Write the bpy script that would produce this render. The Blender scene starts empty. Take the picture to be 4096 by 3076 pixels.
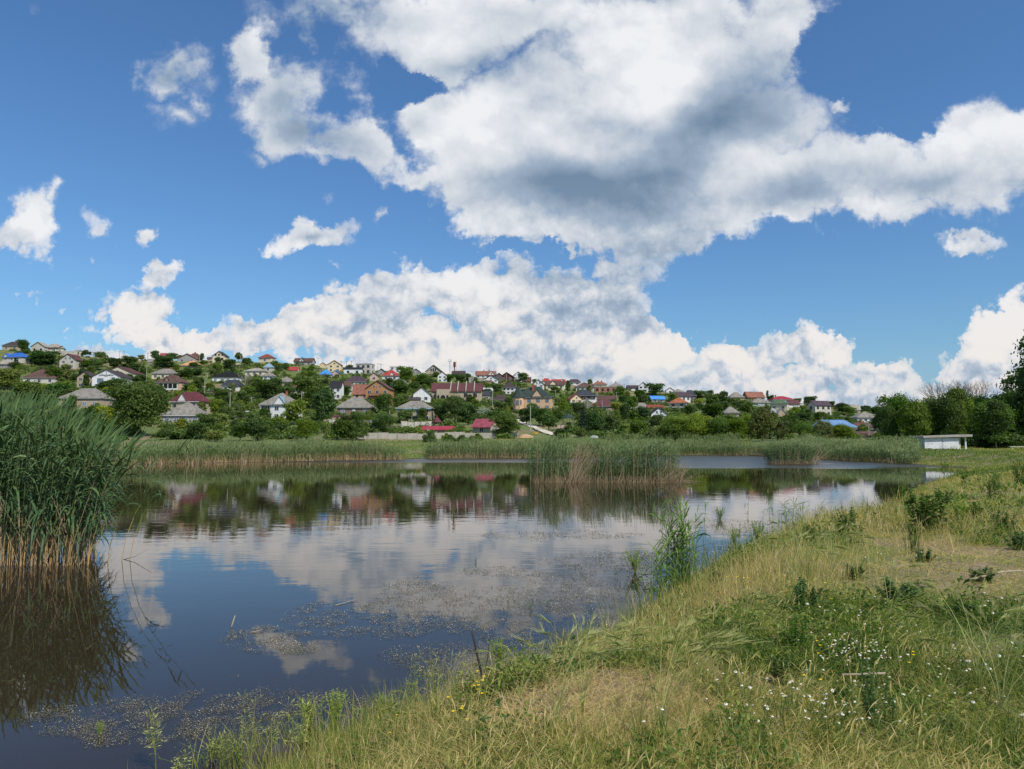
import bpy, math, random
import numpy as np
from mathutils import Vector, Matrix

# ------------------------------------------------------------------ camera, world, sun
SC = bpy.context.scene
COL = SC.collection
W0, H0, FPX, CAMH, HOR = 4096.0, 3076.0, 2900.0, 2.5, 1760.0
PITCH = math.atan((HOR - H0 / 2) / FPX)
cam = bpy.data.objects.new('camera', bpy.data.cameras.new('camera'))
COL.objects.link(cam)
cam.location = (0, 0, CAMH)
cam.rotation_euler = (math.pi / 2 + PITCH, 0, 0)
cam.data.sensor_width = 36.0
cam.data.lens = FPX / W0 * 36.0
cam.data.clip_start = 0.05
cam.data.clip_end = 20000
SC.camera = cam
SC.view_settings.view_transform = 'Standard'
SC.view_settings.look = 'None'
SC.view_settings.exposure = 0.0
SC.view_settings.gamma = 1.0
SC.cycles.max_bounces = 6
SC.cycles.diffuse_bounces = 2
SC.cycles.glossy_bounces = 2
SC.cycles.transmission_bounces = 2
SC.cycles.transparent_max_bounces = 4
SC.cycles.caustics_reflective = False
SC.cycles.caustics_refractive = False
SC.cycles.use_adaptive_sampling = True
SC.cycles.adaptive_threshold = 0.015

SUN_EL, SUN_AZ = math.radians(49), math.radians(138)      # azimuth clockwise from +Y (view direction) : right and behind
sd = Vector((math.sin(SUN_AZ) * math.cos(SUN_EL), math.cos(SUN_AZ) * math.cos(SUN_EL), math.sin(SUN_EL)))
sun = bpy.data.objects.new('sun', bpy.data.lights.new('sun', 'SUN'))
COL.objects.link(sun)
sun.rotation_euler = sd.to_track_quat('Z', 'Y').to_euler()
sun.location = sd * 100
sun.data.energy = 4.2
sun.data.angle = math.radians(0.53)
sun.data.color = (1.0, 0.95, 0.86)


def ray(px, py):
    """world direction through a pixel, scaled so that y = 1"""
    a, b = (px - W0 / 2) / FPX, (H0 / 2 - py) / FPX
    c, s = math.cos(PITCH), math.sin(PITCH)
    y = c - b * s
    return a / y, (s + b * c) / y


class NT:
    """small node-tree helper"""
    def __init__(self, nt):
        self.nt = nt

    def n(self, typ, _in=None, **kw):
        nd = self.nt.nodes.new(typ)
        for k, v in kw.items():
            setattr(nd, k, v)
        for k, v in (_in or {}).items():
            if isinstance(v, bpy.types.NodeSocket):
                self.nt.links.new(v, nd.inputs[k])
            else:
                nd.inputs[k].default_value = v
        return nd

    def m(self, op, a, b=0.0, c=0.0, clamp=False):
        nd = self.n('ShaderNodeMath', {0: a, 1: b, 2: c}, operation=op)
        nd.use_clamp = clamp
        return nd.outputs[0]

    def ss(self, x, lo, hi, a=0.0, b=1.0):
        nd = self.n('ShaderNodeMapRange', {'Value': x, 'From Min': lo, 'From Max': hi, 'To Min': a, 'To Max': b}, interpolation_type='SMOOTHSTEP')
        return nd.outputs[0]

    def lin(self, x, lo, hi, a=0.0, b=1.0):
        return self.n('ShaderNodeMapRange', {'Value': x, 'From Min': lo, 'From Max': hi, 'To Min': a, 'To Max': b}).outputs[0]

    def mixc(self, f, a, b, mode='MIX'):
        nd = self.n('ShaderNodeMix', data_type='RGBA', blend_type=mode)
        for k, v in ((0, f), (6, a), (7, b)):
            if isinstance(v, bpy.types.NodeSocket):
                self.nt.links.new(v, nd.inputs[k])
            else:
                nd.inputs[k].default_value = v if k == 0 else (tuple(v) + (1,))[:4]
        return nd.outputs[2]

    def noise(self, vec, scale, detail=4, rough=0.55, dist=0.0, dim='3D'):
        return self.n('ShaderNodeTexNoise', {'Vector': vec, 'Scale': scale, 'Detail': detail, 'Roughness': rough, 'Distortion': dist}, noise_dimensions=dim).outputs[0]


def make_world():
    w = bpy.data.worlds.new('World')
    SC.world = w
    w.use_nodes = True
    nt = w.node_tree
    nt.nodes.clear()
    T = NT(nt)
    sky = T.n('ShaderNodeTexSky', sky_type='NISHITA')
    sky.sun_disc = False
    sky.sun_elevation = SUN_EL
    sky.sun_rotation = SUN_AZ
    sky.altitude = 300
    sky.air_density = 1.35
    sky.dust_density = 0.5
    sky.ozone_density = 2.6
    tc = T.n('ShaderNodeTexCoord')
    sep = T.n('ShaderNodeSeparateXYZ', {0: tc.outputs['Generated']})
    X, Y, Z = sep.outputs
    Yp = T.m('MAXIMUM', T.m('ABSOLUTE', Y), 0.02)
    u = T.m('DIVIDE', X, Yp)
    v = T.m('DIVIDE', Z, Yp)
    P = T.n('ShaderNodeCombineXYZ', {0: u, 1: v, 2: 0.0}).outputs[0]

    def blobs(lst, pos, mode='MAXIMUM'):
        acc = None
        for b in lst:
            x, y, rx, ry = b[:4]
            wt = b[4] if len(b) > 4 else 1.0
            rot = b[5] if len(b) > 5 else 0.0
            k = W0 / 2212.0
            cu, cv = ray(x * k, y * k)
            mp = T.n('ShaderNodeMapping', {'Vector': pos, 'Location': (cu, cv, 0), 'Rotation': (0, 0, math.radians(rot)), 'Scale': (rx * k / FPX, ry * k / FPX, 1)}, vector_type='TEXTURE')
            g = T.n('ShaderNodeTexGradient', {0: mp.outputs[0]}, gradient_type='SPHERICAL').outputs['Fac']
            g = T.m('MULTIPLY', g, wt)
            acc = g if acc is None else T.m(mode, acc, g)
        return acc

    # warp of the blob coordinates so that outlines billow
    far = T.ss(v, 0.16, 0.36)
    def noise2(scale, detail, rough, out=0, vec=None, dist=0.0):
        return T.n('ShaderNodeTexNoise', {'Vector': vec or P, 'Scale': scale, 'Detail': detail, 'Roughness': rough, 'Distortion': dist}, noise_dimensions='2D').outputs[out]
    def sc(vec, f):
        return T.n('ShaderNodeVectorMath', {0: vec, 'Scale': f}, operation='SCALE').outputs[0]
    def add(a_, b_):
        return T.n('ShaderNodeVectorMath', {0: a_, 1: b_}, operation='ADD').outputs[0]
    w1 = add(noise2(4.0, 2.0, 0.5, 1), (-0.5, -0.5, -0.5))
    w2 = add(noise2(17.0, 5.0, 0.62, 1), (-0.5, -0.5, -0.5))
    warp = add(sc(w1, T.lin(v, 0.0, 0.5, 0.05, 0.17)), sc(w2, T.lin(v, 0.0, 0.5, 0.055, 0.085)))
    warp = T.n('ShaderNodeVectorMath', {0: warp, 1: (1, 1, 0)}, operation='MULTIPLY').outputs[0]
    Pw = add(P, warp)
    Pn = add(P, T.n('ShaderNodeVectorMath', {0: w1, 1: (0.08, 0.08, 0)}, operation='MULTIPLY').outputs[0])

    cov = blobs(CLOUDS, Pw)
    cov = T.m('SUBTRACT', cov, blobs(HOLES, Pw))
    # billows: rounded cells plus fractal noise, evaluated again a step towards the light for relief
    def detail(vec):
        a = noise2(5.5, 9.0, 0.52, 0, vec)
        b = noise2(13.0, 7.0, 0.50, 0, vec)
        n_ = T.n('ShaderNodeMix', {0: far, 2: b, 3: a}).outputs[0]
        vo = T.n('ShaderNodeTexVoronoi', {'Vector': vec, 'Scale': 26.0, 'Detail': 1.4, 'Roughness': 0.5, 'Lacunarity': 2.2}, feature='F1', voronoi_dimensions='2D')
        bb = T.m('SUBTRACT', 1.0, T.m('POWER', vo.outputs['Distance'], 2.0))
        return T.m('ADD', n_, T.m('MULTIPLY', bb, T.lin(v, 0.12, 0.36, 0.14, 0.03)))
    Pd = add(P, sc(w2, 0.030))
    Pd = T.n('ShaderNodeVectorMath', {0: Pd, 1: (1, 1.2, 0)}, operation='MULTIPLY').outputs[0]
    d0 = detail(Pd)
    d1 = detail(add(Pd, T.n('ShaderNodeCombineXYZ', {0: 0.006, 1: T.lin(v, 0.0, 0.5, 0.013, 0.030), 2: 0.0}).outputs[0]))
    vo2 = T.n('ShaderNodeTexVoronoi', {'Vector': add(P, sc(w2, 0.02)), 'Scale': 38.0, 'Detail': 2.0, 'Roughness': 0.6, 'Lacunarity': 2.3}, feature='F1', voronoi_dimensions='2D')
    puff = T.m('MULTIPLY', T.m('SUBTRACT', 0.45, vo2.outputs['Distance']), T.lin(v, 0.15, 0.38, 0.34, 0.06))
    dens = T.m('ADD', T.m('ADD', cov, puff), T.m('MULTIPLY', T.m('SUBTRACT', d0, 0.56), T.lin(v, 0.1, 0.4, 0.7, 1.25)))
    soft = T.lin(v, 0.05, 0.5, 0.085, 0.46)
    a0 = T.m('DIVIDE', T.m('SUBTRACT', dens, 0.12), soft, clamp=True)
    alpha = T.ss(a0, 0.0, 1.0)
    alpha = T.m('MULTIPLY', alpha, T.ss(cov, 0.0, 0.12))
    thin = T.ss(cov, 0.05, 0.52, 0.22, 1.0)
    alpha = T.m('MULTIPLY', alpha, thin)
    # light
    relief = T.m('MULTIPLY', T.m('SUBTRACT', d0, d1), T.lin(v, 0.12, 0.40, 1.0, 0.85))
    rim = T.ss(cov, 0.46, 0.14)
    big = noise2(3.6, 2.5, 0.5, 0, T.n('ShaderNodeVectorMath', {0: Pn, 1: (1.0, 2.0, 0)}, operation='MULTIPLY').outputs[0])
    shade = blobs(DARKS, Pn, 'ADD')
    L = T.m('ADD', T.lin(v, 0.14, 0.36, 0.84, 0.78), relief)
    L = T.m('ADD', L, T.m('MULTIPLY', puff, 0.7))
    L = T.m('ADD', L, T.m('MULTIPLY', rim, T.lin(v, 0.2, 0.4, 0.20, 0.06)))
    L = T.m('ADD', L, T.m('MULTIPLY', T.m('SUBTRACT', big, 0.5), T.lin(v, 0.1, 0.4, 0.60, 0.75)))
    L = T.m('SUBTRACT', L, T.m('MULTIPLY', T.ss(shade, 0.0, 0.9), 0.66))
    L = T.m('ADD', L, blobs(BRIGHTS, Pn, 'ADD'))
    L = T.m('MINIMUM', T.m('MAXIMUM', L, T.lin(v, 0.15, 0.4, 0.36, 0.12)), 0.99)
    ramp = T.n('ShaderNodeValToRGB', {0: L})
    cr = ramp.color_ramp
    cr.elements[0].position = 0.1; cr.elements[0].color = (0.15, 0.235, 0.35, 1)
    cr.elements[1].position = 0.95; cr.elements[1].color = (0.86, 0.88, 0.91, 1)
    e = cr.elements.new(0.5); e.color = (0.36, 0.45, 0.57, 1)
    e = cr.elements.new(0.75); e.color = (0.66, 0.70, 0.76, 1)
    # warm tops and bluish air near the horizon
    warmf = T.m('MULTIPLY', T.ss(v, 0.32, 0.05), T.ss(L, 0.6, 0.95))
    ccol = T.mixc(T.m('MULTIPLY', warmf, 0.85), ramp.outputs[0], (0.87, 0.81, 0.76))
    ccol = T.mixc(T.ss(v, 0.12, -0.02, 0.0, 0.35), ccol, (0.42, 0.52, 0.66))
    up = T.ss(Z, -0.02, 0.02)
    alpha = T.m('MULTIPLY', alpha, up)
    # behind the camera: broken generic cloud so the light is that of a partly cloudy day
    bk = T.ss(T.noise(tc.outputs['Generated'], 3.0, 4.0, 0.55), 0.50, 0.62)
    alpha = T.n('ShaderNodeMix', {0: T.ss(Y, 0.12, 0.0), 2: alpha, 3: T.m('MULTIPLY', bk, up)}).outputs[0]
    skyc = T.n('ShaderNodeVectorMath', {0: sky.outputs[0], 'Scale': SKY_STR}, operation='SCALE').outputs[0]
    skyc = T.n('ShaderNodeVectorMath', {0: skyc, 1: SKY_TINT}, operation='MULTIPLY').outputs[0]
    skyc = T.mixc(T.ss(v, 0.16, -0.02, 0.0, 0.9), skyc, (0.27, 0.44, 0.67))
    col = T.mixc(alpha, skyc, ccol)
    bg = T.n('ShaderNodeBackground', {'Color': T.n('ShaderNodeVectorMath', {0: col, 'Scale': 10.0}, operation='SCALE').outputs[0], 'Strength': 0.1})
    out = T.n('ShaderNodeOutputWorld')
    nt.links.new(bg.outputs[0], out.inputs[0])
    w.cycles.sampling_method = 'MANUAL'
    w.cycles.sample_map_resolution = 512


SKY_STR = 0.12
SKY_TINT = (0.48, 0.72, 0.98)
# clouds: centre x, centre y, radius x, radius y (directions measured in a 2212-wide view), weight, rotation
CLOUDS = [
    (1300, 420, 270, 130, 1.5),     (1200, 270, 420, 250, 1.5), (1420, 130, 420, 240, 1.5), (1010, 40, 420, 150, 1.3), (700, 0, 280, 120, 1.0),
    (1560, 300, 330, 240, 1.5), (1720, 400, 330, 160, 1.3), (1930, 380, 330, 150, 1.2), (2130, 340, 260, 190, 1.3),
    (1640, 90, 170, 190, 1.1), (1090, 390, 300, 120, 1.1), (950, 270, 150, 110, .9), (1230, 490, 360, 100, 1.0),
    (1050, 490, 140, 80, .8), (1420, 480, 320, 110, 1.1), (1330, 560, 230, 80, .62), (1640, 470, 330, 70, .9),
    (1960, 470, 330, 70, .8), (1830, 210, 40, 50, .6), (1930, 300, 60, 50, .5), (1400, 620, 110, 90, .55),
    (550, 90, 85, 120, .95, 20), (610, 180, 140, 160, 1.0, -30), (660, 275, 190, 140, 1.1, -30), (770, 320, 180, 100, 1.0, -30),
    (600, 345, 90, 60, .6), (880, 370, 140, 70, .8),
    (365, 150, 105, 75, .7), (375, 235, 80, 65, .45), (435, 205, 60, 45, .38), (290, 215, 60, 20, .3),
    (40, 490, 100, 90, 1.0), (95, 430, 45, 45, .5), (205, 510, 50, 55, .5, 30), (165, 570, 50, 28, .4), (325, 530, 42, 50, .7),
    (345, 600, 85, 42, .8, 20), (60, 635, 95, 34, .42), (110, 680, 30, 14, .3), (655, 545, 115, 44, .85, 8), (590, 560, 50, 26, .6),
    (780, 460, 45, 75, .45), (680, 415, 30, 24, .32), (740, 600, 40, 20, .3), (860, 470, 160, 40, .36), (700, 470, 40, 60, .33), (250, 555, 30, 50, .34), (1620, 570, 120, 16, .36), (400, 555, 40, 12, .34), (100, 60, 40, 70, .26), (940, 440, 120, 40, .4), (1550, 620, 110, 40, .36),
    (270, 690, 130, 90, 1.0), (340, 730, 120, 70, 1.0), (235, 660, 50, 50, .7), (110, 735, 60, 22, .4),
    (440, 735, 90, 52, .9), (560, 735, 140, 60, 1.0), (700, 690, 170, 90, 1.1), (640, 730, 140, 70, 1.0), (850, 670, 170, 100, 1.1),
    (960, 640, 170, 110, 1.1), (1070, 650, 210, 130, 1.2), (1220, 650, 190, 130, 1.2), (1330, 620, 170, 110, .9), (1260, 710, 300, 120, 1.2),
    (900, 745, 330, 90, 1.1), (1050, 790, 560, 90, 1.1), (1370, 730, 150, 90, 1.1), (1450, 745, 90, 60, .9), (1590, 775, 130, 65, .95),
    (1700, 770, 150, 70, .9), (1790, 765, 70, 66, 1.0), (1900, 800, 130, 60, .8), (1650, 820, 420, 70, .9), (2160, 750, 120, 110, 1.1),
    (2200, 690, 70, 70, 1.0), (2110, 810, 150, 80, .9), (1960, 850, 330, 60, .7), (2130, 553, 90, 38, .75), (1450, 688, 90, 22, .45),
    (1560, 575, 60, 9, .4), (1480, 545, 80, 22, .5), (300, 790, 500, 50, .6), (1000, 860, 1100, 90, 1.0), (1750, 870, 500, 70, .8), (720, 330, 190, 70, .9, -25), (300, 660, 110, 60, .9), (800, 745, 260, 70, 1.0), (2190, 850, 120, 40, .8),
]
HOLES = [(1130, 545, 120, 16, .4), (1500, 610, 80, 30, .4), (850, 195, 95, 60, 1.1), (905, 160, 80, 34, .9), (790, 165, 40, 50, .6), (1750, 620, 420, 90, .6), (560, 640, 200, 60, .5),
         (1480, 660, 60, 25, .5), (1850, 120, 120, 90, .9), (1960, 260, 90, 60, .8), (1010, 520, 60, 30, .3)]
DARKS = [(610, 190, 150, 190, .42, -30), (720, 40, 300, 90, .38), (760, 310, 150, 80, .25), (1190, 405, 330, 100, .80), (1570, 250, 260, 150, .80, 25), (1010, 120, 260, 70, .5), (660, 260, 130, 90, .35, -30),
         (1740, 430, 200, 80, .50), (2060, 390, 190, 60, .45, 15), (1440, 560, 220, 80, .22), (370, 165, 80, 50, .45),
         (670, 535, 60, 18, .45), (1500, 470, 260, 90, .35), (1400, 380, 200, 90, .3), (2130, 565, 80, 20, .3)]
BRIGHTS = [(1370, 160, 200, 130, .30), (1650, 330, 220, 70, .2, -10), (1020, 230, 120, 90, .25), (700, 670, 120, 60, .25), (1000, 620, 120, 60, .3),
           (1780, 740, 80, 50, .3), (2160, 720, 90, 70, .3), (270, 680, 110, 60, .3), (1430, 740, 120, 50, .25), (60, 470, 80, 60, .35), (560, 60, 60, 60, .3),
           (1950, 320, 260, 60, .15), (1400, 40, 260, 60, .2)]
make_world()

# ------------------------------------------------------------------ helpers
RNG = np.random.default_rng(7)
random.seed(7)


def tag(o, label=None, cat=None, group=None, kind=None):
    if label: o['label'] = label
    if cat: o['category'] = cat
    if group: o['group'] = group
    if kind: o['kind'] = kind
    return o


def empty(name, loc=(0, 0, 0), rz=0.0, label=None, cat=None, group=None, scale=1.0):
    o = bpy.data.objects.new(name, None)
    o.empty_display_size = 0.3
    COL.objects.link(o)
    o.location = loc
    o.rotation_euler = (0, 0, rz)
    if isinstance(scale, (int, float)): scale = (scale,) * 3
    o.scale = scale
    return tag(o, label, cat, group)


def mesh_np(name, V, F, mat=None, parent=None, smooth=False, attrs=None, loc=None, fmat=None):
    """V (n,3), F (m,k) with k = 3 or 4, one object"""
    me = bpy.data.meshes.new(name)
    V = np.asarray(V, np.float32); F = np.asarray(F, np.int32)
    k = F.shape[1]
    me.vertices.add(len(V)); me.vertices.foreach_set('co', V.ravel())
    me.loops.add(F.size); me.loops.foreach_set('vertex_index', F.ravel())
    me.polygons.add(len(F)); me.polygons.foreach_set('loop_start', np.arange(len(F), dtype=np.int32) * k)
    me.polygons.foreach_set('use_smooth', np.full(len(F), smooth))
    for an, av in (attrs or {}).items():
        at = me.attributes.new(an, 'FLOAT', 'POINT')
        at.data.foreach_set('value', np.asarray(av, np.float32))
    me.update(calc_edges=True)
    mats = mat if isinstance(mat, (list, tuple)) else ([mat] if mat else [])
    for m_ in mats: me.materials.append(m_)
    if fmat is not None: me.polygons.foreach_set('material_index', np.asarray(fmat, np.int32))
    o = bpy.data.objects.new(name, me)
    COL.objects.link(o)
    if parent: o.parent = parent
    if loc is not None: o.location = loc
    return o


class MB:
    """collects polygons, boxes and tubes into one mesh"""
    def __init__(self):
        self.v, self.f = [], []

    def poly(self, pts, faces=None):
        b = len(self.v)
        self.v += [tuple(p) for p in pts]
        for f in (faces or [range(len(pts))]):
            self.f.append([b + i for i in f])
        return self

    def box(self, x0, x1, y0, y1, z0, z1):
        p = [(x, y, z) for z in (z0, z1) for y in (y0, y1) for x in (x0, x1)]
        return self.poly(p, [(0, 2, 3, 1), (4, 5, 7, 6), (0, 1, 5, 4), (2, 6, 7, 3), (0, 4, 6, 2), (1, 3, 7, 5)])

    def prism(self, ring, vec):
        """closed prism from a planar ring extruded along vec"""
        n = len(ring)
        top = [tuple(Vector(p) + Vector(vec)) for p in ring]
        fs = [list(range(n))[::-1], list(range(n, 2 * n))] + [(i, (i + 1) % n, n + (i + 1) % n, n + i) for i in range(n)]
        return self.poly(list(ring) + top, fs)

    def tube(self, pts, rad, seg=6, cap=True):
        pts = [Vector(p) for p in pts]
        if isinstance(rad, (int, float)): rad = [rad] * len(pts)
        b = len(self.v)
        for i, p in enumerate(pts):
            d = (pts[min(i + 1, len(pts) - 1)] - pts[max(i - 1, 0)]).normalized()
            a = d.orthogonal().normalized(); c = d.cross(a)
            for j in range(seg):
                t = 2 * math.pi * j / seg
                self.v.append(tuple(p + (a * math.cos(t) + c * math.sin(t)) * rad[i]))
        for i in range(len(pts) - 1):
            for j in range(seg):
                k = (j + 1) % seg
                self.f.append([b + i * seg + j, b + i * seg + k, b + (i + 1) * seg + k, b + (i + 1) * seg + j])
        if cap:
            self.f.append([b + j for j in range(seg)][::-1])
            self.f.append([b + (len(pts) - 1) * seg + j for j in range(seg)])
        return self

    def build(self, name, mat=None, parent=None, smooth=False, loc=None):
        me = bpy.data.meshes.new(name)
        me.from_pydata(self.v, [], [list(f) for f in self.f])
        if smooth:
            me.polygons.foreach_set('use_smooth', [True] * len(me.polygons))
        me.update()
        if mat: me.materials.append(mat)
        o = bpy.data.objects.new(name, me)
        COL.objects.link(o)
        if parent: o.parent = parent
        if loc is not None: o.location = loc
        return o


def copy_tree(o, parent=None):
    c = o.copy(); COL.objects.link(c)
    if parent: c.parent = parent
    for ch in KIDS.get(o.name, o.children):
        copy_tree(ch, c)
    return c


KIDS = {}


def sstep(x, a, b):
    t = np.clip((x - a) / (b - a), 0, 1)
    return t * t * (3 - 2 * t)


_perm = RNG.random((256, 256))


def vnoise(x, y):
    x = np.asarray(x, float); y = np.asarray(y, float)
    xi = np.floor(x).astype(int); yi = np.floor(y).astype(int)
    fx = x - xi; fy = y - yi
    fx = fx * fx * (3 - 2 * fx); fy = fy * fy * (3 - 2 * fy)
    g = lambda a, b: _perm[a & 255, b & 255]
    return (g(xi, yi) * (1 - fx) + g(xi + 1, yi) * fx) * (1 - fy) + (g(xi, yi + 1) * (1 - fx) + g(xi + 1, yi + 1) * fx) * fy


def fbm(x, y, o=4):
    s, a, t = 0, 0.5, 0
    for i in range(o):
        s = s + a * vnoise(x * 2 ** i + 17 * i, y * 2 ** i + 5 * i); t += a; a *= 0.5
    return s / t


# ------------------------------------------------------------------ materials
MATS = {}


def new_mat(name):
    m = bpy.data.materials.new(name)
    m.use_nodes = True
    nt = m.node_tree
    nt.nodes.clear()
    T = NT(nt)
    out = T.n('ShaderNodeOutputMaterial')
    MATS[name] = m
    return m, T, out


def principled(T, out, **kw):
    b = T.n('ShaderNodeBsdfPrincipled', {k.replace('_', ' '): v for k, v in kw.items()})
    T.nt.links.new(b.outputs[0], out.inputs[0])
    return b


def rgb(c):
    return (c[0], c[1], c[2], 1)


def wall_mat(name, col, rough=0.9, dirt=0.25, scale=0.7, brick=None):
    m, T, out = new_mat(name)
    tc = T.n('ShaderNodeTexCoord').outputs['Object']
    n1 = T.noise(tc, scale, 5, 0.6)
    st = T.n('ShaderNodeVectorMath', {0: tc, 1: (1.5, 1.5, 0.18)}, operation='MULTIPLY').outputs[0]
    n2 = T.noise(st, 1.3, 4, 0.6)
    dk = tuple(c * (1 - dirt) * k for c, k in zip(col, (0.95, 0.9, 0.82)))
    f = T.m('ADD', T.m('MULTIPLY', T.ss(n1, 0.42, 0.75), 0.6), T.m('MULTIPLY', T.ss(n2, 0.5, 0.75), 0.5), clamp=True)
    c = T.mixc(f, col, dk)
    if brick:
        br = T.n('ShaderNodeTexBrick', {'Vector': T.n('ShaderNodeMapping', {'Vector': tc, 'Rotation': (math.pi / 2, 0, 0)}).outputs[0], 'Color1': rgb(col), 'Color2': rgb(brick), 'Mortar': rgb([x * 0.75 for x in col]), 'Scale': 1.0, 'Mortar Size': 0.02, 'Brick Width': 0.45, 'Row Height': 0.22})
        c = T.mixc(T.m('MULTIPLY', f, 0.5), br.outputs[0], dk)
    principled(T, out, Base_Color=c, Roughness=rough)
    return m


def roof_mat(name, col, kind='tile', rough=0.75, var=0.5):
    m, T, out = new_mat(name)
    tc = T.n('ShaderNodeTexCoord').outputs['Object']
    sep = T.n('ShaderNodeSeparateXYZ', {0: tc})
    n1 = T.noise(tc, 0.8, 5, 0.65)
    n2 = T.noise(tc, 6.0, 3, 0.6)
    per = {'tile': 0.33, 'asbestos': 0.9, 'metal': 0.5}[kind]
    wx = T.m('SINE', T.m('MULTIPLY', T.m('ADD', sep.outputs[0], sep.outputs[1]), 2 * math.pi / per))
    wz = T.m('FRACT', T.m('DIVIDE', sep.outputs[2], 0.42 if kind != 'tile' else 0.22))
    f = T.m('ADD', T.ss(n1, 0.35, 0.75), T.m('MULTIPLY', T.m('SUBTRACT', n2, 0.5), 0.8), clamp=True)
    dk = tuple(c * (1 - var) for c in col)
    c = T.mixc(f, col, dk)
    seam = T.m('MULTIPLY', T.ss(wz, 0.12, 0.0), 0.35 if kind != 'metal' else 0.08)
    c = T.mixc(seam, c, tuple(x * 0.45 for x in col))
    c = T.mixc(T.m('MULTIPLY', T.ss(wx, 0.2, 1.0), 0.22), c, tuple(x * 0.6 for x in col))
    bp = T.n('ShaderNodeBump', {'Height': T.m('ADD', wx, T.m('MULTIPLY', wz, 0.6)), 'Strength': 0.5, 'Distance': 0.03})
    principled(T, out, Base_Color=c, Roughness=rough, Normal=bp.outputs[0])
    return m


def plain_mat(name, col, rough=0.6, metallic=0.0, var=0.15, scale=3.0, ior=1.45):
    m, T, out = new_mat(name)
    tc = T.n('ShaderNodeTexCoord').outputs['Object']
    n1 = T.noise(tc, scale, 4, 0.6)
    c = T.mixc(T.ss(n1, 0.35, 0.7), col, tuple(x * (1 - var) for x in col))
    principled(T, out, Base_Color=c, Roughness=rough, Metallic=metallic, IOR=ior)
    return m


def leaf_mat(name, stops, trans=0.35, objvar=0.12, rough=0.55, attr='tint'):
    """stops: colours along the 'tint' attribute 0..1"""
    m, T, out = new_mat(name)
    at = T.n('ShaderNodeAttribute', attribute_name=attr).outputs['Fac']
    rp = T.n('ShaderNodeValToRGB', {0: at})
    cr = rp.color_ramp
    n = len(stops)
    cr.elements[0].color = rgb(stops[0]); cr.elements[1].color = rgb(stops[-1])
    for i in range(1, n - 1):
        e = cr.elements.new(i / (n - 1)); e.color = rgb(stops[i])
    c = rp.outputs[0]
    if objvar:
        r = T.n('ShaderNodeObjectInfo').outputs['Random']
        hs = T.n('ShaderNodeHueSaturation', {'Hue': T.lin(r, 0, 1, 0.5 - objvar * 0.12, 0.5 + objvar * 0.12), 'Saturation': T.lin(T.m('FRACT', T.m('MULTIPLY', r, 7.3)), 0, 1, 1 - objvar, 1 + objvar), 'Value': T.lin(T.m('FRACT', T.m('MULTIPLY', r, 13.7)), 0, 1, 1 - objvar * 1.8, 1 + objvar * 1.8), 'Color': c})
        c = hs.outputs[0]
    b = T.n('ShaderNodeBsdfPrincipled', {'Base Color': c, 'Roughness': rough, 'Specular IOR Level': 0.3})
    if trans:
        tr = T.n('ShaderNodeBsdfTranslucent', {'Color': T.mixc(1.0, c, (1.3, 1.35, 0.6), 'MULTIPLY')})
        mx = T.n('ShaderNodeMixShader', {0: trans, 1: b.outputs[0], 2: tr.outputs[0]})
        T.nt.links.new(mx.outputs[0], out.inputs[0])
    else:
        T.nt.links.new(b.outputs[0], out.inputs[0])
    return m


# ------------------------------------------------------------------ terrain: lake outline, banks and village hill
def unproj(px, py, z=0.0):
    u, t = ray(px, py)
    y = (z - CAMH) / t
    return u * y, y


# shore line, measured where the water meets the banks, far side first (left to right), then back along the near bank
FAR = [(0, 1868), (300, 1864), (600, 1858), (900, 1851), (1200, 1844), (1610, 1838), (1700, 1834), (1900, 1833), (2110, 1832), (2400, 1826), (2720, 1821), (3000, 1822), (3300, 1838), (3500, 1848), (3650, 1856)]
NEAR = [(3760, 1866), (3900, 1872), (3800, 1905), (3680, 1950), (3550, 2020), (3350, 2100), (3150, 2180), (2940, 2240), (2780, 2310), (2620, 2430), (2510, 2540), (2400, 2650), (2290, 2760), (2150, 2860), (1950, 2920), (1700, 2985), (1430, 3060), (1200, 3180), (1050, 3420)]
LAKE = [(-140, 78), (-90, 74)] + [unproj(*p) for p in FAR + NEAR] + [(-2.0, 2.4), (-6, 1.6), (-12, 0.6), (-40, -5), (-140, -10)]
LAKE = np.array(LAKE)


def lake_sd(X, Y):
    """signed distance to the lake outline, negative in the water"""
    X = np.asarray(X, float); Y = np.asarray(Y, float)
    d = np.full(X.shape, 1e9); inside = np.zeros(X.shape, bool)
    n = len(LAKE)
    for i in range(n):
        ax, ay = LAKE[i]; bx, by = LAKE[(i + 1) % n]
        ex, ey = bx - ax, by - ay
        t = np.clip(((X - ax) * ex + (Y - ay) * ey) / (ex * ex + ey * ey), 0, 1)
        d = np.minimum(d, np.hypot(X - ax - t * ex, Y - ay - t * ey))
        c = ((ay > Y) != (by > Y)) & (X < ex * (Y - ay) / (ey if abs(ey) > 1e-9 else 1e-9) + ax)
        inside ^= c
    return np.where(inside, -d, d)


SKYL = [(-900, 1385), (0, 1396), (180, 1410), (324, 1424), (590, 1440), (750, 1440), (870, 1448), (1060, 1446), (1210, 1458), (1450, 1476), (1560, 1486), (1735, 1494), (1830, 1501), (1940, 1508), (2030, 1519), (2150, 1532), (2300, 1540), (2480, 1552), (2560, 1563), (2700, 1572), (2950, 1592), (3020, 1596), (3130, 1606), (3280, 1616), (3400, 1630), (3500, 1640), (3650, 1652), (3950, 1668), (4200, 1676), (5000, 1690)]
_su = np.array([ray(p[0], p[1])[0] for p in SKYL]); _st = np.array([ray(p[0], p[1])[1] for p in SKYL])
YF, YR = 165.0, 430.0


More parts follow.
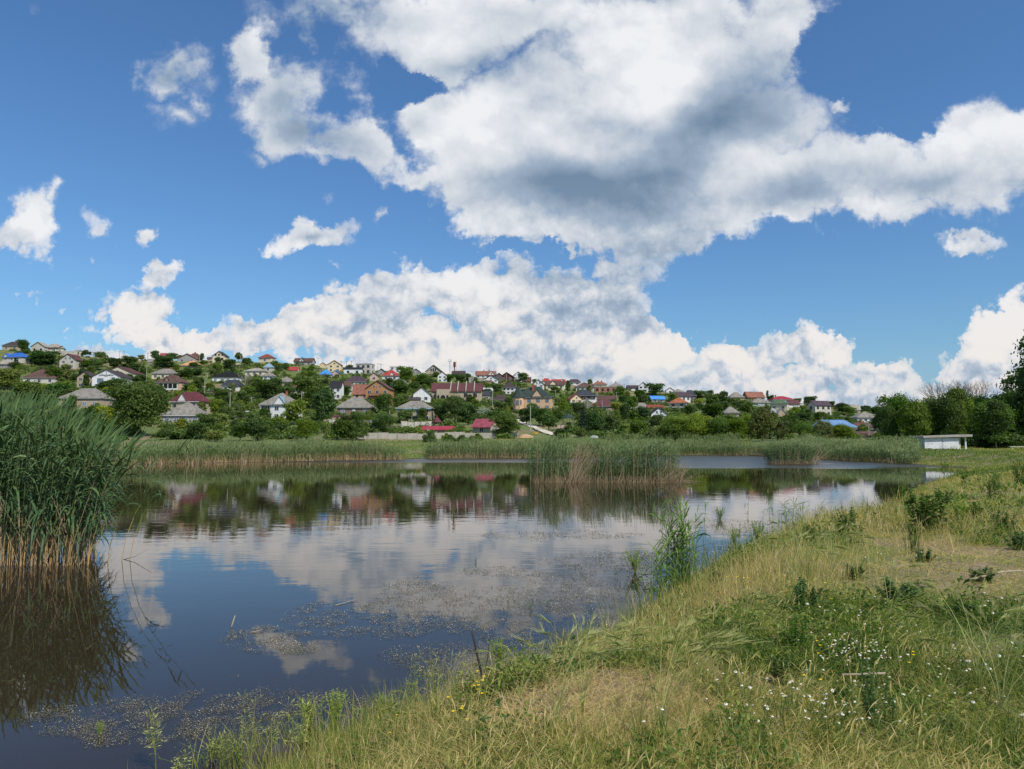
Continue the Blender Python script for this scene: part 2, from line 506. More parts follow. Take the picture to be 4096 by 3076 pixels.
def land(X, Y):
    X = np.asarray(X, float); Y = np.asarray(Y, float)
    u = X / np.maximum(Y, 30.0)
    ts = np.interp(u, _su, _st)
    z = 0.95 + 0.35 * sstep(Y, 40, 110) * sstep(X, 5, 30)
    z = z - 0.5 * sstep(Y, 70, 90) * (1 - sstep(X, 22, 34))
    zf = np.interp(Y, [95, 120, YF], [0, 0.25, 1.0])
    z = z * (1 - zf) + 2.5 * zf
    s = np.clip((Y - YF) / (YR - YF), 0, 1)
    hill = ts * s * np.minimum(Y, YR)
    s2 = np.clip((Y - YR) / 600, 0, 1)
    return z + hill * (1 - 0.35 * s2)


def ground_z(X, Y):
    X = np.asarray(X, float); Y = np.asarray(Y, float)
    sd_ = lake_sd(X, Y)
    w = np.interp(Y, [0, 15, 25, 50, 95], [1.7, 2.3, 4.0, 9.0, 12.0])
    k = sstep(sd_, -0.35, 1.0 * w)
    h = land(X, Y)
    bumps = (fbm(X * 0.9, Y * 0.9, 3) - 0.5) * 0.16 * np.interp(Y, [0, 30, 100], [1, 1.3, 2]) + (fbm(X * 0.12, Y * 0.12, 3) - 0.5) * np.interp(Y, [0, 40, 165, 250], [0.25, 0.4, 0.8, 3.0])
    hump = 0.05 + 0.95 * k
    zl = h * k + bumps * np.clip(sd_ / 2.0, 0, 1)
    zw = np.maximum(-1.6, sd_ * 0.35) - 0.02
    return np.where(sd_ > 0, np.maximum(zl, 0.0) + 0.015, zw)


def gz(x, y):
    return float(ground_z(np.array([x]), np.array([y]))[0])


def on_ground(px, py, lo=60.0, hi=500.0):
    """world point where the ray through a pixel meets the land (far hillside)"""
    u, t = ray(px, py)
    ys = np.linspace(lo, hi, 900)
    zs = ground_z(u * ys, ys)
    rz = CAMH + t * ys
    hit = np.nonzero(zs >= rz)[0]
    y = ys[hit[0]] if len(hit) else YR
    return float(u * y), float(y), gz(u * y, y)


def spaced(lo, hi, seglist):
    out = [lo]
    for upto, step0, step1 in seglist:
        a = out[-1]; 
        while out[-1] < upto:
            f = (out[-1] - a) / max(upto - a, 1e-6)
            out.append(out[-1] + step0 + (step1 - step0) * f)
    return np.array(out)


def build_ground():
    right = spaced(0, 2500, [(12, 0.14, 0.3), (60, 0.3, 1.6), (300, 1.6, 5), (2600, 6, 120)])
    xs = np.concatenate([-right[::-1][:-1], right])
    ys = np.concatenate([-spaced(0, 60, [(60, 1.0, 8)])[::-1][:-1], spaced(0, 4000, [(16, 0.14, 0.25), (60, 0.25, 0.9), (130, 0.9, 1.2), (480, 1.6, 4), (4000, 6, 160)])])
    X, Y = np.meshgrid(xs, ys)
    Z = ground_z(X, Y)
    V = np.stack([X, Y, Z], -1).reshape(-1, 3)
    nx, ny = len(xs), len(ys)
    i = np.arange((nx - 1) * (ny - 1)); r = i // (nx - 1); c = i % (nx - 1)
    a = r * nx + c
    F = np.stack([a, a + 1, a + nx + 1, a + nx], -1)
    m, T, out = new_mat('ground_soil')
    g = T.n('ShaderNodeNewGeometry').outputs['Position']
    n1 = T.noise(g, 0.5, 6, 0.6); n2 = T.noise(g, 9.0, 5, 0.65); n3 = T.noise(g, 0.06, 4, 0.6)
    dry = T.mixc(T.ss(n2, 0.35, 0.7), (0.30, 0.215, 0.13), (0.16, 0.115, 0.072))
    grn = T.mixc(T.ss(n2, 0.3, 0.7), (0.125, 0.165, 0.030), (0.08, 0.115, 0.022))
    sp = T.n('ShaderNodeSeparateXYZ', {0: g})
    farm = T.ss(sp.outputs[1], 55.0, 100.0)
    f = T.m('ADD', T.ss(n1, 0.42, 0.62), T.m('MULTIPLY', farm, T.ss(n3, 0.62, 0.45)), clamp=True)
    c = T.mixc(f, dry, grn)
    mud = T.ss(sp.outputs[2], 0.12, 0.0)
    c = T.mixc(mud, c, (0.045, 0.036, 0.024))
    bp = T.n('ShaderNodeBump', {'Height': n2, 'Strength': 0.7, 'Distance': 0.05})
    principled(T, out, Base_Color=c, Roughness=0.95, Normal=bp.outputs[0])
    o = mesh_np('ground', V, F, m, smooth=True)
    tag(o, kind='structure')
    return o


def build_water():
    m, T, out = new_mat('lake_water')
    g = T.n('ShaderNodeNewGeometry').outputs['Position']
    sp = T.n('ShaderNodeSeparateXYZ', {0: g})
    Yc = sp.outputs[1]
    st = T.n('ShaderNodeVectorMath', {0: g, 1: (0.35, 1.0, 1.0)}, operation='MULTIPLY').outputs[0]
    big = T.noise(T.n('ShaderNodeVectorMath', {0: g, 1: (0.02, 0.055, 1.0)}, operation='MULTIPLY').outputs[0], 1.0, 3, 0.55)
    jig = T.m('MULTIPLY', T.m('SUBTRACT', big, 0.5), 26.0)
    Yj = T.m('ADD', Yc, jig)
    rightside = T.ss(sp.outputs[0], 4.0, 20.0)
    zl = T.m('MULTIPLY', T.ss(Yj, 78.0, 82.0), T.m('SUBTRACT', 1.0, rightside))
    zr = T.m('MULTIPLY', T.ss(Yj, 61.0, 67.0), rightside)
    wind = T.m('ADD', zl, zr, clamp=True)
    far = T.ss(Yc, 55.0, 75.0)
    mid = T.m('MULTIPLY', T.ss(Yc, 9.0, 16.0), T.ss(Yc, 60.0, 20.0))
    r1 = T.noise(st, 5.0, 3, 0.5)          # small ripples
    r2 = T.noise(T.n('ShaderNodeVectorMath', {0: g, 1: (0.5, 1.0, 1.0)}, operation='MULTIPLY').outputs[0], 1.6, 2, 0.5)
    h = T.m('ADD', T.m('MULTIPLY', r1, 0.25), T.m('MULTIPLY', r2, 0.75))
    amp = T.m('ADD', 0.0013, T.m('MULTIPLY', mid, 0.0026))
    amp = T.m('ADD', amp, T.m('MULTIPLY', far, 0.003))
    amp = T.m('ADD', amp, T.m('MULTIPLY', wind, 0.030))
    amp = T.m('MULTIPLY', amp, 1.0)
    bp = T.n('ShaderNodeBump', {'Height': T.m('MULTIPLY', h, amp), 'Strength': 1.0, 'Distance': 1.0})
    rough = T.m('ADD', 0.015, T.m('MULTIPLY', wind, 0.27))
    murk = T.noise(g, 0.4, 3, 0.5)
    c = T.mixc(murk, (0.038, 0.026, 0.014), (0.026, 0.020, 0.012))
    principled(T, out, Base_Color=c, Roughness=rough, IOR=1.333, Normal=bp.outputs[0])
    V = [(-600, -60, 0), (600, -60, 0), (600, 160, 0), (-600, 160, 0)]
    o = mesh_np('lake_water', V, [(0, 1, 2, 3)], m)
    tag(o, kind='structure')
    return o


build_ground()
build_water()

# ------------------------------------------------------------------ houses on the hillside
WALLS = {
    'white': (0.74, 0.74, 0.73), 'cream': (0.66, 0.58, 0.42), 'pale': (0.55, 0.52, 0.45), 'grey': (0.34, 0.33, 0.31), 'peach': (0.62, 0.42, 0.27),
    'yellow': (0.70, 0.56, 0.34), 'orange': (0.45, 0.22, 0.09), 'ltblue': (0.42, 0.62, 0.68), 'bluewhite': (0.55, 0.62, 0.66), 'brown': (0.22, 0.15, 0.12), 'tan': (0.42, 0.34, 0.24),
    'concrete': (0.38, 0.35, 0.30), 'wood': (0.10, 0.045, 0.03), 'pinkish': (0.60, 0.42, 0.36), 'dark': (0.12, 0.11, 0.11), 'redbrick': (0.28, 0.11, 0.07),
}
for k_, c_ in WALLS.items():
    wall_mat('wall_' + k_, c_, dirt=0.16 if k_ in ('white', 'yellow', 'cream', 'peach') else 0.3)
wall_mat('wall_stone', (0.50, 0.43, 0.31), dirt=0.35, brick=(0.38, 0.31, 0.22))
wall_mat('wall_whitebrick', (0.58, 0.55, 0.48), dirt=0.3, brick=(0.44, 0.40, 0.33))
wall_mat('wall_brick', (0.28, 0.13, 0.09), dirt=0.3, brick=(0.36, 0.18, 0.12))
ROOFS = {
    'maroon': ((0.125, 0.040, 0.040), 'tile'), 'brown': ((0.125, 0.065, 0.050), 'tile'), 'darkbrown': ((0.065, 0.042, 0.040), 'tile'), 'purple': ((0.075, 0.045, 0.058), 'tile'),
    'slate': ((0.040, 0.047, 0.060), 'tile'), 'black': ((0.022, 0.022, 0.026), 'tile'), 'asbestos': ((0.27, 0.245, 0.205), 'asbestos'), 'paleasb': ((0.38, 0.34, 0.27), 'asbestos'),
    'blue': ((0.035, 0.15, 0.52), 'metal'), 'skyblue': ((0.06, 0.30, 0.75), 'metal'), 'steelblue': ((0.16, 0.30, 0.52), 'metal'), 'ltblue': ((0.26, 0.40, 0.50), 'metal'), 'red': ((0.42, 0.055, 0.045), 'tile'), 'brickred': ((0.28, 0.065, 0.04), 'tile'),
    'orange': ((0.44, 0.14, 0.06), 'tile'), 'terracotta': ((0.30, 0.12, 0.075), 'tile'), 'newwood': ((0.66, 0.36, 0.16), 'metal'), 'green': ((0.10, 0.17, 0.09), 'tile'),
    'darkgreen': ((0.030, 0.055, 0.045), 'tile'), 'crimson': ((0.42, 0.030, 0.050), 'metal'), 'pink': ((0.42, 0.085, 0.12), 'tile'), 'white': ((0.62, 0.62, 0.60), 'metal'), 'greymetal': ((0.33, 0.35, 0.36), 'metal'), 'wine': ((0.135, 0.030, 0.036), 'tile'),
}
for k_, (c_, kd_) in ROOFS.items():
    roof_mat('roof_' + k_, c_, kd_, rough=0.55 if kd_ == 'metal' else 0.8)
plain_mat('trim_white', (0.74, 0.74, 0.72)); plain_mat('trim_brown', (0.10, 0.05, 0.035)); plain_mat('trim_grey', (0.3, 0.31, 0.32)); plain_mat('trim_blue', (0.30, 0.45, 0.52)); plain_mat('trim_dark', (0.03, 0.03, 0.035))
plain_mat('glass_dark', (0.035, 0.042, 0.055), rough=0.08, var=0.4, scale=0.6, ior=1.5)
plain_mat('glass_bright', (0.16, 0.22, 0.28), rough=0.08, var=0.3, scale=0.6, ior=1.5)
plain_mat('opening_dark', (0.012, 0.012, 0.013), rough=0.9)  # near-black colour paints the shade inside openings that have no depth
plain_mat('brick_red', (0.34, 0.10, 0.06), rough=0.9)
M = MATS


def arch_ring(cx, z0, w, h, y, n=7):
    pts = [(cx - w / 2, y, z0), (cx + w / 2, y, z0)]
    for i in range(n + 1):
        a = math.pi * i / n
        pts.append((cx + math.cos(a) * w / 2, y, z0 + h - w / 2 + math.sin(a) * w / 2))
    return pts


def window(par, xf, zf, w, h, y, frame='trim_white', pane='glass_dark', side=0, arch=False, bars=1):
    """window in a wall facing -y at local (x, z), or on the side walls (side = -1 / 1, then x runs along the depth and y is the wall's x)"""
    name = 'window'
    e = 0.07
    fr = MB(); pn = MB()
    if arch:
        fr.prism(arch_ring(xf, zf - h / 2 - e, w + 2 * e, h + 2 * e, y - 0.05), (0, 0.055, 0))
        pn.prism(arch_ring(xf, zf - h / 2, w, h, y - 0.09), (0, 0.03, 0))
    else:
        x0, x1, z0, z1 = xf - w / 2, xf + w / 2, zf - h / 2, zf + h / 2
        def bx(mb, a0, a1, d0, d1, b0, b1):
            if side == 0: mb.box(a0, a1, y - d1, y - d0, b0, b1)
            else:
                lo, hi = sorted((y + side * d0, y + side * d1))
                mb.box(lo, hi, a0, a1, b0, b1)
        for a0, a1, b0, b1 in ((x0 - e, x0, z0 - e, z1 + e), (x1, x1 + e, z0 - e, z1 + e), (x0, x1, z0 - e, z0), (x0, x1, z1, z1 + e)):
            bx(fr, a0, a1, -0.02, 0.06, b0, b1)
        for k in range(bars):
            xm = x0 + (x1 - x0) * (k + 1) / (bars + 1)
            bx(fr, xm - 0.035, xm + 0.035, 0.035, 0.06, z0, z1)
        bx(pn, x0, x1, -0.02, 0.03, z0, z1)
    f = fr.build(name, M[frame], par)
    pn.build('pane', M[pane], f)
    return f


def hip_roof(W, D, z, h, ridge, th=0.18):
    """W along x, D along y (centre at 0), ridge length along x as fraction"""
    mb = MB()
    r = ridge * W / 2; a, b = W / 2, D / 2
    base = [(-a, -b, z), (a, -b, z), (a, b, z), (-a, b, z)]
    up = [(-a, -b, z + th), (a, -b, z + th), (a, b, z + th), (-a, b, z + th)]
    rg = [(-r, 0, z + h), (r, 0, z + h)]
    mb.poly(base + up + rg, [(3, 2, 1, 0), (0, 1, 5, 4), (1, 2, 6, 5), (2, 3, 7, 6), (3, 0, 4, 7), (4, 5, 9, 8), (6, 7, 8, 9), (5, 6, 9), (7, 4, 8)])
    return mb


def gable_roof(W, D, z, h, axis, th=0.2, over=0.0):
    """axis 'y': ridge runs towards the viewer (gable in front); axis 'x': ridge along the front"""
    mb = MB()
    if axis == 'y':
        a, b = W / 2, D / 2
        for s in (-1, 1):
            mb.prism([(0, -b, z + h), (s * a, -b, z), (s * a, -b, z + th), (0, -b, z + h + th)], (0, D, 0))
    else:
        a, b = W / 2, D / 2
        for s in (-1, 1):
            mb.prism([(-a, 0, z + h), (-a, s * b, z), (-a, s * b, z + th), (-a, 0, z + h + th)], (W, 0, 0))
    return mb


HOUSES = []          # (label, x0, x1, top, base, Y) for tree placing and labels


def house(label, x0, x1, top, eave, base, typ, wall, roof, rz=0, dr=0.75, n=2, rows=None, name='house', cat='house', depth=None, **o):
    xc = (x0 + x1) / 2
    if depth:
        y = depth; u, t = ray(xc, base); x = u * y; z = gz(x, y)
    else:
        x, y, z = on_ground(xc, base)
    s = y / FPX
    th = math.radians(rz)
    Wt = (x1 - x0) * s
    W = Wt / (math.cos(th) + dr * abs(math.sin(th)))
    D = W * dr
    Hw = max((base - eave) * s, 0.8); Hr = (eave - top) * s
    ov = 0.0 if typ == 'flat' else min(0.45, 0.06 * W)
    w, d = W - 2 * ov, D - 2 * ov
    p = empty(name, (x, y + D / 2 * math.cos(th) + 0.5 * W * abs(math.sin(th)) * 0.6, z), th, label, cat)
    HOUSES.append((label, x0, x1, top, base, y))
    a, b = w / 2, d / 2
    below = 3.0
    frame = o.get('frame', 'trim_white'); pane = o.get('pane', 'glass_dark')
    wm = M['wall_' + wall]
    wb = MB()
    if typ == 'gf':
        k = Hr * (w / W)
        ring = [(-a, -b, -below), (a, -b, -below), (a, -b, Hw), (0, -b, Hw + k), (-a, -b, Hw)]
        wb.prism(ring, (0, d, 0)); wo = wb.build('wall', wm, p)
        gable_roof(W, D, Hw - Hr * (ov / (W / 2)) , Hr, 'y').build('roof', M['roof_' + roof], p)
    elif typ == 'gs':
        k = Hr * (d / D)
        ring = [(-a, -b, -below), (-a, -b, Hw), (-a, 0, Hw + k), (-a, b, Hw), (-a, b, -below)]
        wb.prism(ring, (w, 0, 0)); wo = wb.build('wall', wm, p)
        gable_roof(W, D, Hw - Hr * (ov / (D / 2)), Hr, 'x').build('roof', M['roof_' + roof], p)
    elif typ == 'lean':        # single slope roof rising to the back
        ring = [(-a, -b, -below), (-a, -b, Hw), (-a, b, Hw + Hr * 0.9), (-a, b, -below)]
        wb.prism(ring, (w, 0, 0)); wo = wb.build('wall', wm, p)
        MB().prism([(-W / 2, -D / 2, Hw - 0.02), (-W / 2, D / 2, Hw + Hr), (-W / 2, D / 2, Hw + Hr + 0.15), (-W / 2, -D / 2, Hw + 0.15)], (W, 0, 0)).build('roof', M['roof_' + roof], p)
    elif typ == 'flat':
        wb.box(-a, a, -b, b, -below, Hw); wo = wb.build('wall', wm, p)
        MB().box(-a - 0.15, a + 0.15, -b - 0.15, b + 0.15, Hw, Hw + max(Hr, 0.25)).build('roof', M[roof if roof in M else 'roof_' + roof], p)
    elif typ == 'step':        # hip roof of stepped tile courses
        wb.box(-a, a, -b, b, -below, Hw); wo = wb.build('wall', wm, p)
        rb = MB(); ns = 7
        for i in range(ns):
            f = 1 - i / ns * 0.92
            zz = Hw + Hr * i / ns
            rb.box(-W / 2 * f, W / 2 * f, -D / 2 * f, D / 2 * f, zz + 0.003 * i, zz + Hr / ns + 0.003 * i)
        rb.build('roof', M['roof_' + roof], p)
    else:
        ridge = {'hip': 0.35, 'pyr': 0.04}[typ]
        ridge = o.get('ridge', ridge)
        wb.box(-a, a, -b, b, -below, Hw + 0.02); wo = wb.build('wall', wm, p)
        hip_roof(W, D, Hw, Hr, ridge).build('roof', M['roof_' + roof], p)
    # eave board
    if typ in ('hip', 'pyr') and W > 5:
        MB().box(-W / 2 + 0.05, W / 2 - 0.05, -D / 2 - 0.03, -D / 2 + 0.05, Hw - 0.14, Hw + 0.02).build('eave_board', M[o.get('trim', 'trim_grey')], p)
    # windows
    nr = rows if rows is not None else (1 if Hw < 4.2 else 2)
    sh = Hw / max(nr, 1)
    wh = min(1.35, sh * 0.5); ww = min(1.25, w / max(n, 1) * 0.45)
    if n:
        for r in range(nr):
            for i in range(n):
                xx = -a + w * (i + 0.5) / n
                if o.get('door') == i and r == 0:
                    MB().box(xx - 0.5, xx + 0.5, -b - 0.06, -b + 0.02, sh * 0.03, sh * 0.03 + min(2.0, sh * 0.8)).build('door', M[o.get('doorm', 'trim_brown')], p)
                    continue
                window(p, xx, sh * (r + 0.52), ww, wh, -b, frame, pane, arch=o.get('arch', False))
        if abs(rz) >= 8:
            sx = -1 if rz > 0 else 1
            m_ = o.get('ns', 1)
            for r in range(nr):
                for i in range(m_):
                    window(p, -b + d * (i + 0.5) / max(m_, 1), sh * (r + 0.52), ww, wh, sx * a, frame, pane, side=sx)
    if typ == 'gf' and o.get('att'):
        for i in range(o['att']):
            xx = (i - (o['att'] - 1) / 2) * w * 0.26
            window(p, xx, Hw + Hr * 0.22, min(0.9, w * .12), min(1.1, Hr * 0.34), -b, frame, pane)
    for c in o.get('ch', ()):
        fx = c; zt = Hw + Hr
        rf = [q for q in p.children if q.name.startswith('roof')][0] if p.children else None
        MB().box(W * fx - 0.3, W * fx + 0.3, -0.3, 0.3, Hw + Hr * 0.3, zt + 0.55).box(W * fx - 0.37, W * fx + 0.37, -0.37, 0.37, zt + 0.55, zt + 0.68).build('chimney', M[o.get('chm', 'brick_red')], rf or p)
    if 'dm' in o:            # small gable on the front slope: (x fraction, width m, height fraction, front colour)
        fx, dw, hf, dc = o['dm']
        dx = W * fx; hh = Hr * hf; yb = -D / 2 + 0.12
        z0 = Hw + (0.05 if not o.get('dmup') else Hr * o['dmup'])
        if o.get('dmup'): yb += D / 2 * o['dmup']
        de = MB().prism([(dx - dw / 2, yb, z0), (dx + dw / 2, yb, z0), (dx, yb, z0 + hh)], (0, D * 0.32, 0)).build('dormer', M['wall_' + dc], p)
        rr = MB()
        for s_ in (-1, 1):
            rr.prism([(dx, yb - 0.25, z0 + hh), (dx + s_ * (dw / 2 + 0.35), yb - 0.25, z0 - hh * 0.7 / dw), (dx + s_ * (dw / 2 + 0.35), yb - 0.25, z0 - hh * 0.7 / dw + 0.18), (dx, yb - 0.25, z0 + hh + 0.18)], (0, D * 0.34, 0))
        rr.build('dormer_roof', M['roof_' + o.get('dmr', roof)], de)
        if o.get('dmw'): window(de, dx, z0 + hh * 0.34, 0.7, hh * 0.42, yb, frame, pane)
    if 'bal' in o:           # balcony slab with railing: (x fraction centre, width m, z fraction of wall)
        fx, bw, fz = o['bal']
        bz = Hw * fz; bx = W * fx
        bl = MB().box(bx - bw / 2, bx + bw / 2, -b - 1.1, -b + 0.02, bz - 0.16, bz).build('balcony', M[o.get('balm', 'trim_white')], p)
        rl = MB()
        for i in range(int(bw / 0.35) + 1):
            rl.box(bx - bw / 2 + i * 0.35, bx - bw / 2 + i * 0.35 + 0.05, -b - 1.08, -b - 1.03, bz, bz + 0.85)
        rl.box(bx - bw / 2, bx + bw / 2, -b - 1.09, -b - 1.02, bz + 0.85, bz + 0.93)
        rl.build('railing', M['trim_dark'], bl)
    if 'ver' in o:           # veranda: flat dark panel painted as the shade of a recess, with posts
        v0, v1, f0, f1 = o['ver']
        vx0, vx1, vz0, vz1 = -a + w * v0, -a + w * v1, Hw * f0, Hw * f1
        vv = MB().box(vx0, vx1, -b - 0.03, -b + 0.02, vz0, vz1).build('veranda', M[o.get('verm', 'opening_dark')], p)
        ps = MB(); k = max(2, int((vx1 - vx0) / 2.2) + 1)
        for i in range(k):
            xx = vx0 + (vx1 - vx0) * i / (k - 1)
            ps.box(xx - 0.11, xx + 0.11, -b - 0.14, -b - 0.032, vz0, vz1)
        ps.box(vx0, vx1, -b - 0.13, -b - 0.033, vz0 - 0.02, vz0 + 0.5 * (vz1 - vz0) * (0.5 if o.get('verrail') else 0.1))
        ps.build('veranda_posts', M[o.get('verp', 'trim_white')], vv)
    return p, dict(W=W, D=D, Hw=Hw, Hr=Hr, a=a, b=b, s=s, y=y, z=z, x=x)


H = house
# --- far left
H('dark brown hip-roofed house left of round treetop', 3, 76, 1359, 1379, 1396, 'hip', 'tan', 'darkbrown', n=2, ch=(0.05,))
hp, hd = H('large pale house with arched gable end', 119, 178, 1366, 1386, 1411, 'gf', 'whitebrick', 'paleasb', n=2, arch=True, rows=1, pane='opening_dark')
H('long cream house under grey and maroon roofs', 168, 234, 1371, 1389, 1410, 'hip', 'cream', 'paleasb', rz=-12, n=3, ridge=.55)
H('narrow maroon-roofed house behind long cream house', 152, 230, 1367, 1380, 1398, 'gs', 'pale', 'maroon', n=0, ch=(0.1,))
H('bright blue hip-roofed house with small white gable', -6, 97, 1406, 1428, 1456, 'hip', 'pale', 'blue', rz=-10, n=3, rows=2, dm=(-.28, 3.4, .7, 'bluewhite'), ver=(.62, .9, .1, .92))
H('small blue-roofed shed beside blue house', 99, 118, 1431, 1441, 1450, 'gs', 'grey', 'blue', n=1, name='shed', cat='shed')
H('pale hip-roofed grey block house at left edge', -30, 46, 1434, 1457, 1478, 'pyr', 'grey', 'paleasb', n=0)
H('white stone gabled house with maroon roof behind', 231, 304, 1412, 1438, 1474, 'gf', 'whitebrick', 'maroon', n=2, att=2)
H('small maroon-roofed wing right of stone gable', 284, 311, 1420, 1434, 1462, 'gs', 'grey', 'maroon', n=0, dr=.6)
H('long low beige-roofed barn near hilltop', 235, 306, 1400, 1419, 1424, 'gs', 'tan', 'paleasb', n=0, dr=.35, name='barn', cat='barn')
H('cream shed at right end of beige barn', 302, 324, 1402, 1406, 1423, 'flat', 'cream', 'grey_slab' if 'grey_slab' in M else 'greymetal', n=1, name='shed', cat='shed')
H('grey pyramid-roofed house behind small spruce', 258, 294, 1388, 1400, 1408, 'pyr', 'pale', 'asbestos', n=0)
H('big maroon hip roof house among left trees', 74, 214, 1469, 1511, 1534, 'hip', 'pale', 'brown', rz=8, n=3, ridge=.12)
hp, hd = H('white gabled house with tall dark blue windows', 354, 482, 1475, 1506, 1558, 'gf', 'white', 'darkbrown', rz=3, n=0, dr=1.0, balm='trim_white')
for fx, fz, ww, wh in ((-.2, .62, .19, .36), (.22, .78, .1, .2), (-.2, .13, .2, .34)):
    window(hp, hd['W'] * fx, hd['Hw'] * fz + .3, hd['W'] * ww, hd['Hw'] * wh, -hd['b'], 'trim_dark', 'glass_bright', bars=1)
bl = MB().box(-hd['W'] * .34, hd['W'] * .02, -hd['b'] - 1.0, -hd['b'] + .02, hd['Hw'] * .42, hd['Hw'] * .46).build('balcony', M['trim_white'], hp)
tb = MB()
zt = hd['Hw'] + hd['Hr'] * .25
tb.box(-hd['W'] * .24, hd['W'] * .24, -hd['D'] / 2 + .1, -hd['D'] / 2 + .25, zt - .08, zt + .08)
tb.box(-.08, .08, -hd['D'] / 2 + .1, -hd['D'] / 2 + .25, zt - .6, zt + hd['Hr'] * .65)
for s_ in (-1, 1): tb.tube([(s_ * .2, -hd['D'] / 2 + .17, zt - .5), (s_ * hd['W'] * .17, -hd['D'] / 2 + .17, zt + hd['Hr'] * .22)], .07, 4)
tb.build('timber_truss', M['trim_grey'], hp)
H('pale two-storey house with long maroon roof', 402, 534, 1464, 1492, 1524, 'gf', 'cream', 'maroon', n=2, att=1)
H('brown timber gabled house left of white one', 300, 366, 1483, 1507, 1552, 'gf', 'tan', 'darkbrown', n=2)
H('grey hip-roofed house behind the tall reeds', 226, 400, 1549, 1594, 1640, 'hip', 'tan', 'asbestos', n=4, rows=1, ridge=.3, pane='glass_bright', ver=(.12, .32, .1, .85), verp='trim_brown')
# --- left centre
H('cream house under plain grey hip roof', 601, 697, 1471, 1494, 1516, 'hip', 'cream', 'asbestos', n=3, ch=(.18,))
H('peach house with brown hip roof and dormer', 610, 727, 1497, 1529, 1568, 'hip', 'peach', 'brown', rz=-6, n=0, rows=1, ridge=.25, dm=(-.05, 3.2, .62, 'wood'), dmw=True, dmup=.15, ver=(.14, .92, .2, .85), verrail=True, verp='trim_white')
H('cream brick house with white triangular roof gable', 664, 810, 1564, 1606, 1666, 'hip', 'stone', 'wine', rz=-8, n=3, rows=2, ridge=.45, arch=True, dm=(-.06, 3.6, .8, 'white'), trim='trim_white')
H('low grey-roofed cottage with white glazed veranda', 640, 802, 1606, 1662, 1694, 'hip', 'grey', 'asbestos', n=4, rows=1, ridge=.06, pane='glass_bright', trim='trim_white')
H('tile-roofed villa with orange tiles near skyline', 704, 788, 1413, 1434, 1450, 'gf', 'grey', 'terracotta', n=2, rows=1)
H('dark red-brown roofed house behind orange tiles', 744, 798, 1405, 1423, 1432, 'hip', 'tan', 'brown', n=2, ch=(.0,), ridge=.3)
H('house with new pale orange plank roof', 718, 797, 1438, 1462, 1470, 'pyr', 'pale', 'newwood', n=0)
H('white gabled house with three small dark windows', 845, 903, 1402, 1423, 1450, 'gf', 'cream', 'darkbrown', n=2, rows=1, att=3, frame='trim_dark')
H('small brown-roofed hut left of white gable', 826, 846, 1424, 1432, 1438, 'gs', 'pinkish', 'brown', n=1, name='shed', cat='shed')
H('house with black stepped tile roof', 843, 954, 1482, 1509, 1531, 'step', 'white', 'black', n=4, rows=1, pane='glass_bright')
H('white house with slate roof and triangular dormer', 878, 961, 1516, 1543, 1568, 'hip', 'white', 'slate', rz=-6, n=2, rows=1, ridge=.5, dm=(.14, 3.4, .5, 'white'), trim='trim_grey')
H('beige house with shallow grey hip roof', 976, 1056, 1469, 1484, 1504, 'hip', 'cream', 'paleasb', n=3, ridge=.3)
H('pink-roofed house half hidden at skyline', 636, 666, 1403, 1420, 1432, 'gs', 'pinkish', 'pink', n=0)
H('tiny grey roof among upper left trees', 586, 609, 1435, 1449, 1455, 'gs', 'grey', 'asbestos', n=0)
H('tiny beige-roofed hut below the white gable', 932, 960, 1451, 1461, 1467, 'hip', 'tan', 'paleasb', n=0, name='shed', cat='shed')
H('white two-storey block behind hilltop tree', 967, 990, 1430, 1434, 1452, 'lean', 'whitebrick', 'greymetal', n=2, rows=2)
H('green-roofed shed with purple-grey wall', 828, 861, 1553, 1563, 1577, 'gs', 'brown', 'green', n=0, name='shed', cat='shed')
H('low white flat-roofed outbuilding by the poles', 940, 986, 1644, 1650, 1671, 'lean', 'cream', 'white', n=2, name='shed', cat='outbuilding')
# --- centre left
H('white-walled house with red hip roof on ridge', 1027, 1093, 1413, 1430, 1449, 'hip', 'cream', 'brickred', rz=-10, n=1, ridge=.2)
H('house with pale blue tin roof', 1052, 1090, 1450, 1470, 1486, 'pyr', 'pale', 'ltblue', n=1)
H('bluish white cottage under small grey roof', 1047, 1097, 1486, 1505, 1519, 'pyr', 'bluewhite', 'asbestos', n=2)
H('long brown-roofed ridge house with central dormer', 1171, 1249, 1426, 1443, 1460, 'gs', 'grey', 'brown', n=3, rows=1, dm=(-.05, 3.4, .9, 'pale'), dmr='darkbrown', dmw=True)
H('low red roof among mid-hill trees', 1151, 1192, 1466, 1481, 1488, 'gs', 'pale', 'red', n=0)
H('grey pyramid roof left of brown hip roof', 1102, 1174, 1504, 1527, 1536, 'pyr', 'grey', 'asbestos', n=0)
H('brown hip roof rising from the central trees', 1154, 1227, 1523, 1560, 1572, 'hip', 'tan', 'brown', n=2, ridge=.15)
H('peach gabled house with red roof edge', 1303, 1366, 1439, 1458, 1488, 'gf', 'yellow', 'orange', rz=4, n=2, att=1)
H('small peach gable left of bigger peach house', 1277, 1303, 1450, 1459, 1470, 'gf', 'yellow', 'orange', n=0)
H('unfinished white flat-roofed block house', 1421, 1491, 1454, 1456, 1497, 'flat', 'whitebrick', 'greymetal', rz=-10, n=3, rows=2, frame='trim_dark')
H('modern white house with dark flat roof', 1374, 1446, 1469, 1478, 1499, 'flat', 'white', 'slate', n=2, rows=1, frame='trim_dark')
H('bright blue hip roof on the middle hill', 1276, 1324, 1476, 1498, 1508, 'hip', 'pale', 'skyblue', n=1, ridge=.1)
H('small blue-roofed gable beside bright blue roof', 1323, 1358, 1481, 1494, 1506, 'gf', 'pinkish', 'blue', n=0)
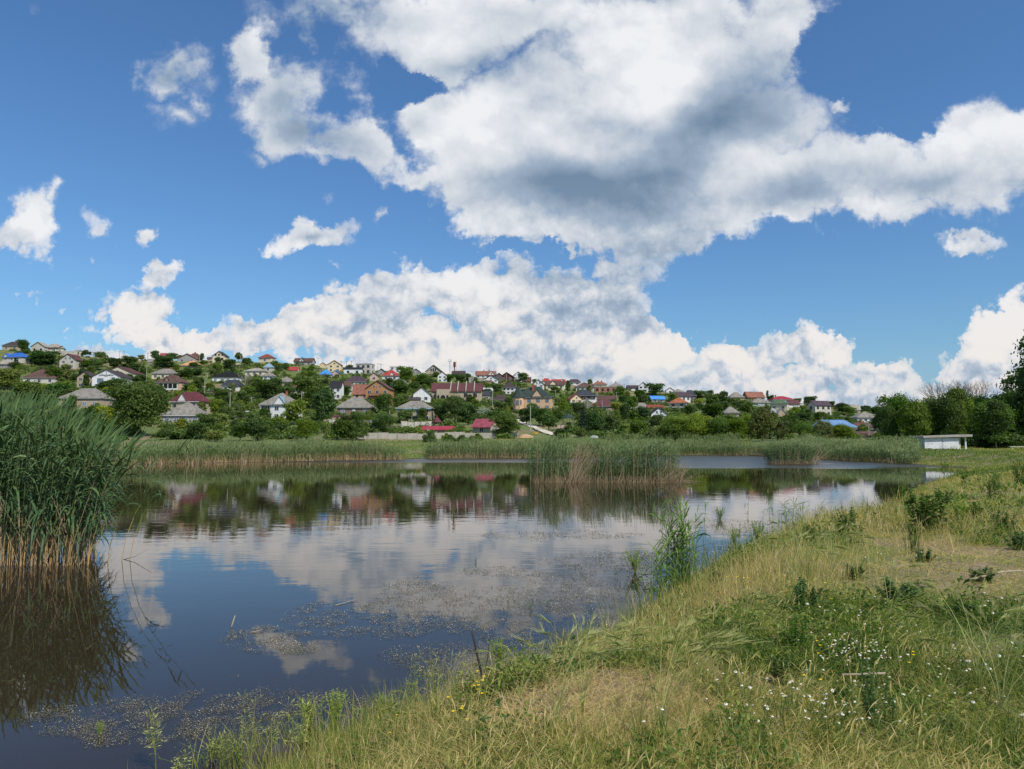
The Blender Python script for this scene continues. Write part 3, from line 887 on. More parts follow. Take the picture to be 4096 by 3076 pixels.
H('maroon hip-roofed house above the black roof', 1374, 1465, 1503, 1527, 1542, 'hip', 'pale', 'purple', n=2, ridge=.35)
H('white house with steep black side roof', 1312, 1370, 1520, 1548, 1600, 'gs', 'white', 'black', rz=-6, n=2, rows=2)
H('maroon-roofed house joined right of black roof', 1364, 1405, 1522, 1550, 1580, 'gs', 'pale', 'brown', n=1, dr=1.0)
H('peach house with mottled terracotta tile roof', 1407, 1478, 1531, 1573, 1600, 'gs', 'peach', 'terracotta', n=2, rows=1)
hp, hd = H('orange timber house with wide gable and balcony', 1455, 1565, 1519, 1554, 1614, 'gf', 'orange', 'brown', rz=-4, n=3, rows=2, att=2, dr=.9, bal=(.0, 7.0, .52), balm='trim_brown')
H('low brown house under weathered grey hip roof', 1342, 1486, 1587, 1631, 1660, 'hip', 'brown', 'asbestos', n=3, rows=1, ridge=.3, door=1, doorm='trim_white', pane='glass_bright')
H('white house with big white triangular gable', 1028, 1186, 1568, 1619, 1680, 'hip', 'white', 'asbestos', rz=-5, n=3, rows=2, ridge=.06, ch=(.13,), dm=(.08, 4.4, .66, 'white'), dmr='ltblue', ver=(.04, .3, .55, .92), verp='trim_grey')
H('pink-walled gable left of red pyramid roof', 1476, 1514, 1490, 1505, 1524, 'gf', 'pinkish', 'brown', n=1)
H('small pink shed beside the upper concrete wall', 1327, 1356, 1662, 1668, 1681, 'lean', 'pinkish', 'wine', n=0, name='shed', cat='shed')
# --- centre
H('grey gabled house behind red pyramid roof', 1503, 1546, 1473, 1490, 1500, 'gf', 'grey', 'slate', n=1)
H('white house with bright red pyramid roof', 1524, 1597, 1475, 1503, 1524, 'pyr', 'white', 'red', n=2, rows=1, dm=(.1, 2.6, .5, 'white'))
H('modern white flat house on the ridge', 1558, 1602, 1466, 1469, 1492, 'flat', 'white', 'white', n=2, rows=2, frame='trim_dark', pane='glass_bright')
H('low grey roof right below red pyramid', 1571, 1634, 1517, 1538, 1549, 'hip', 'tan', 'asbestos', n=1)
H('small grey gabled house left of dark gable', 1644, 1683, 1473, 1487, 1497, 'gf', 'grey', 'slate', n=2, rows=1)
hp, hd = H('stone house with dark gable and arched windows', 1699, 1771, 1458, 1485, 1505, 'gf', 'stone', 'slate', rz=-4, n=0, dr=.9)
for k_ in range(3): window(hp, (k_ - 1) * 1.3, hd['Hw'] + hd['Hr'] * .2, .9, 2.0 if k_ == 1 else 1.6, -hd['b'], 'trim_white', 'glass_dark', arch=True)
H('tall narrow white house with dark sloping roof', 1748, 1790, 1484, 1502, 1528, 'gf', 'white', 'darkbrown', n=2, rows=2)
H('brown-roofed house next to the water tower', 1805, 1861, 1481, 1496, 1507, 'gs', 'pale', 'darkbrown', n=2)
H('white house with long red-brown roof on ridge', 1900, 1985, 1481, 1500, 1513, 'gs', 'white', 'terracotta', n=4, rows=1, ch=(-.1, .15), dm=(.28, 4.2, .75, 'white'), dmw=True)
H('white gabled house with dark brown roof edges', 1932, 1995, 1500, 1518, 1530, 'gf', 'white', 'darkbrown', n=3, rows=1, att=1, bal=(0, 3, .4))
H('dark timber gabled house on the ridge', 1996, 2063, 1487, 1507, 1523, 'gf', 'wood', 'darkbrown', rz=-5, n=2, rows=1, dr=1.1)
H('black-roofed house left of dark timber gable', 1977, 2014, 1490, 1504, 1520, 'gf', 'dark', 'black', n=0)
H('long concrete garage below red-brown roof', 1875, 1932, 1511, 1514, 1530, 'flat', 'concrete', 'white', n=0, name='garage', cat='garage')
H('white gabled house half hidden by unfinished one', 1643, 1724, 1545, 1576, 1614, 'gf', 'white', 'brown', rz=3, n=2, rows=1, dr=1.2)
H('small brown-roofed annex before white gable', 1633, 1684, 1581, 1596, 1612, 'hip', 'brown', 'darkbrown', n=0, ridge=.6)
# unfinished stone house with stepped maroon roofs and parapets
hp, hd = H('unfinished stone house with arches and maroon roofs', 1722, 1929, 1527, 1564, 1608, 'gs', 'stone', 'maroon', rz=0, n=0, dr=.5)
W_, D_, Hw_, Hr_, b_ = hd['W'], hd['D'], hd['Hw'], hd['Hr'], hd['b']
for k_ in range(4): window(hp, -W_ * .475 + k_ * .95, Hw_ * .45, .6, 1.6, -b_, 'trim_grey', 'opening_dark', arch=True)
wing = MB().box(-W_ * .38, -W_ * .13, -b_ - 1.6, -b_ + .02, -3, Hw_ * 1.15).build('wing', M['wall_stone'], hp)
for k_, ww_ in ((-.345, .9), (-.255, 2.0), (-.17, .9)): window(wing, W_ * k_, Hw_ * .42, ww_, 1.9, -b_ - 1.6, 'trim_grey', 'opening_dark', arch=True)
for k_ in (.18, .36): window(hp, W_ * k_, Hw_ * .62, 1.6, 1.7, -b_, 'trim_grey', 'opening_dark')
for k_ in (-.12, .02, .18, .34):
    MB().prism([(W_ * k_ - .2, -D_ / 2 - .1, Hw_ - .3), (W_ * k_ - .2, -D_ / 2 - .1, Hw_ + .55), (W_ * k_ - .2, .1, Hw_ + Hr_ + .75), (W_ * k_ - .2, .1, Hw_)], (.4, 0, 0)).build('parapet', M['wall_concrete'], hp)
H('light blue plastered building behind the stone house', 1927, 1974, 1550, 1562, 1590, 'lean', 'ltblue', 'white', rz=12, n=0, rows=1)
H('slate-roofed extension right of unfinished stone house', 1929, 1963, 1563, 1583, 1600, 'lean', 'grey', 'slate', n=1)
H('brown-roofed house left below the green-roofed mansion', 1965, 2042, 1577, 1600, 1612, 'hip', 'wood', 'darkbrown', n=2, ridge=.3)
hp, hd = H('grey-roofed house with scalloped blue eave trim', 1580, 1732, 1601, 1634, 1684, 'hip', 'tan', 'asbestos', rz=-3, n=4, rows=2, ridge=.3, ver=(.45, .95, .05, .4), verp='trim_blue', trim='trim_blue')
sc_ = MB()
for k_ in range(6):
    xx = -hd['W'] * .22 + k_ * hd['W'] * .13
    sc_.prism([(xx - .8, -hd['D'] / 2 - .1, hd['Hw'] - .25), (xx + .8, -hd['D'] / 2 - .1, hd['Hw'] - .25), (xx, -hd['D'] / 2 - .1, hd['Hw'] + .4)], (0, .06, 0))
sc_.build('eave_trim', M['trim_blue'], hp)
# --- centre right
H('white chalet with latticed gable on the ridge', 2049, 2097, 1481, 1500, 1525, 'gf', 'white', 'greymetal', n=2, rows=1, att=1, pane='glass_bright', bal=(0, 4, .45))
H('maroon-roofed house right of latticed chalet', 2094, 2126, 1502, 1520, 1529, 'gs', 'brown', 'brown', n=0)
H('white gable under maroon roof with dark balcony', 2128, 2182, 1515, 1536, 1554, 'gf', 'white', 'maroon', rz=-5, n=2, rows=1, att=2, bal=(0, 3, .5))
H('red roof peeking behind two white gables', 2166, 2204, 1512, 1525, 1536, 'hip', 'pale', 'red', n=0)
H('white house under brown roof with bay window', 2181, 2260, 1520, 1539, 1559, 'gs', 'cream', 'brown', n=3, rows=1, dm=(-.1, 4.2, .8, 'cream'))
H('white house under bright red gabled roof', 2206, 2264, 1514, 1531, 1553, 'gs', 'white', 'red', n=1, dm=(.25, 3, .9, 'white'))
H('white wing under dark purple hip roof', 2272, 2325, 1515, 1529, 1541, 'hip', 'white', 'purple', n=2, ridge=.55)
H('brown hip roof above the dark slate one', 2301, 2380, 1528, 1548, 1564, 'hip', 'pale', 'brown', n=4, rows=1, ridge=.12)
H('beige hip roof on ridge with two chimneys', 2370, 2430, 1521, 1534, 1545, 'hip', 'cream', 'terracotta', n=1, ch=(-.1, .15), ridge=.35)
H('unfinished brick house with concrete roof slab', 2378, 2466, 1545, 1549, 1570, 'flat', 'brick', 'paleasb', n=4, rows=1, frame='trim_brown', pane='opening_dark')
H('white cottage under grey pyramid roof', 2438, 2495, 1530, 1545, 1559, 'pyr', 'white', 'asbestos', n=3, ch=(.0,))
H('arcaded white house with dark pyramid roof', 2006, 2067, 1524, 1550, 1576, 'pyr', 'white', 'darkbrown', rz=-10, n=3, rows=2, arch=True, pane='opening_dark')
# green-roofed mansion
hp, hd = H('peach mansion with dark green turreted roof', 2058, 2223, 1545, 1588, 1645, 'hip', 'peach', 'darkgreen', rz=-8, n=4, rows=2, ridge=.3, dm=(.1, 4.6, .7, 'peach'), frame='trim_brown', pane='glass_bright', dr=.6)
W_, D_, Hw_, Hr_ = hd['W'], hd['D'], hd['Hw'], hd['Hr']
tw = MB(); cx_, cy_, rr_ = -W_ * .40, -D_ / 2 + .6, 2.3
ring = [(cx_ + rr_ * math.cos(math.pi / 4 * k + .39), cy_ + rr_ * math.sin(math.pi / 4 * k + .39), -3) for k in range(8)]
tw.prism(ring, (0, 0, Hw_ + 3.0))
two = tw.build('turret', M['wall_peach'], hp)
cn = MB(); ring = [(cx_ + (rr_ + .5) * math.cos(math.pi / 4 * k + .39), cy_ + (rr_ + .5) * math.sin(math.pi / 4 * k + .39), Hw_ + .02) for k in range(8)]
cn.poly(ring + [(cx_, cy_, Hw_ + Hr_ * 1.22)], [(k, (k + 1) % 8, 8) for k in range(8)] + [tuple(range(8))[::-1]])
cn.build('turret_roof', M['roof_darkgreen'], two)
for k_ in (-1, 0, 1):
    window(two, cx_ + k_ * 1.05, Hw_ * .62, .8, 1.7, cy_ - rr_ * .98 + abs(k_) * .25, 'trim_brown', 'glass_bright')
MB().box(W_ * -.03 - .5, W_ * -.03 + .5, -D_ * .2, -D_ * .2 + .8, Hw_ + Hr_ * .45, Hw_ + Hr_ * 1.25).build('chimney', M['brick_red'], hp)
H('house with wide dark slate hip roof', 2291, 2390, 1556, 1583, 1605, 'hip', 'white', 'slate', n=3, rows=1, ridge=.2, ver=(.1, .95, .35, .95), verp='wall_dark')
H('small peach gable with red roof and balcony', 2268, 2337, 1573, 1596, 1617, 'gf', 'yellow', 'brickred', rz=14, n=2, rows=1, att=1, bal=(0, 5, .4), dr=.8)
H('white-walled house with long low brown roof', 2372, 2472, 1579, 1597, 1613, 'gs', 'white', 'brown', rz=-14, n=1, dr=.45)
H('maroon hip-roofed house beside lime green tree', 2360, 2477, 1592, 1626, 1645, 'hip', 'tan', 'maroon', n=3, rows=1, ridge=.1)
# --- right
H('white two-storey gable with dark brown roof', 2553, 2597, 1526, 1543, 1569, 'gf', 'white', 'darkbrown', rz=-6, n=2, rows=2, frame='trim_brown')
H('low brown-roofed wing left of two-storey gable', 2509, 2560, 1538, 1549, 1560, 'gs', 'white', 'darkbrown', n=2)
H('small white gable peeking over ridge trees', 2663, 2700, 1549, 1562, 1572, 'gf', 'white', 'paleasb', n=1)
H('grey pyramid roof behind brown-roofed white house', 2694, 2739, 1555, 1568, 1576, 'pyr', 'pale', 'asbestos', n=0)
H('white house with brown roof and side terrace', 2679, 2771, 1566, 1584, 1607, 'gs', 'white', 'purple', rz=14, n=4, rows=1, ns=1, dr=.5)
H('dark slate-roofed house behind the brown roof', 2738, 2790, 1559, 1583, 1598, 'hip', 'dark', 'slate', n=0)
H('concrete house with shiny sky-blue roof', 2597, 2666, 1581, 1595, 1612, 'gs', 'grey', 'skyblue', rz=12, n=2, rows=1, dr=.55)
H('grey block house with orange hip roof', 2677, 2772, 1587, 1612, 1643, 'hip', 'pale', 'orange', rz=-26, n=2, rows=2, ridge=.04, frame='trim_dark')
H('grey hip roof left of low red roof', 2539, 2603, 1611, 1638, 1644, 'hip', 'grey', 'asbestos', n=0)
H('low bright red roof behind white pillars', 2590, 2659, 1618, 1631, 1640, 'gs', 'pale', 'brickred', n=0)
H('white gable under black roof among green trees', 2602, 2672, 1628, 1655, 1673, 'gf', 'white', 'black', n=1, att=2, dr=1.1)
H('tan-walled grey roof right of the pale wall', 2896, 2961, 1625, 1652, 1668, 'hip', 'tan', 'asbestos', n=2, ridge=.1)
H('grey double-hipped house on the right ridge', 2920, 2980, 1568, 1590, 1599, 'hip', 'tan', 'asbestos', n=1, ridge=.2)
H('unfinished brick gable with terracotta roof', 2980, 3067, 1563, 1587, 1602, 'gs', 'brick', 'terracotta', rz=10, n=3, rows=1, dr=.6, pane='opening_dark')
H('tiny brown roof between right ridge trees', 2863, 2882, 1563, 1573, 1578, 'gf', 'brown', 'brown', n=0)
H('small grey hip roof left of green roof', 3006, 3088, 1591, 1611, 1626, 'hip', 'bluewhite', 'asbestos', n=2, ridge=.15)
H('white house with crimson roof at right skyline', 3093, 3180, 1583, 1598, 1614, 'hip', 'white', 'crimson', n=2, ridge=.25, ch=(-.25,))
H('cream house with mossy green hip roof', 3086, 3178, 1594, 1615, 1647, 'hip', 'cream', 'green', rz=-30, n=2, rows=1, ridge=.06)
H('maroon gable end right of green roof', 3155, 3203, 1598, 1616, 1630, 'gs', 'white', 'maroon', n=0)
H('white tin roof behind the right hill trees', 3188, 3217, 1599, 1615, 1622, 'pyr', 'white', 'white', n=0)
H('grey tin-roofed sheds behind the willow', 3042, 3108, 1631, 1650, 1665, 'gs', 'pale', 'greymetal', n=0, name='shed', cat='shed')
H('tin-roofed gable shed with white bargeboard', 3108, 3150, 1632, 1655, 1668, 'gf', 'tan', 'greymetal', n=0, name='shed', cat='shed')
H('grey three-storey house with dark maroon roof', 3241, 3342, 1600, 1620, 1665, 'gs', 'pale', 'purple', rz=20, n=3, rows=2, dr=.6, frame='trim_brown')
H('large building with long steel-blue roof', 3274, 3431, 1679, 1710, 1736, 'hip', 'white', 'steelblue', n=3, rows=1, ridge=.6, dr=.6)
H('maroon-roofed house right of steel-blue roof', 3410, 3516, 1691, 1718, 1734, 'hip', 'white', 'brown', n=3, rows=1, ridge=.5, ch=(.02,))
H('low brown-roofed shed nearest the reeds', 3427, 3512, 1729, 1747, 1757, 'gs', 'cream', 'brown', rz=-14, n=0, name='shed', cat='shed')
H('white house with grey hip roof above maroon one', 3428, 3526, 1645, 1671, 1690, 'hip', 'white', 'asbestos', n=4, rows=1, ridge=.04)
H('beige-roofed house left of right-hand thicket', 3407, 3446, 1617, 1638, 1658, 'gs', 'tan', 'paleasb', n=1)
H('greenish roof far off on the right ridge', 3461, 3488, 1616, 1624, 1630, 'hip', 'pale', 'green', n=0)
H('far grey hip roof behind right-hand thicket', 3498, 3570, 1619, 1640, 1652, 'hip', 'ltblue', 'asbestos', n=0)
H('dark tiled roof between thicket and tall tree', 3896, 3982, 1636, 1661, 1672, 'hip', 'grey', 'slate', n=0, ridge=.2)

# ------------------------------------------------------------------ walls, sheds, gazebos, poles, tower, road
def strip_wall(name, label, cat, p0, p1, hpx, mat, npil, below=1.0, thick=0.2, capm=None, steps=12):
    """panel wall between two pixels (its foot), following the ground; panels and pillars"""
    x0, y0, z0 = on_ground(*p0); x1, y1, z1 = on_ground(*p1)
    h = hpx * (y0 + y1) / 2 / FPX
    p = empty(name, (x0, y0, z0), 0, label, cat)
    d = Vector((x1 - x0, y1 - y0, 0)); L = d.length; d.normalize(); nrm = Vector((-d.y, d.x, 0)) * thick / 2
    pan = MB(); 
    for i in range(npil):
        a0, a1 = L * i / npil, L * (i + 1) / npil
        zz = (gz(x0 + d.x * (a0 + a1) / 2, y0 + d.y * (a0 + a1) / 2)) - z0
        A, B = d * a0, d * a1
        ring = [tuple(A + nrm), tuple(A - nrm), tuple(B - nrm), tuple(B + nrm)]
        ring = [(q[0], q[1], zz - below) for q in ring]
        pan.prism(ring, (0, 0, below + h))
    pan.build('panel', mat, p)
    pil = MB(); cp = MB()
    for i in range(npil + 1):
        a = d * (L * i / npil); zz = gz(x0 + a.x, y0 + a.y) - z0
        e = 0.17
        pil.box(a.x - e, a.x + e, a.y - e, a.y + e, zz - below, zz + h + 0.12)
        cp.box(a.x - e - .05, a.x + e + .05, a.y - e - .05, a.y + e + .05, zz + h + 0.121, zz + h + 0.2)
    po = pil.build('pillar', M['wall_concrete'], p)
    cp.build('cap', capm or M['wall_brick'], po)
    return p


strip_wall('concrete_wall', 'long pale concrete panel wall above the lakeside lawn', 'wall', (1430, 1757), (2000, 1754), 24, M['wall_concrete'], 15)
strip_wall('concrete_wall', 'upper concrete wall in front of scallop-trimmed house', 'wall', (1606, 1712), (1735, 1710), 26, M['wall_pale'], 5)
strip_wall('concrete_wall', 'upper concrete wall below the low brown house', 'wall', (1392, 1704), (1484, 1704), 22, M['wall_pale'], 4)
strip_wall('concrete_wall', 'short concrete wall beside the small pink shed', 'wall', (1296, 1702), (1345, 1702), 22, M['wall_pale'], 3)
strip_wall('concrete_wall', 'grey concrete wall end right of pink-roofed shed', 'wall', (2003, 1752), (2069, 1750), 22, M['wall_grey'], 3)
strip_wall('garden_wall', 'cream garden wall behind the middle reed island', 'wall', (2222, 1716), (2312, 1716), 16, M['wall_pinkish'], 4)
strip_wall('garden_wall', 'broken cream wall stub among dark trees', 'wall', (2418, 1737), (2458, 1737), 22, M['wall_pinkish'], 2)
strip_wall('garden_wall', 'low white-pillared garden wall above red roof', 'wall', (2522, 1622), (2662, 1622), 7, M['wall_brick'], 7, capm=M['trim_white'])
strip_wall('garden_wall', 'long pale block wall right of orange roof', 'wall', (2772, 1626), (2830, 1628), 14, M['wall_pale'], 3)
strip_wall('garden_wall', 'white-pillared fence before the maroon-roofed grey house', 'wall', (3180, 1649), (3245, 1649), 8, M['wall_pale'], 6)
strip_wall('wooden_fence', 'weathered grey wooden fence on the grassy slope', 'fence', (2512, 1690), (2600, 1700), 12, M['trim_grey'], 9)
strip_wall('garden_wall', 'dark brown fence before the white ridge gable', 'wall', (1905, 1532), (2000, 1532), 5, M['trim_brown'], 5)
strip_wall('garden_wall', 'stepped stone wall climbing beside the white path', 'wall', (2048, 1672), (2100, 1690), 14, M['wall_pinkish'], 5)


for k_, (a_, b_, n_, mt_, lb_) in enumerate([((640, 1528), (700, 1532), 6, 'trim_white', 'low white fence below the plain grey hip roof'), ((812, 1583), (868, 1586), 6, 'wall_brown', 'brown board fence by the green-roofed shed'), ((985, 1676), (1040, 1684), 5, 'wall_grey', 'grey yard fence left of the white triangular gable'),
        ((1100, 1545), (1160, 1548), 5, 'wall_tan', 'tan yard fence under the grey pyramid roof'), ((1240, 1480), (1300, 1492), 6, 'wall_pale', 'pale fence below the small peach gable'), ((1500, 1622), (1560, 1626), 6, 'trim_dark', 'dark metal fence below the orange timber house'), ((1575, 1626), (1640, 1626), 6, 'trim_dark', 'dark metal fence above the scallop-trimmed roof'),
        ((2080, 1560), (2140, 1566), 6, 'wall_tan', 'tan fence below the two white ridge gables'), ((2390, 1576), (2440, 1580), 5, 'wall_brick', 'brick yard wall below the unfinished brick house'), ((2600, 1616), (2668, 1616), 6, 'wall_grey', 'grey yard wall below the sky-blue roof'), ((2950, 1606), (3020, 1610), 5, 'wall_tan', 'tan fence under the unfinished brick gable'),
        ((420, 1534), (500, 1540), 6, 'wall_pale', 'pale fence below the long maroon roof'), ((236, 1480), (320, 1486), 6, 'wall_brick', 'rust-coloured fence right below the white stone gable'), ((3380, 1672), (3425, 1676), 4, 'wall_pale', 'pale fence left of the white grey-roofed house')]):
    strip_wall('garden_fence', lb_, 'fence', a_, b_, 7, M[mt_], n_, thick=.08)


def gazebo(label, x0, x1, top, eave, base, roofm, postm, kind='gazebo'):
    xc = (x0 + x1) / 2
    x, y, z = on_ground(xc, base); s = y / FPX
    w = (x1 - x0) * s; he = (base - eave) * s; hr = (eave - top) * s
    p = empty(kind, (x, y + w / 2, z), math.radians(12), label, 'gazebo')
    r = w / 2
    mb = MB(); n = 6
    ring = [(r * math.cos(2 * math.pi * k / n), r * math.sin(2 * math.pi * k / n), he) for k in range(n)]
    mb.poly(ring + [(0, 0, he + hr)], [(k, (k + 1) % n, n) for k in range(n)] + [tuple(range(n))[::-1]])
    mb.build('roof', M[roofm], p)
    for k in range(n):
        a = 2 * math.pi * k / n
        MB().tube([(r * .86 * math.cos(a), r * .86 * math.sin(a), -1), (r * .86 * math.cos(a), r * .86 * math.sin(a), he + .05)], 0.07, 6).build('post', M[postm], p)
    bb = MB()
    for k in range(n):
        a, b = 2 * math.pi * k / n, 2 * math.pi * (k + 1) / n
        bb.tube([(r * .86 * math.cos(a), r * .86 * math.sin(a), he * .32), (r * .86 * math.cos(b), r * .86 * math.sin(b), he * .32)], 0.05, 4)
    bb.build('balustrade', M[postm], p)
    HOUSES.append((label, x0, x1, top, base, y))
    return p


gazebo('small gazebo with pointed crimson tile roof', 1723, 1767, 1664, 1690, 1716, 'roof_wine', 'trim_dark')
gazebo('dark timber gazebo with green hexagonal roof', 2246, 2306, 1652, 1672, 1700, 'roof_darkgreen', 'trim_brown')
H('low outbuilding with long bright red metal roof', 1681, 1817, 1712, 1727, 1734, 'lean', 'concrete', 'crimson', n=0, dr=.42, name='outbuilding', cat='outbuilding')
hp, hd = H('pink-roofed shed with stone gable by concrete wall', 1880, 2003, 1671, 1706, 1736, 'gs', 'concrete', 'pink', rz=-34, n=1, rows=1, ns=0, dr=.7, name='shed', cat='shed')
g_ = MB(); w_, d_ = hd['a'], hd['b']
g_.prism([(w_ + .002, -d_ * .93, hd['Hw'] + .05), (w_ + .002, d_ * .93, hd['Hw'] + .05), (w_ + .002, 0, hd['Hw'] + hd['Hr'] * .8)], (.06, 0, 0))
g_.build('stone_gable', M['wall_stone'], hp)

# utility poles ----------------------------------------------------
plain_mat('pole_concrete', (0.42, 0.40, 0.36), rough=0.9, var=0.3, scale=2)
plain_mat('pole_wood', (0.16, 0.125, 0.10), rough=0.9, var=0.3, scale=2)
plain_mat('cable', (0.03, 0.03, 0.03), rough=0.6)
plain_mat('porcelain', (0.7, 0.7, 0.68), rough=0.3)
plain_mat('rust_red', (0.30, 0.05, 0.03), rough=0.8, var=0.5, scale=0.8)
plain_mat('galv', (0.42, 0.45, 0.48), rough=0.5, metallic=0.3)


def nearest_house(px, py, n=1):
    c = sorted(HOUSES, key=lambda h: math.hypot(max(h[1] - px, 0, px - h[2]) , 1.3 * max(h[3] - py, 0, py - h[4])) + 0.15 * abs((h[1] + h[2]) / 2 - px))
    return c[0] if n == 1 else c[:n]


USED_LABELS = set()


def rel_words(px, py, h):
    cx = (h[1] + h[2]) / 2
    w = (h[2] - h[1]) / 2
    dx = px - cx
    if abs(dx) < w * 0.45:
        return ['directly below', 'below', 'in front of'] if py > h[4] - 4 else ['rising behind', 'above', 'behind']
    side = 'right' if dx > 0 else 'left'
    if abs(dx) < w * 1.3: return [f'at the {side} end of', f'just {side} of', f'close {side} of']
    return [f'a little {side} of', f'{side} of', f'well {side} of']


def auto_label(adjs, noun, px, py):
    """a label that is true and not used yet, relative to a nearby house"""
    for h in nearest_house(px, py, 5):
        for r in rel_words(px, py, h):
            for adj in adjs:
                l = f'{adj} {noun} {r} {h[0]}'
                if len(l.split()) <= 16 and l not in USED_LABELS:
                    USED_LABELS.add(l); return l
    l = f'{adjs[0]} {noun} {rel_words(px, py, nearest_house(px, py))[0]} {nearest_house(px, py)[0]}'
    return ' '.join(l.split()[:16])


PT = {}


def pole(px, top, base, wood=False, lamp=False, arm=True, r=0.13):
    x, y, z = on_ground(px, base)
    hgt = (base - top) * y / FPX
    adj = [('dark wooden' if wood else 'pale concrete')] + (['slim', 'tall'] if hgt > 6 else ['short', 'slim'])
    noun = 'street lamp pole' if lamp else 'utility pole'
    p = empty('street_lamp' if lamp else 'utility_pole', (x, y, z), random.uniform(-.3, .3), auto_label(adj, noun, px, base), 'street lamp' if lamp else 'utility pole', 'utility poles on the hillside')
    MB().tube([(0, 0, -1.5), (0, 0, hgt)], [r * 1.15, r * .75], 7).build('shaft', M['pole_wood' if wood else 'pole_concrete'], p)
    if arm:
        ar = MB().box(-.75, .75, -.05, .05, hgt - .55, hgt - .43).build('crossarm', M['pole_wood'], p)
        for k in (-.68, 0, .68):
            MB().tube([(k, 0, hgt - .43), (k, 0, hgt - .24)], .05, 5).build('insulator', M['porcelain'], ar)
    if lamp:
        MB().tube([(0, 0, hgt - .2), (.5, -.3, hgt + .15), (1.0, -.6, hgt + .2)], .035, 5).build('lamp_arm', M['galv'], p)
        MB().box(.9, 1.3, -.85, -.55, hgt + .12, hgt + .24).build('lamp_head', M['porcelain'], p)
    PT[px] = (x, y, z + hgt - .22)
    return p


for a_ in [(177, 1554, 1620, 1), (216, 1572, 1628), (119, 1416, 1455), (373, 1390, 1412, 1), (320, 1386, 1412), (495, 1398, 1432), (328, 1427, 1461), (478, 1396, 1428), (570, 1495, 1530), (716, 1430, 1484), (818, 1514, 1572), (919, 1567, 1644), (829, 1490, 1514), (591, 1412, 1440, 1),
           (962, 1421, 1455), (798, 1420, 1450), (619, 1560, 1600), (1006, 1587, 1625), (1205, 1570, 1652), (1190, 1457, 1476), (1272, 1430, 1464), (1405, 1443, 1474, 1), (1364, 1442, 1478, 1), (1386, 1443, 1476, 1), (1558, 1576, 1660), (1569, 1535, 1582), (1843, 1588, 1662), (1970, 1566, 1630),
           (1523, 1454, 1494, 1), (1653, 1465, 1500), (1511, 1453, 1486), (1625, 1642, 1690), (1732, 1632, 1680), (1892, 1497, 1532), (2122, 1622, 1728), (2171, 1502, 1552), (2222, 1560, 1590), (2059, 1500, 1532), (2026, 1492, 1528), (2432, 1640, 1694), (2466, 1567, 1592), (2409, 1602, 1644),
           (2398, 1540, 1572), (2536, 1580, 1624), (2513, 1622, 1668), (2837, 1600, 1622), (2993, 1600, 1626), (2774, 1588, 1614), (3174, 1620, 1657), (3289, 1668, 1694), (3368, 1658, 1684), (3439, 1668, 1694), (3119, 1693, 1718), (3188, 1697, 1750), (2498, 1535, 1562), (2351, 1592, 1660), (2608, 1595, 1618), (2631, 1595, 1618), (3031, 1590, 1618), (3479, 1660, 1694), (1745, 1470, 1506), (1935, 1488, 1532)]:
    pole(a_[0], a_[1], a_[2], wood=len(a_) > 3)
pole(585, 1464, 1534, lamp=True, arm=False)
pole(3476, 1700, 1758, lamp=True, arm=False)
# braced twin pole
x_, y_, z_ = on_ground(948, 1664)
p_ = empty('utility_pole', (x_, y_, z_), 0, 'A-braced wooden double pole beside the low white outbuilding', 'utility pole', 'utility poles on the hillside')
MB().tube([(-.3, 0, -1), (0, 0, 4.0)], .12, 6).build('shaft', M['pole_wood'], p_); MB().tube([(1.3, 0, -1), (0.1, 0, 3.6)], .12, 6).build('brace', M['pole_wood'], p_)
MB().box(-.9, .9, -.06, .06, 3.95, 4.1).build('crossarm', M['pole_wood'], p_)


def cable(a, b, sag, label, off=0.0):
    A, B = Vector(PT[a]), Vector(PT[b])
    A = A + Vector((off, 0, 0)); B = B + Vector((off, 0, 0))
    pts = [A.lerp(B, t / 12) - Vector((0, 0, sag * 4 * (t / 12) * (1 - t / 12))) for t in range(13)]
    o = MB().tube([p - A for p in pts], 0.022, 4).build('power_cable', M['cable'], None, loc=A)
    tag(o, label, 'cable', 'overhead power cables')


chain = [177, 619, 919, 1205, 1558, 1843, 2122, 2432]
for i_ in range(len(chain) - 1):
    hA = nearest_house(chain[i_], 1640); hB = nearest_house(chain[i_ + 1], 1640)
    for off in (-.68, .68):
        cable(chain[i_], chain[i_ + 1], 0.9, ' '.join((('outer' if off < 0 else 'inner') + f' black power cable sagging beside {hA[0]}').split()[:15]), off)
up = [320, 373, 478, 591, 962, 1272]
for i_ in range(len(up) - 1):
    cable(up[i_], up[i_ + 1], 0.8, ' '.join(f'skyline cable starting near {nearest_house(up[i_], 1410)[0]}, span {["one", "two", "three", "four", "five"][i_]} from left'.split()[:16]))
up = [1405, 1511, 1653, 1745, 2026, 2059, 2171, 2398]
for i_ in range(len(up) - 1):
    cable(up[i_], up[i_ + 1], 0.6, ' '.join(f'thin ridge cable starting near {nearest_house(up[i_], 1480)[0]}'.split()[:15]))

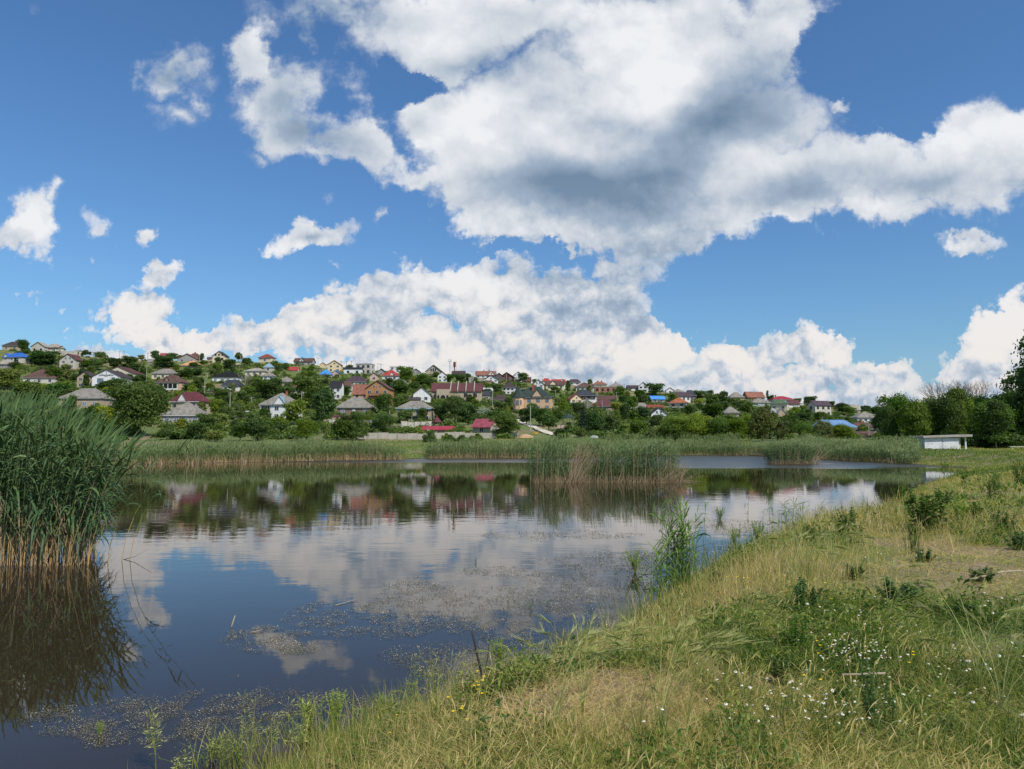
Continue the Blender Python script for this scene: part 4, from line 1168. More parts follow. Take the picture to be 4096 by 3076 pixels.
# mobile phone mast ------------------------------------------------
x_, y_, z_ = on_ground(1799, 1500)
s_ = y_ / FPX; hm = (1500 - 1446) * s_
p_ = empty('phone_mast', (x_, y_, z_), 0, 'slender lattice phone mast with white antenna panels', 'mast')
mb = MB()
for k in range(3):
    a = 2 * math.pi * k / 3
    mb.tube([(.75 * math.cos(a), .75 * math.sin(a), -1), (.45 * math.cos(a), .45 * math.sin(a), hm)], .07, 4)
for i in range(9):
    z0, z1 = hm * i / 9, hm * (i + 1) / 9
    for k in range(3):
        a, b = 2 * math.pi * k / 3, 2 * math.pi * (k + 1) / 3
        mb.tube([(.6 * math.cos(a), .6 * math.sin(a), z0), (.6 * math.cos(b), .6 * math.sin(b), z1)], .045, 4)
mb.build('lattice_shaft', M['galv'], p_)
MB().tube([(0, 0, hm), (0, 0, hm + 13 * s_)], .08, 5).build('top_rod', M['galv'], p_)
pl = MB().tube([(1.1 * math.cos(2 * math.pi * k / 8), 1.1 * math.sin(2 * math.pi * k / 8), hm) for k in range(9)], .07, 4).build('platform', M['galv'], p_)
for k in range(5):
    a = 2 * math.pi * k / 5 + .3
    MB().box(1.1 * math.cos(a) - .15, 1.1 * math.cos(a) + .15, 1.1 * math.sin(a) - .1, 1.1 * math.sin(a) + .1, hm - .3, hm + 1.5).build('antenna_panel', M['porcelain'], p_)
# water tower ------------------------------------------------------
x_, y_, z_ = on_ground(1818, 1500)
s_ = y_ / FPX
p_ = empty('water_tower', (x_, y_, z_), 0, 'rust-red cylindrical water tower beside the phone mast', 'water tower')
hb, ht = (1500 - 1466) * s_, (1500 - 1449) * s_
MB().tube([(0, 0, -1), (0, 0, hb)], [.38, .32], 10).build('column', M['rust_red'], p_)
tk = MB().tube([(0, 0, hb - .5), (0, 0, hb), (0, 0, ht), (0, 0, ht + .3)], [.32, .78, .78, .15], 14).build('tank', M['rust_red'], p_, smooth=False)
ld = MB()
for dx in (.95, 1.25): ld.tube([(dx, 0, 0), (dx, 0, ht + .6)], .035, 4)
for i in range(20): ld.tube([(.95, 0, i * (ht + .5) / 20), (1.25, 0, i * (ht + .5) / 20)], .025, 4)
ld.build('ladder', M['rust_red'], p_)
MB().tube([(-.8, 0, ht + .5), (1.2, 0, ht + .5)], .03, 4).build('handrail', M['rust_red'], p_)

# satellite dishes, car, sand heap, path ---------------------------
def dish(px, py, rpx, label, flat=1.0):
    x, y, z = on_ground(px, py + 12); s = y / FPX
    r = rpx * s; h = 12 * s
    p = empty('satellite_dish', (x, y - .3, z), 0, label, 'satellite dish')
    mb = MB(); rings = 4; n = 14; b = 0
    vs = [(0, 0.02, h)]
    for i in range(1, rings + 1):
        rr = r * i / rings
        for k in range(n):
            a = 2 * math.pi * k / n
            vs.append((rr * math.cos(a) * flat, -0.5 * r * (i / rings) ** 2 * .5, h + rr * math.sin(a)))
    fs = [(0, 1 + k, 1 + (k + 1) % n) for k in range(n)]
    for i in range(rings - 1):
        for k in range(n):
            q = 1 + i * n
            fs.append((q + k, q + n + k, q + n + (k + 1) % n, q + (k + 1) % n))
    mb.poly(vs, fs); mb.build('reflector', M['porcelain'], p, smooth=True)
    MB().tube([(0, .1, -1), (0, .1, h)], .05, 5).build('mount', M['galv'], p)
    MB().tube([(0, 0, h - r * .9), (0, -r * .8, h)], .03, 4).build('feed_arm', M['galv'], p)


dish(1716, 1646, 6, 'round white satellite dish beside scalloped blue eaves')
dish(1849, 1659, 5, 'narrow white satellite dish beside front-row concrete pole', .6)
dish(701, 1503, 5, 'small white dish right of the peach dormer house', .7)


def car(px, py, label, col, rz=0.0, wpx=None):
    x, y, z = on_ground(px, py)
    s = 1.0 if not wpx else wpx * y / FPX / 4.3
    p = empty('parked_car', (x, y, z + .05), rz, label, 'car', scale=s)
    prof = [(-2.1, .3), (-2.15, .75), (-1.5, .95), (-.9, 1.38), (.6, 1.42), (1.25, .98), (2.0, .85), (2.15, .55), (2.1, .3)]
    MB().prism([(a, -.8, b) for a, b in prof], (0, 1.6, 0)).build('body', col, p)
    MB().prism([(a, -.82, b) for a, b in [(-1.35, .98), (-.85, 1.3), (.55, 1.34), (1.05, 1.0)]], (0, 1.64, 0)).build('side_windows', M['glass_dark'], p)
    for a in (-1.3, 1.35):
        for b in (-.84, .66):
            w = MB().tube([(a, b, .3), (a, b + .18, .3)], .32, 12).build('wheel', M['trim_dark'], p)
            MB().tube([(a, b - .01, .3), (a, b + .19, .3)], .17, 8).build('rim', M['galv'], w)


plain_mat('paint_white', (0.75, 0.76, 0.78), rough=0.25, var=0.03); plain_mat('paint_black', (0.02, 0.02, 0.025), rough=0.25); plain_mat('paint_yellow', (0.62, 0.38, 0.04), rough=0.5)
car(2006, 1541, 'white car parked below the dark timber gable', M['paint_white'], 0.2, 16)
car(3222, 1646, 'pale car parked behind the white-pillared fence', M['paint_white'], 0.1, 18)
car(130, 1414, 'black car parked under the arched gable end', M['paint_black'], 0, 13)


def ribbon(name, pts, w, mat, lift=0.05):
    P_ = [on_ground(*q) for q in pts]
    mb = MB(); L = []
    for i, q in enumerate(P_):
        a = Vector(P_[min(i + 1, len(P_) - 1)]) - Vector(P_[max(i - 1, 0)]); a.z = 0; a.normalize()
        n = Vector((-a.y, a.x, 0)) * w / 2
        c = Vector(q)
        l, r = c + n, c - n
        L.append(((l.x, l.y, max(gz(l.x, l.y), c.z) + lift), (r.x, r.y, max(gz(r.x, r.y), c.z) + lift)))
    vs = [v for ab in L for v in ab]
    mb.poly(vs, [(2 * i, 2 * i + 1, 2 * i + 3, 2 * i + 2) for i in range(len(L) - 1)])
    o = mb.build(name, mat)
    tag(o, kind='structure')


plain_mat('path_gravel', (0.62, 0.55, 0.42), rough=0.95, var=0.25, scale=1.5)
fine = []
ks = [(2072, 1680), (2090, 1691), (2125, 1706), (2160, 1720), (2195, 1733), (2222, 1742), (2280, 1747), (2350, 1750)]
for i_ in range(len(ks) - 1):
    for t_ in range(4): fine.append((ks[i_][0] + (ks[i_ + 1][0] - ks[i_][0]) * t_ / 4, ks[i_][1] + (ks[i_ + 1][1] - ks[i_][1]) * t_ / 4))
ribbon('footpath', fine, 2.6, M['path_gravel'], 0.12)
# heap of sand
x_, y_, z_ = on_ground(2104, 1751)
n_ = 26
hx = np.linspace(-1, 1, n_); HX, HY = np.meshgrid(hx, hx)
hw_ = 68 * y_ / FPX / 2
HZ = np.maximum(0, 1 - (HX ** 2 + HY ** 2)) * 0.9 * (0.6 + 0.8 * fbm(HX * 3 + 5, HY * 3, 3)) - .08
i_ = np.arange((n_ - 1) ** 2); r_ = i_ // (n_ - 1); c_ = i_ % (n_ - 1); a_ = r_ * n_ + c_
plain_mat('sand', (0.52, 0.33, 0.18), rough=1.0, var=0.25, scale=1.5)
tag(mesh_np('sand_heap', np.stack([HX * hw_, HY * 1.6 + 1.0, HZ], -1).reshape(-1, 3), np.stack([a_, a_ + 1, a_ + n_ + 1, a_ + n_], -1), M['sand'], loc=(x_, y_, z_)), 'low heap of orange sand beside the grey wall end', 'sand heap')
# yellow frame
x_, y_, z_ = on_ground(2141, 1740)
p_ = empty('yellow_trailer', (x_, y_, z_), 0, 'small yellow metal trailer frame by the sand heap', 'trailer')
MB().box(-.7, .75, -.03, .03, .45, .62).box(-.7, -.62, -.03, .03, 0, .62).box(.66, .75, -.03, .03, 0, .62).build('frame', M['paint_yellow'], p_)
MB().box(-.1, .55, -.1, .1, .15, .5).build('tank', M['paint_yellow'], p_)
plain_mat('tarp', (0.36, 0.42, 0.40), rough=0.6, var=0.35, scale=2)
# covered heap by the path
x_, y_, z_ = on_ground(2382, 1752)
p_ = mesh_np('tarpaulin_heap', np.stack([HX * 1.5, HY * 1.0 + 1, HZ * 0.7], -1).reshape(-1, 3), np.stack([a_, a_ + 1, a_ + n_ + 1, a_ + n_], -1), M['tarp'], loc=(x_, y_, z_))
tag(p_, 'grey-green tarpaulin-covered heap at the end of the footpath', 'heap')

# white hut on the right bank --------------------------------------
def build_hut():
    yh = 92.0
    u0, _ = ray(3700, 1800); u1, _ = ray(3832, 1800); u2, _ = ray(3881, 1800)
    x0, x1, x2 = u0 * yh, u1 * yh, u2 * yh
    m, T, out = new_mat('hut_plaster')
    tc = T.n('ShaderNodeTexCoord').outputs['Object']
    sp = T.n('ShaderNodeSeparateXYZ', {0: tc})
    n1 = T.noise(tc, 2.6, 5, 0.6); n2 = T.noise(tc, 0.9, 5, 0.65)
    c = T.mixc(T.ss(n2, 0.45, 0.7), (0.72, 0.72, 0.73), (0.52, 0.51, 0.49))
    c = T.mixc(T.ss(n1, 0.60, 0.65), c, (0.22, 0.17, 0.14))
    low = T.ss(T.m('ADD', sp.outputs[2], T.m('MULTIPLY', T.m('SUBTRACT', n2, 0.5), 1.0)), 0.38, 0.12)
    c = T.mixc(low, c, (0.20, 0.125, 0.085))
    principled(T, out, Base_Color=c, Roughness=0.9)
    plain_mat('hut_side', (0.62, 0.56, 0.40), rough=0.9)
    z = gz((x0 + x1) / 2, yh)
    zb = CAMH + ray(3760, 1809)[1] * yh
    p = empty('white_hut', (x0, yh, zb), math.radians(-3), 'flaking white hut with flat concrete roof on right bank', 'hut')
    w = x1 - x0; h = (1809 - 1752) * yh / FPX
    MB().box(0, w, 0, 2.6, -1.0, h).build('wall', m, p)
    rf = MB().prism([(-.3, -.35, h + .0), (x2 - x0, -.35, h + .16), (x2 - x0, -.35, h + .44), (-.3, -.35, h + .24)], (0, 3.3, 0)).build('roof_slab', M['wall_concrete'], p)
    MB().box(w + .001, w + .35, .25, .5, -1, h + .05).build('side_wall', M['hut_side'], p)
    MB().box(w + .35, w + .8, 1.2, 1.5, -1, h + .1).build('back_wall', M['brick_red'], p)
    MB().box(w + .82, w + .98, .05, .22, -1, h + .12).build('porch_post', M['trim_white'], p)
    cr = MB(); xx, zz = w * .52, h
    pts = []
    for i in range(12):
        pts.append((xx + .1 * math.sin(i * 1.9) + .05 * math.sin(i * 4.1), zz - i * h * .72 / 11))
    for i in range(11):
        (a, b), (c_, d) = pts[i], pts[i + 1]
        cr.poly([(a - .02, -.012, b), (a + .025, -.012, b), (c_ + .025, -.012, d), (c_ - .02, -.012, d)])
    cr.build('crack', M['opening_dark'], p)
    HOUSES.append(('white hut', 3690, 3882, 1739, 1809, yh))
    # rubble in front
    mb = MB()
    for i in range(26):
        a = random.uniform(0.1, w * .9); b = random.uniform(-.9, -.2); s = random.uniform(.08, .25)
        zz = gz(x0 + a, yh + b) - zb
        mb.box(a, a + s * 1.5, b, b + s, zz - .1, zz + s * .7)
    tag(mb.build('rubble', M['wall_concrete'], None, loc=(x0, yh, zb)), 'low line of broken masonry at the hut foot', 'rubble')
    # plank bridge on the grass at the far right
    u, _ = ray(4080, 1811); yy = 84.0
    zz = gz(u * yy, yy)
    tag(MB().box(-1.2, 3, -.15, .15, .25, .33).box(-1.0, -.85, -.1, .1, -.3, .25).box(1.4, 1.55, -.1, .1, -.3, .25).build('plank_bench', M['wall_pale'], None, loc=(u * yy, yy, zz + .15)), 'pale plank bench on the grass at the right edge', 'bench')


build_hut()

# ------------------------------------------------------------------ trees
leaf_mat('leaves_dark', [(0.035, 0.073, 0.014), (0.061, 0.118, 0.021), (0.100, 0.165, 0.033)])
leaf_mat('leaves_mid', [(0.059, 0.106, 0.018), (0.100, 0.165, 0.026), (0.147, 0.218, 0.040)])
leaf_mat('leaves_light', [(0.100, 0.147, 0.020), (0.165, 0.230, 0.028), (0.236, 0.295, 0.045)])
leaf_mat('leaves_yellow', [(0.16, 0.19, 0.015), (0.26, 0.29, 0.022), (0.38, 0.38, 0.045)])
leaf_mat('leaves_olive', [(0.094, 0.124, 0.033), (0.147, 0.183, 0.050), (0.212, 0.248, 0.077)])
leaf_mat('leaves_silver', [(0.177, 0.224, 0.165), (0.260, 0.307, 0.236), (0.366, 0.413, 0.330)])
leaf_mat('leaves_spruce', [(0.016, 0.036, 0.018), (0.028, 0.055, 0.026), (0.042, 0.075, 0.038)], trans=0.1)
plain_mat('bark', (0.10, 0.075, 0.055), rough=0.95, var=0.4); plain_mat('bark_grey', (0.24, 0.20, 0.17), rough=0.9, var=0.3); plain_mat('bark_pale', (0.42, 0.38, 0.32), rough=0.9, var=0.3)


def leaf_cards(C, Nrm, size, aspect, rng, fold=0.25):
    """one bent leaf-clump face pair (two triangles' worth of quad) per centre"""
    n = len(C)
    r = rng.normal(size=(n, 3)); r /= np.linalg.norm(r, axis=1, keepdims=True)
    N = Nrm * 0.8 + r * 0.75
    N /= np.linalg.norm(N, axis=1, keepdims=True)
    a = np.cross(N, rng.normal(size=(n, 3))); a /= np.linalg.norm(a, axis=1, keepdims=True) + 1e-9
    b = np.cross(N, a)
    s = (size * rng.uniform(0.6, 1.3, n))[:, None]
    a = a * s; b = b * s * aspect
    k = N * s * fold
    p0, p1, p2, p3 = C - a, C - b * .8 - k * .5, C + a, C + b + k * .3
    V = np.stack([p0, p1, p2, p3], 1).reshape(-1, 3)
    F = np.arange(4 * n).reshape(n, 4)
    return V, F


def crown_mesh(name, kind, seed, nleaf, leaf, mat, h=1.0):
    """crown in unit space: width 1 (radius .5), height 1, base at 0"""
    rng = np.random.default_rng(seed)
    L = []
    if kind == 'round':
        for i in range(16):
            a = rng.uniform(0, 2 * math.pi); r = rng.uniform(0.05, 0.30); z = rng.uniform(0.13, 0.74)
            rr = rng.uniform(0.13, 0.23) * (1.1 - 0.5 * abs(z - .5))
            L.append((r * math.cos(a), r * math.sin(a), z, rr, rr * 0.85))
        L.append((0, 0, .45, .32, .42))
    elif kind == 'tall':
        for i in range(15):
            z = rng.uniform(0.09, 0.86); a = rng.uniform(0, 2 * math.pi); r = rng.uniform(0, 0.26) * (1.15 - z)
            rr = rng.uniform(0.12, 0.2)
            L.append((r * math.cos(a), r * math.sin(a), z, rr * 1.2, rr * 0.8))
        L.append((0, 0, .45, .26, .38))
    elif kind == 'bush':
        for i in range(12):
            a = rng.uniform(0, 2 * math.pi); r = rng.uniform(0.0, 0.36); z = rng.uniform(0.1, 0.55) * (1.15 - r)
            rr = rng.uniform(0.13, 0.22)
            L.append((r * math.cos(a), r * math.sin(a), z, rr, rr * 1.15))
        L.append((0, 0, .3, .34, .34))
    elif kind == 'cone':
        for i in range(22):
            z = 0.06 + 0.9 * i / 22; r = 0.42 * (1 - z) ** 0.8
            a = i * 2.4
            L.append((r * .5 * math.cos(a), r * .5 * math.sin(a), z, r * .62 + .03, .07))
    elif kind == 'willow':
        for i in range(18):
            a = rng.uniform(0, 2 * math.pi); r = rng.uniform(0.1, 0.36); z = rng.uniform(0.1, 0.82) * (1.05 - r * .5)
            L.append((r * math.cos(a), r * math.sin(a), z, rng.uniform(.09, .16), rng.uniform(.12, .22)))
        L.append((0, 0, .5, .28, .36))
    L = np.array(L)
    wts = L[:, 3] ** 2 * L[:, 4]; wts = wts ** 0.75; wts /= wts.sum()
    pick = rng.choice(len(L), nleaf, p=wts)
    d = rng.normal(size=(nleaf, 3)); d /= np.linalg.norm(d, axis=1, keepdims=True)
    d[:, 2] = np.where(d[:, 2] < -0.3, -d[:, 2] * 0.6, d[:, 2])
    rad = rng.uniform(0.62, 1.08, nleaf) ** 0.8
    B = L[pick]
    C = B[:, :3] + d * rad[:, None] * np.stack([B[:, 3], B[:, 3], B[:, 4]], -1)
    # push stray sprays out of the outline
    sp = rng.random(nleaf) < 0.12
    C[sp] += d[sp] * rng.uniform(0.02, 0.09, sp.sum())[:, None]
    keep = C[:, 2] > 0.0
    C, d = C[keep], d[keep]
    C[:, 2] *= h
    V, F = leaf_cards(C, d, leaf, 0.75 if kind != 'willow' else 1.6, rng)
    tint = np.clip(0.5 + rng.normal(0, .2, len(C)) + (vnoise(C[:, 0] * 9 + seed, C[:, 2] * 9 + C[:, 1] * 7) - .5) * 0.7, 0, 1)
    return V, F, np.repeat(tint, 4)


def trunk_mb(hc, r, seed, spread=0.3, n=6, up=0.62):
    rng = random.Random(seed)
    mb = MB()
    top = hc * up
    mb.tube([(0, 0, -.08 * hc), (rng.uniform(-.03, .03) * hc, 0, top * .5), (rng.uniform(-.05, .05) * hc, rng.uniform(-.05, .05) * hc, top)], [r, r * .75, r * .3], 7)
    for i in range(n):
        a = rng.uniform(0, 6.28); z = top * rng.uniform(.35, .9); l = spread * rng.uniform(.6, 1.1)
        mb.tube([(0, 0, z), (l * .5 * math.cos(a), l * .5 * math.sin(a), z + l * .35), (l * math.cos(a), l * math.sin(a), z + l * .55)], [r * .45, r * .3, r * .12], 5)
    return mb


PROTO = {}


def tree_proto(key, kind, seed, nleaf, leaf, h=1.0):
    V, F, t = crown_mesh(key, kind, seed, nleaf, leaf, None)
    me = mesh_np('crown', V, F, M['leaves_mid'], attrs={'tint': t})
    tk = trunk_mb(1.0, 0.028, seed).build('trunk', M['bark'])
    PROTO.setdefault(kind, []).append((me, tk))
    for o in (me, tk): COL.objects.unlink(o)


for i_ in range(4): tree_proto('r', 'round', 11 + i_, 3300, 0.034)
for i_ in range(3): tree_proto('t', 'tall', 31 + i_, 2800, 0.036)
for i_ in range(3): tree_proto('b', 'bush', 51 + i_, 2200, 0.040)
tree_proto('c', 'cone', 71, 2600, 0.034)
for i_ in range(2): tree_proto('w', 'willow', 81 + i_, 3600, 0.022)
# nearer trees: finer leaves
for i_ in range(3):
    for knd in ('round', 'tall', 'willow'):
        V_, F_, t_ = crown_mesh('n', knd, 101 + i_, 15000, 0.0165 if knd != 'willow' else 0.013, None)
        a_ = mesh_np('crown', V_, F_, M['leaves_mid'], attrs={'tint': t_}); b_ = trunk_mb(1.0, 0.026, 101 + i_, n=9).build('trunk', M['bark'])
        COL.objects.unlink(a_); COL.objects.unlink(b_)
        PROTO.setdefault('near_' + knd, []).append((a_, b_))
TREES = []
KIND_WORDS = {'round': ('tree', 'round'), 'tall': ('tree', 'tall'), 'bush': ('bush', 'low'), 'cone': ('conifer', 'pointed'), 'willow': ('willow', 'drooping')}
MAT_WORDS = {'dark': 'dark green', 'mid': 'mid green', 'light': 'light green', 'yellow': 'yellow-green', 'olive': 'olive green', 'silver': 'silvery', 'spruce': 'blackish green'}


def tree(px, base, wpx, hpx, kind='round', mat='mid', label=None, depth=None, near=False, group='trees on the village hillside', bark='bark'):
    if depth:
        u, _ = ray(px, base); y = depth; x = u * y; z = gz(x, y)
    else:
        x, y, z = on_ground(px, base)
    s = y / FPX
    noun, shape = KIND_WORDS[kind]
    if label is None:
        c = MAT_WORDS[mat]
        size = 'big' if hpx > 75 else ('small' if hpx < 42 else shape)
        label = auto_label([f'{size} {c}', f'{shape} {c}', f'bushy {c}', f'{c}'], noun, px, base - hpx * .4)
    p = empty({'round': 'broadleaf_tree', 'tall': 'broadleaf_tree', 'bush': 'bush', 'cone': 'conifer_tree', 'willow': 'willow_tree'}[kind], (x, y, z), random.uniform(0, 6.28), label, noun, group, scale=(wpx * s * random.uniform(.85, 1.12), wpx * s * random.uniform(.85, 1.12), hpx * s * 1.06))
    cr, tk = random.choice(PROTO[('near_' if near else '') + kind])
    c = cr.copy(); COL.objects.link(c); c.parent = p
    c.material_slots[0].link = 'OBJECT'; c.material_slots[0].material = M['leaves_' + mat]
    if kind != 'bush':
        t = tk.copy(); COL.objects.link(t); t.parent = p
    TREES.append((px, base, wpx, hpx, y))
    return p


T_ = tree
# hand-placed, largest and most recognisable first
T_(555, 1744, 300, 222, 'round', 'mid', near=True, label='huge spreading walnut tree between reeds and low grey-roofed cottage')
T_(91, 1416, 54, 62, 'round', 'dark', label='dense dark round tree between the two top left houses')
T_(33, 1560, 110, 95, 'round', 'light', label='yellowish green tree at left edge before big maroon hip roof')
T_(105, 1622, 165, 108, 'round', 'mid'); T_(228, 1592, 150, 74, 'bush', 'dark'); T_(343, 1556, 46, 56, 'tall', 'dark'); T_(215, 1530, 80, 66, 'round', 'mid'); T_(262, 1522, 70, 62, 'tall', 'olive')
T_(180, 1462, 116, 66, 'round', 'dark'); T_(135, 1455, 70, 50, 'round', 'mid'); T_(60, 1470, 60, 36, 'bush', 'dark'); T_(345, 1424, 42, 32, 'bush', 'dark'); T_(400, 1438, 66, 40, 'bush', 'mid'); T_(275, 1397, 14, 17, 'cone', 'spruce', label='tiny dark spruce on the skyline right of long cream house')
T_(350, 1470, 60, 40, 'bush', 'mid'); T_(390, 1480, 60, 48, 'round', 'mid'); T_(460, 1478, 70, 50, 'round', 'dark'); T_(520, 1468, 70, 46, 'round', 'dark'); T_(300, 1600, 90, 60, 'bush', 'mid'); T_(420, 1560, 80, 44, 'bush', 'dark'); T_(470, 1580, 110, 70, 'round', 'mid')
T_(560, 1545, 70, 50, 'round', 'dark'); T_(620, 1600, 110, 70, 'round', 'mid'); T_(450, 1640, 110, 90, 'round', 'dark'); T_(60, 1700, 200, 90, 'bush', 'dark'); T_(190, 1715, 170, 80, 'bush', 'mid'); T_(330, 1715, 150, 80, 'bush', 'dark')
T_(621, 1436, 40, 42, 'round', 'dark'); T_(656, 1468, 110, 52, 'round', 'dark'); T_(690, 1440, 60, 34, 'round', 'mid'); T_(721, 1424, 26, 22, 'round', 'dark'); T_(808, 1428, 32, 26, 'tall', 'dark'); T_(955, 1440, 44, 40, 'round', 'mid'); T_(985, 1462, 60, 40, 'bush', 'dark'); T_(873, 1452, 30, 28, 'round', 'dark')
T_(570, 1510, 40, 50, 'tall', 'dark'); T_(540, 1490, 60, 40, 'round', 'dark')
T_(775, 1470, 60, 26, 'bush', 'dark'); T_(920, 1474, 70, 40, 'round', 'dark'); T_(870, 1482, 60, 32, 'bush', 'mid'); T_(740, 1520, 90, 48, 'round', 'dark'); T_(790, 1500, 70, 40, 'bush', 'dark'); T_(800, 1555, 60, 50, 'round', 'mid')
T_(765, 1600, 70, 56, 'tall', 'light'); T_(880, 1600, 80, 52, 'round', 'mid'); T_(800, 1620, 60, 60, 'tall', 'dark'); T_(860, 1670, 70, 80, 'round', 'light'); T_(905, 1690, 90, 70, 'round', 'mid', ); T_(770, 1650, 44, 50, 'tall', 'mid'); T_(1000, 1560, 50, 60, 'round', 'olive'); T_(970, 1620, 70, 60, 'round', 'mid')
T_(720, 1756, 130, 64, 'bush', 'mid'); T_(790, 1758, 120, 70, 'round', 'dark'); T_(868, 1765, 120, 66, 'bush', 'olive', label='rounded grey-green bush just behind the far reed belt'); T_(960, 1762, 110, 78, 'round', 'dark'); T_(880, 1712, 100, 62, 'round', 'light'); T_(660, 1758, 90, 50, 'bush', 'dark'); T_(1010, 1730, 80, 90, 'round', 'mid')
T_(1030, 1560, 60, 50, 'round', 'mid'); T_(1065, 1600, 120, 78, 'round', 'dark'); T_(1150, 1600, 100, 60, 'round', 'mid'); T_(1100, 1560, 80, 54, 'round', 'dark'); T_(1230, 1640, 150, 140, 'round', 'mid'); T_(1290, 1700, 130, 150, 'round', 'dark'); T_(1180, 1700, 110, 110, 'round', 'light'); T_(1120, 1720, 90, 80, 'bush', 'mid'); T_(1235, 1560, 90, 56, 'round', 'dark')
T_(1226, 1764, 116, 92, 'round', 'light', near=True, label='isolated round yellow-green tree at the lawn left of concrete wall'); T_(1305, 1762, 60, 70, 'tall', 'olive'); T_(1030, 1764, 110, 90, 'round', 'dark'); T_(1110, 1735, 90, 60, 'bush', 'dark')
T_(1370, 1764, 110, 90, 'round', 'mid'); T_(1440, 1762, 100, 80, 'bush', 'mid'); T_(1385, 1712, 80, 60, 'round', 'olive'); T_(1530, 1740, 130, 100, 'round', 'mid', near=True); T_(1620, 1745, 90, 58, 'bush', 'mid'); T_(1670, 1742, 60, 46, 'bush', 'light'); T_(1450, 1640, 60, 50, 'round', 'dark'); T_(1375, 1590, 70, 48, 'round', 'dark')
T_(1620, 1705, 90, 74, 'round', 'mid'); T_(1535, 1660, 110, 90, 'round', 'dark'); T_(1600, 1580, 110, 70, 'round', 'mid'); T_(1620, 1530, 66, 70, 'round', 'mid', label='bushy tree on skyline right of modern white flat house'); T_(1690, 1540, 90, 50, 'round', 'mid'); T_(1560, 1570, 60, 56, 'tall', 'dark'); T_(1725, 1550, 70, 40, 'round', 'dark'); T_(1660, 1560, 60, 40, 'round', 'mid')
T_(1800, 1528, 50, 34, 'round', 'dark'); T_(1840, 1530, 60, 36, 'round', 'dark'); T_(1872, 1524, 34, 32, 'round', 'dark'); T_(1820, 1690, 120, 120, 'round', 'mid', near=True); T_(1872, 1700, 110, 90, 'round', 'dark'); T_(1765, 1690, 70, 80, 'round', 'dark'); T_(1820, 1742, 90, 44, 'bush', 'mid'); T_(1930, 1670, 90, 60, 'bush', 'silver', label='silvery shrub right below the unfinished stone house'); T_(1900, 1660, 60, 60, 'tall', 'light')
T_(1950, 1590, 60, 40, 'round', 'dark'); T_(1990, 1575, 70, 44, 'round', 'mid'); T_(2020, 1752, 150, 118, 'round', 'mid', near=True, label='dense round tree between pink-roofed shed and footpath'); T_(2000, 1650, 80, 50, 'round', 'mid'); T_(1990, 1700, 90, 60, 'round', 'dark'); T_(2035, 1632, 40, 46, 'round', 'mid')
T_(2090, 1530, 60, 40, 'round', 'dark'); T_(2105, 1700, 90, 70, 'round', 'dark'); T_(2160, 1706, 80, 80, 'round', 'dark'); T_(2195, 1722, 80, 80, 'round', 'dark'); T_(2130, 1660, 60, 50, 'round', 'mid'); T_(2255, 1648, 66, 66, 'cone', 'light', label='tall lime green conical tree right of the peach mansion'); T_(2230, 1690, 60, 60, 'round', 'mid'); T_(2310, 1660, 60, 50, 'round', 'dark')
T_(2030, 1660, 24, 40, 'cone', 'yellow'); T_(2335, 1720, 70, 90, 'cone', 'spruce', label='big dark spruce right of the dark timber gazebo'); T_(2375, 1738, 86, 104, 'round', 'dark'); T_(2447, 1735, 76, 84, 'round', 'mid'); T_(2330, 1752, 66, 56, 'bush', 'mid'); T_(2467, 1648, 80, 42, 'round', 'yellow', label='bright yellow-green tree right of maroon hip-roofed house'); T_(2380, 1680, 50, 66, 'cone', 'light'); T_(2500, 1690, 60, 80, 'round', 'dark'); T_(2350, 1640, 40, 44, 'tall', 'silver')
T_(2272, 1570, 40, 46, 'tall', 'dark'); T_(2220, 1580, 60, 36, 'round', 'mid'); T_(2360, 1530, 40, 30, 'tall', 'olive'); T_(2480, 1590, 60, 50, 'round', 'mid'); T_(2620, 1580, 90, 52, 'round', 'dark'); T_(2560, 1600, 60, 44, 'round', 'mid'); T_(2530, 1640, 60, 60, 'round', 'mid')
T_(2575, 1682, 70, 58, 'round', 'dark'); T_(2628, 1715, 76, 62, 'round', 'dark'); T_(2700, 1766, 150, 108, 'round', 'light', near=True); T_(2790, 1766, 150, 116, 'round', 'light', near=True, label='broad bright yellow-green tree behind the far reeds, right of middle island'); T_(2650, 1764, 80, 80, 'bush', 'yellow'); T_(2880, 1764, 130, 104, 'round', 'mid', near=True); T_(2955, 1764, 110, 96, 'round', 'light', near=True)
T_(2760, 1668, 80, 54, 'round', 'mid'); T_(2850, 1680, 120, 70, 'round', 'dark'); T_(2800, 1600, 80, 40, 'round', 'mid'); T_(2850, 1618, 80, 48, 'round', 'mid'); T_(2895, 1614, 60, 56, 'round', 'dark'); T_(2990, 1660, 70, 56, 'round', 'mid'); T_(3070, 1600, 18, 40, 'tall', 'olive'); T_(3085, 1606, 36, 28, 'round', 'dark')
T_(3050, 1766, 150, 150, 'willow', 'olive', near=True, label='tall olive willow in front of the tin-roofed sheds'); T_(3110, 1764, 110, 90, 'willow', 'olive', near=True); T_(3005, 1764, 90, 110, 'willow', 'light', near=True); T_(3150, 1752, 110, 100, 'round', 'dark', near=True); T_(3210, 1762, 110, 80, 'round', 'mid', near=True); T_(3215, 1690, 90, 44, 'round', 'dark'); T_(3280, 1690, 80, 44, 'round', 'mid')
T_(3300, 1765, 110, 86, 'willow', 'olive', near=True); T_(3365, 1765, 110, 74, 'round', 'light', near=True); T_(3405, 1765, 60, 54, 'bush', 'light'); T_(3240, 1616, 70, 34, 'round', 'dark'); T_(3190, 1620, 36, 30, 'round', 'mid'); T_(3370, 1654, 60, 44, 'round', 'dark'); T_(3400, 1668, 60, 46, 'round', 'mid'); T_(3275, 1660, 60, 50, 'round', 'dark')
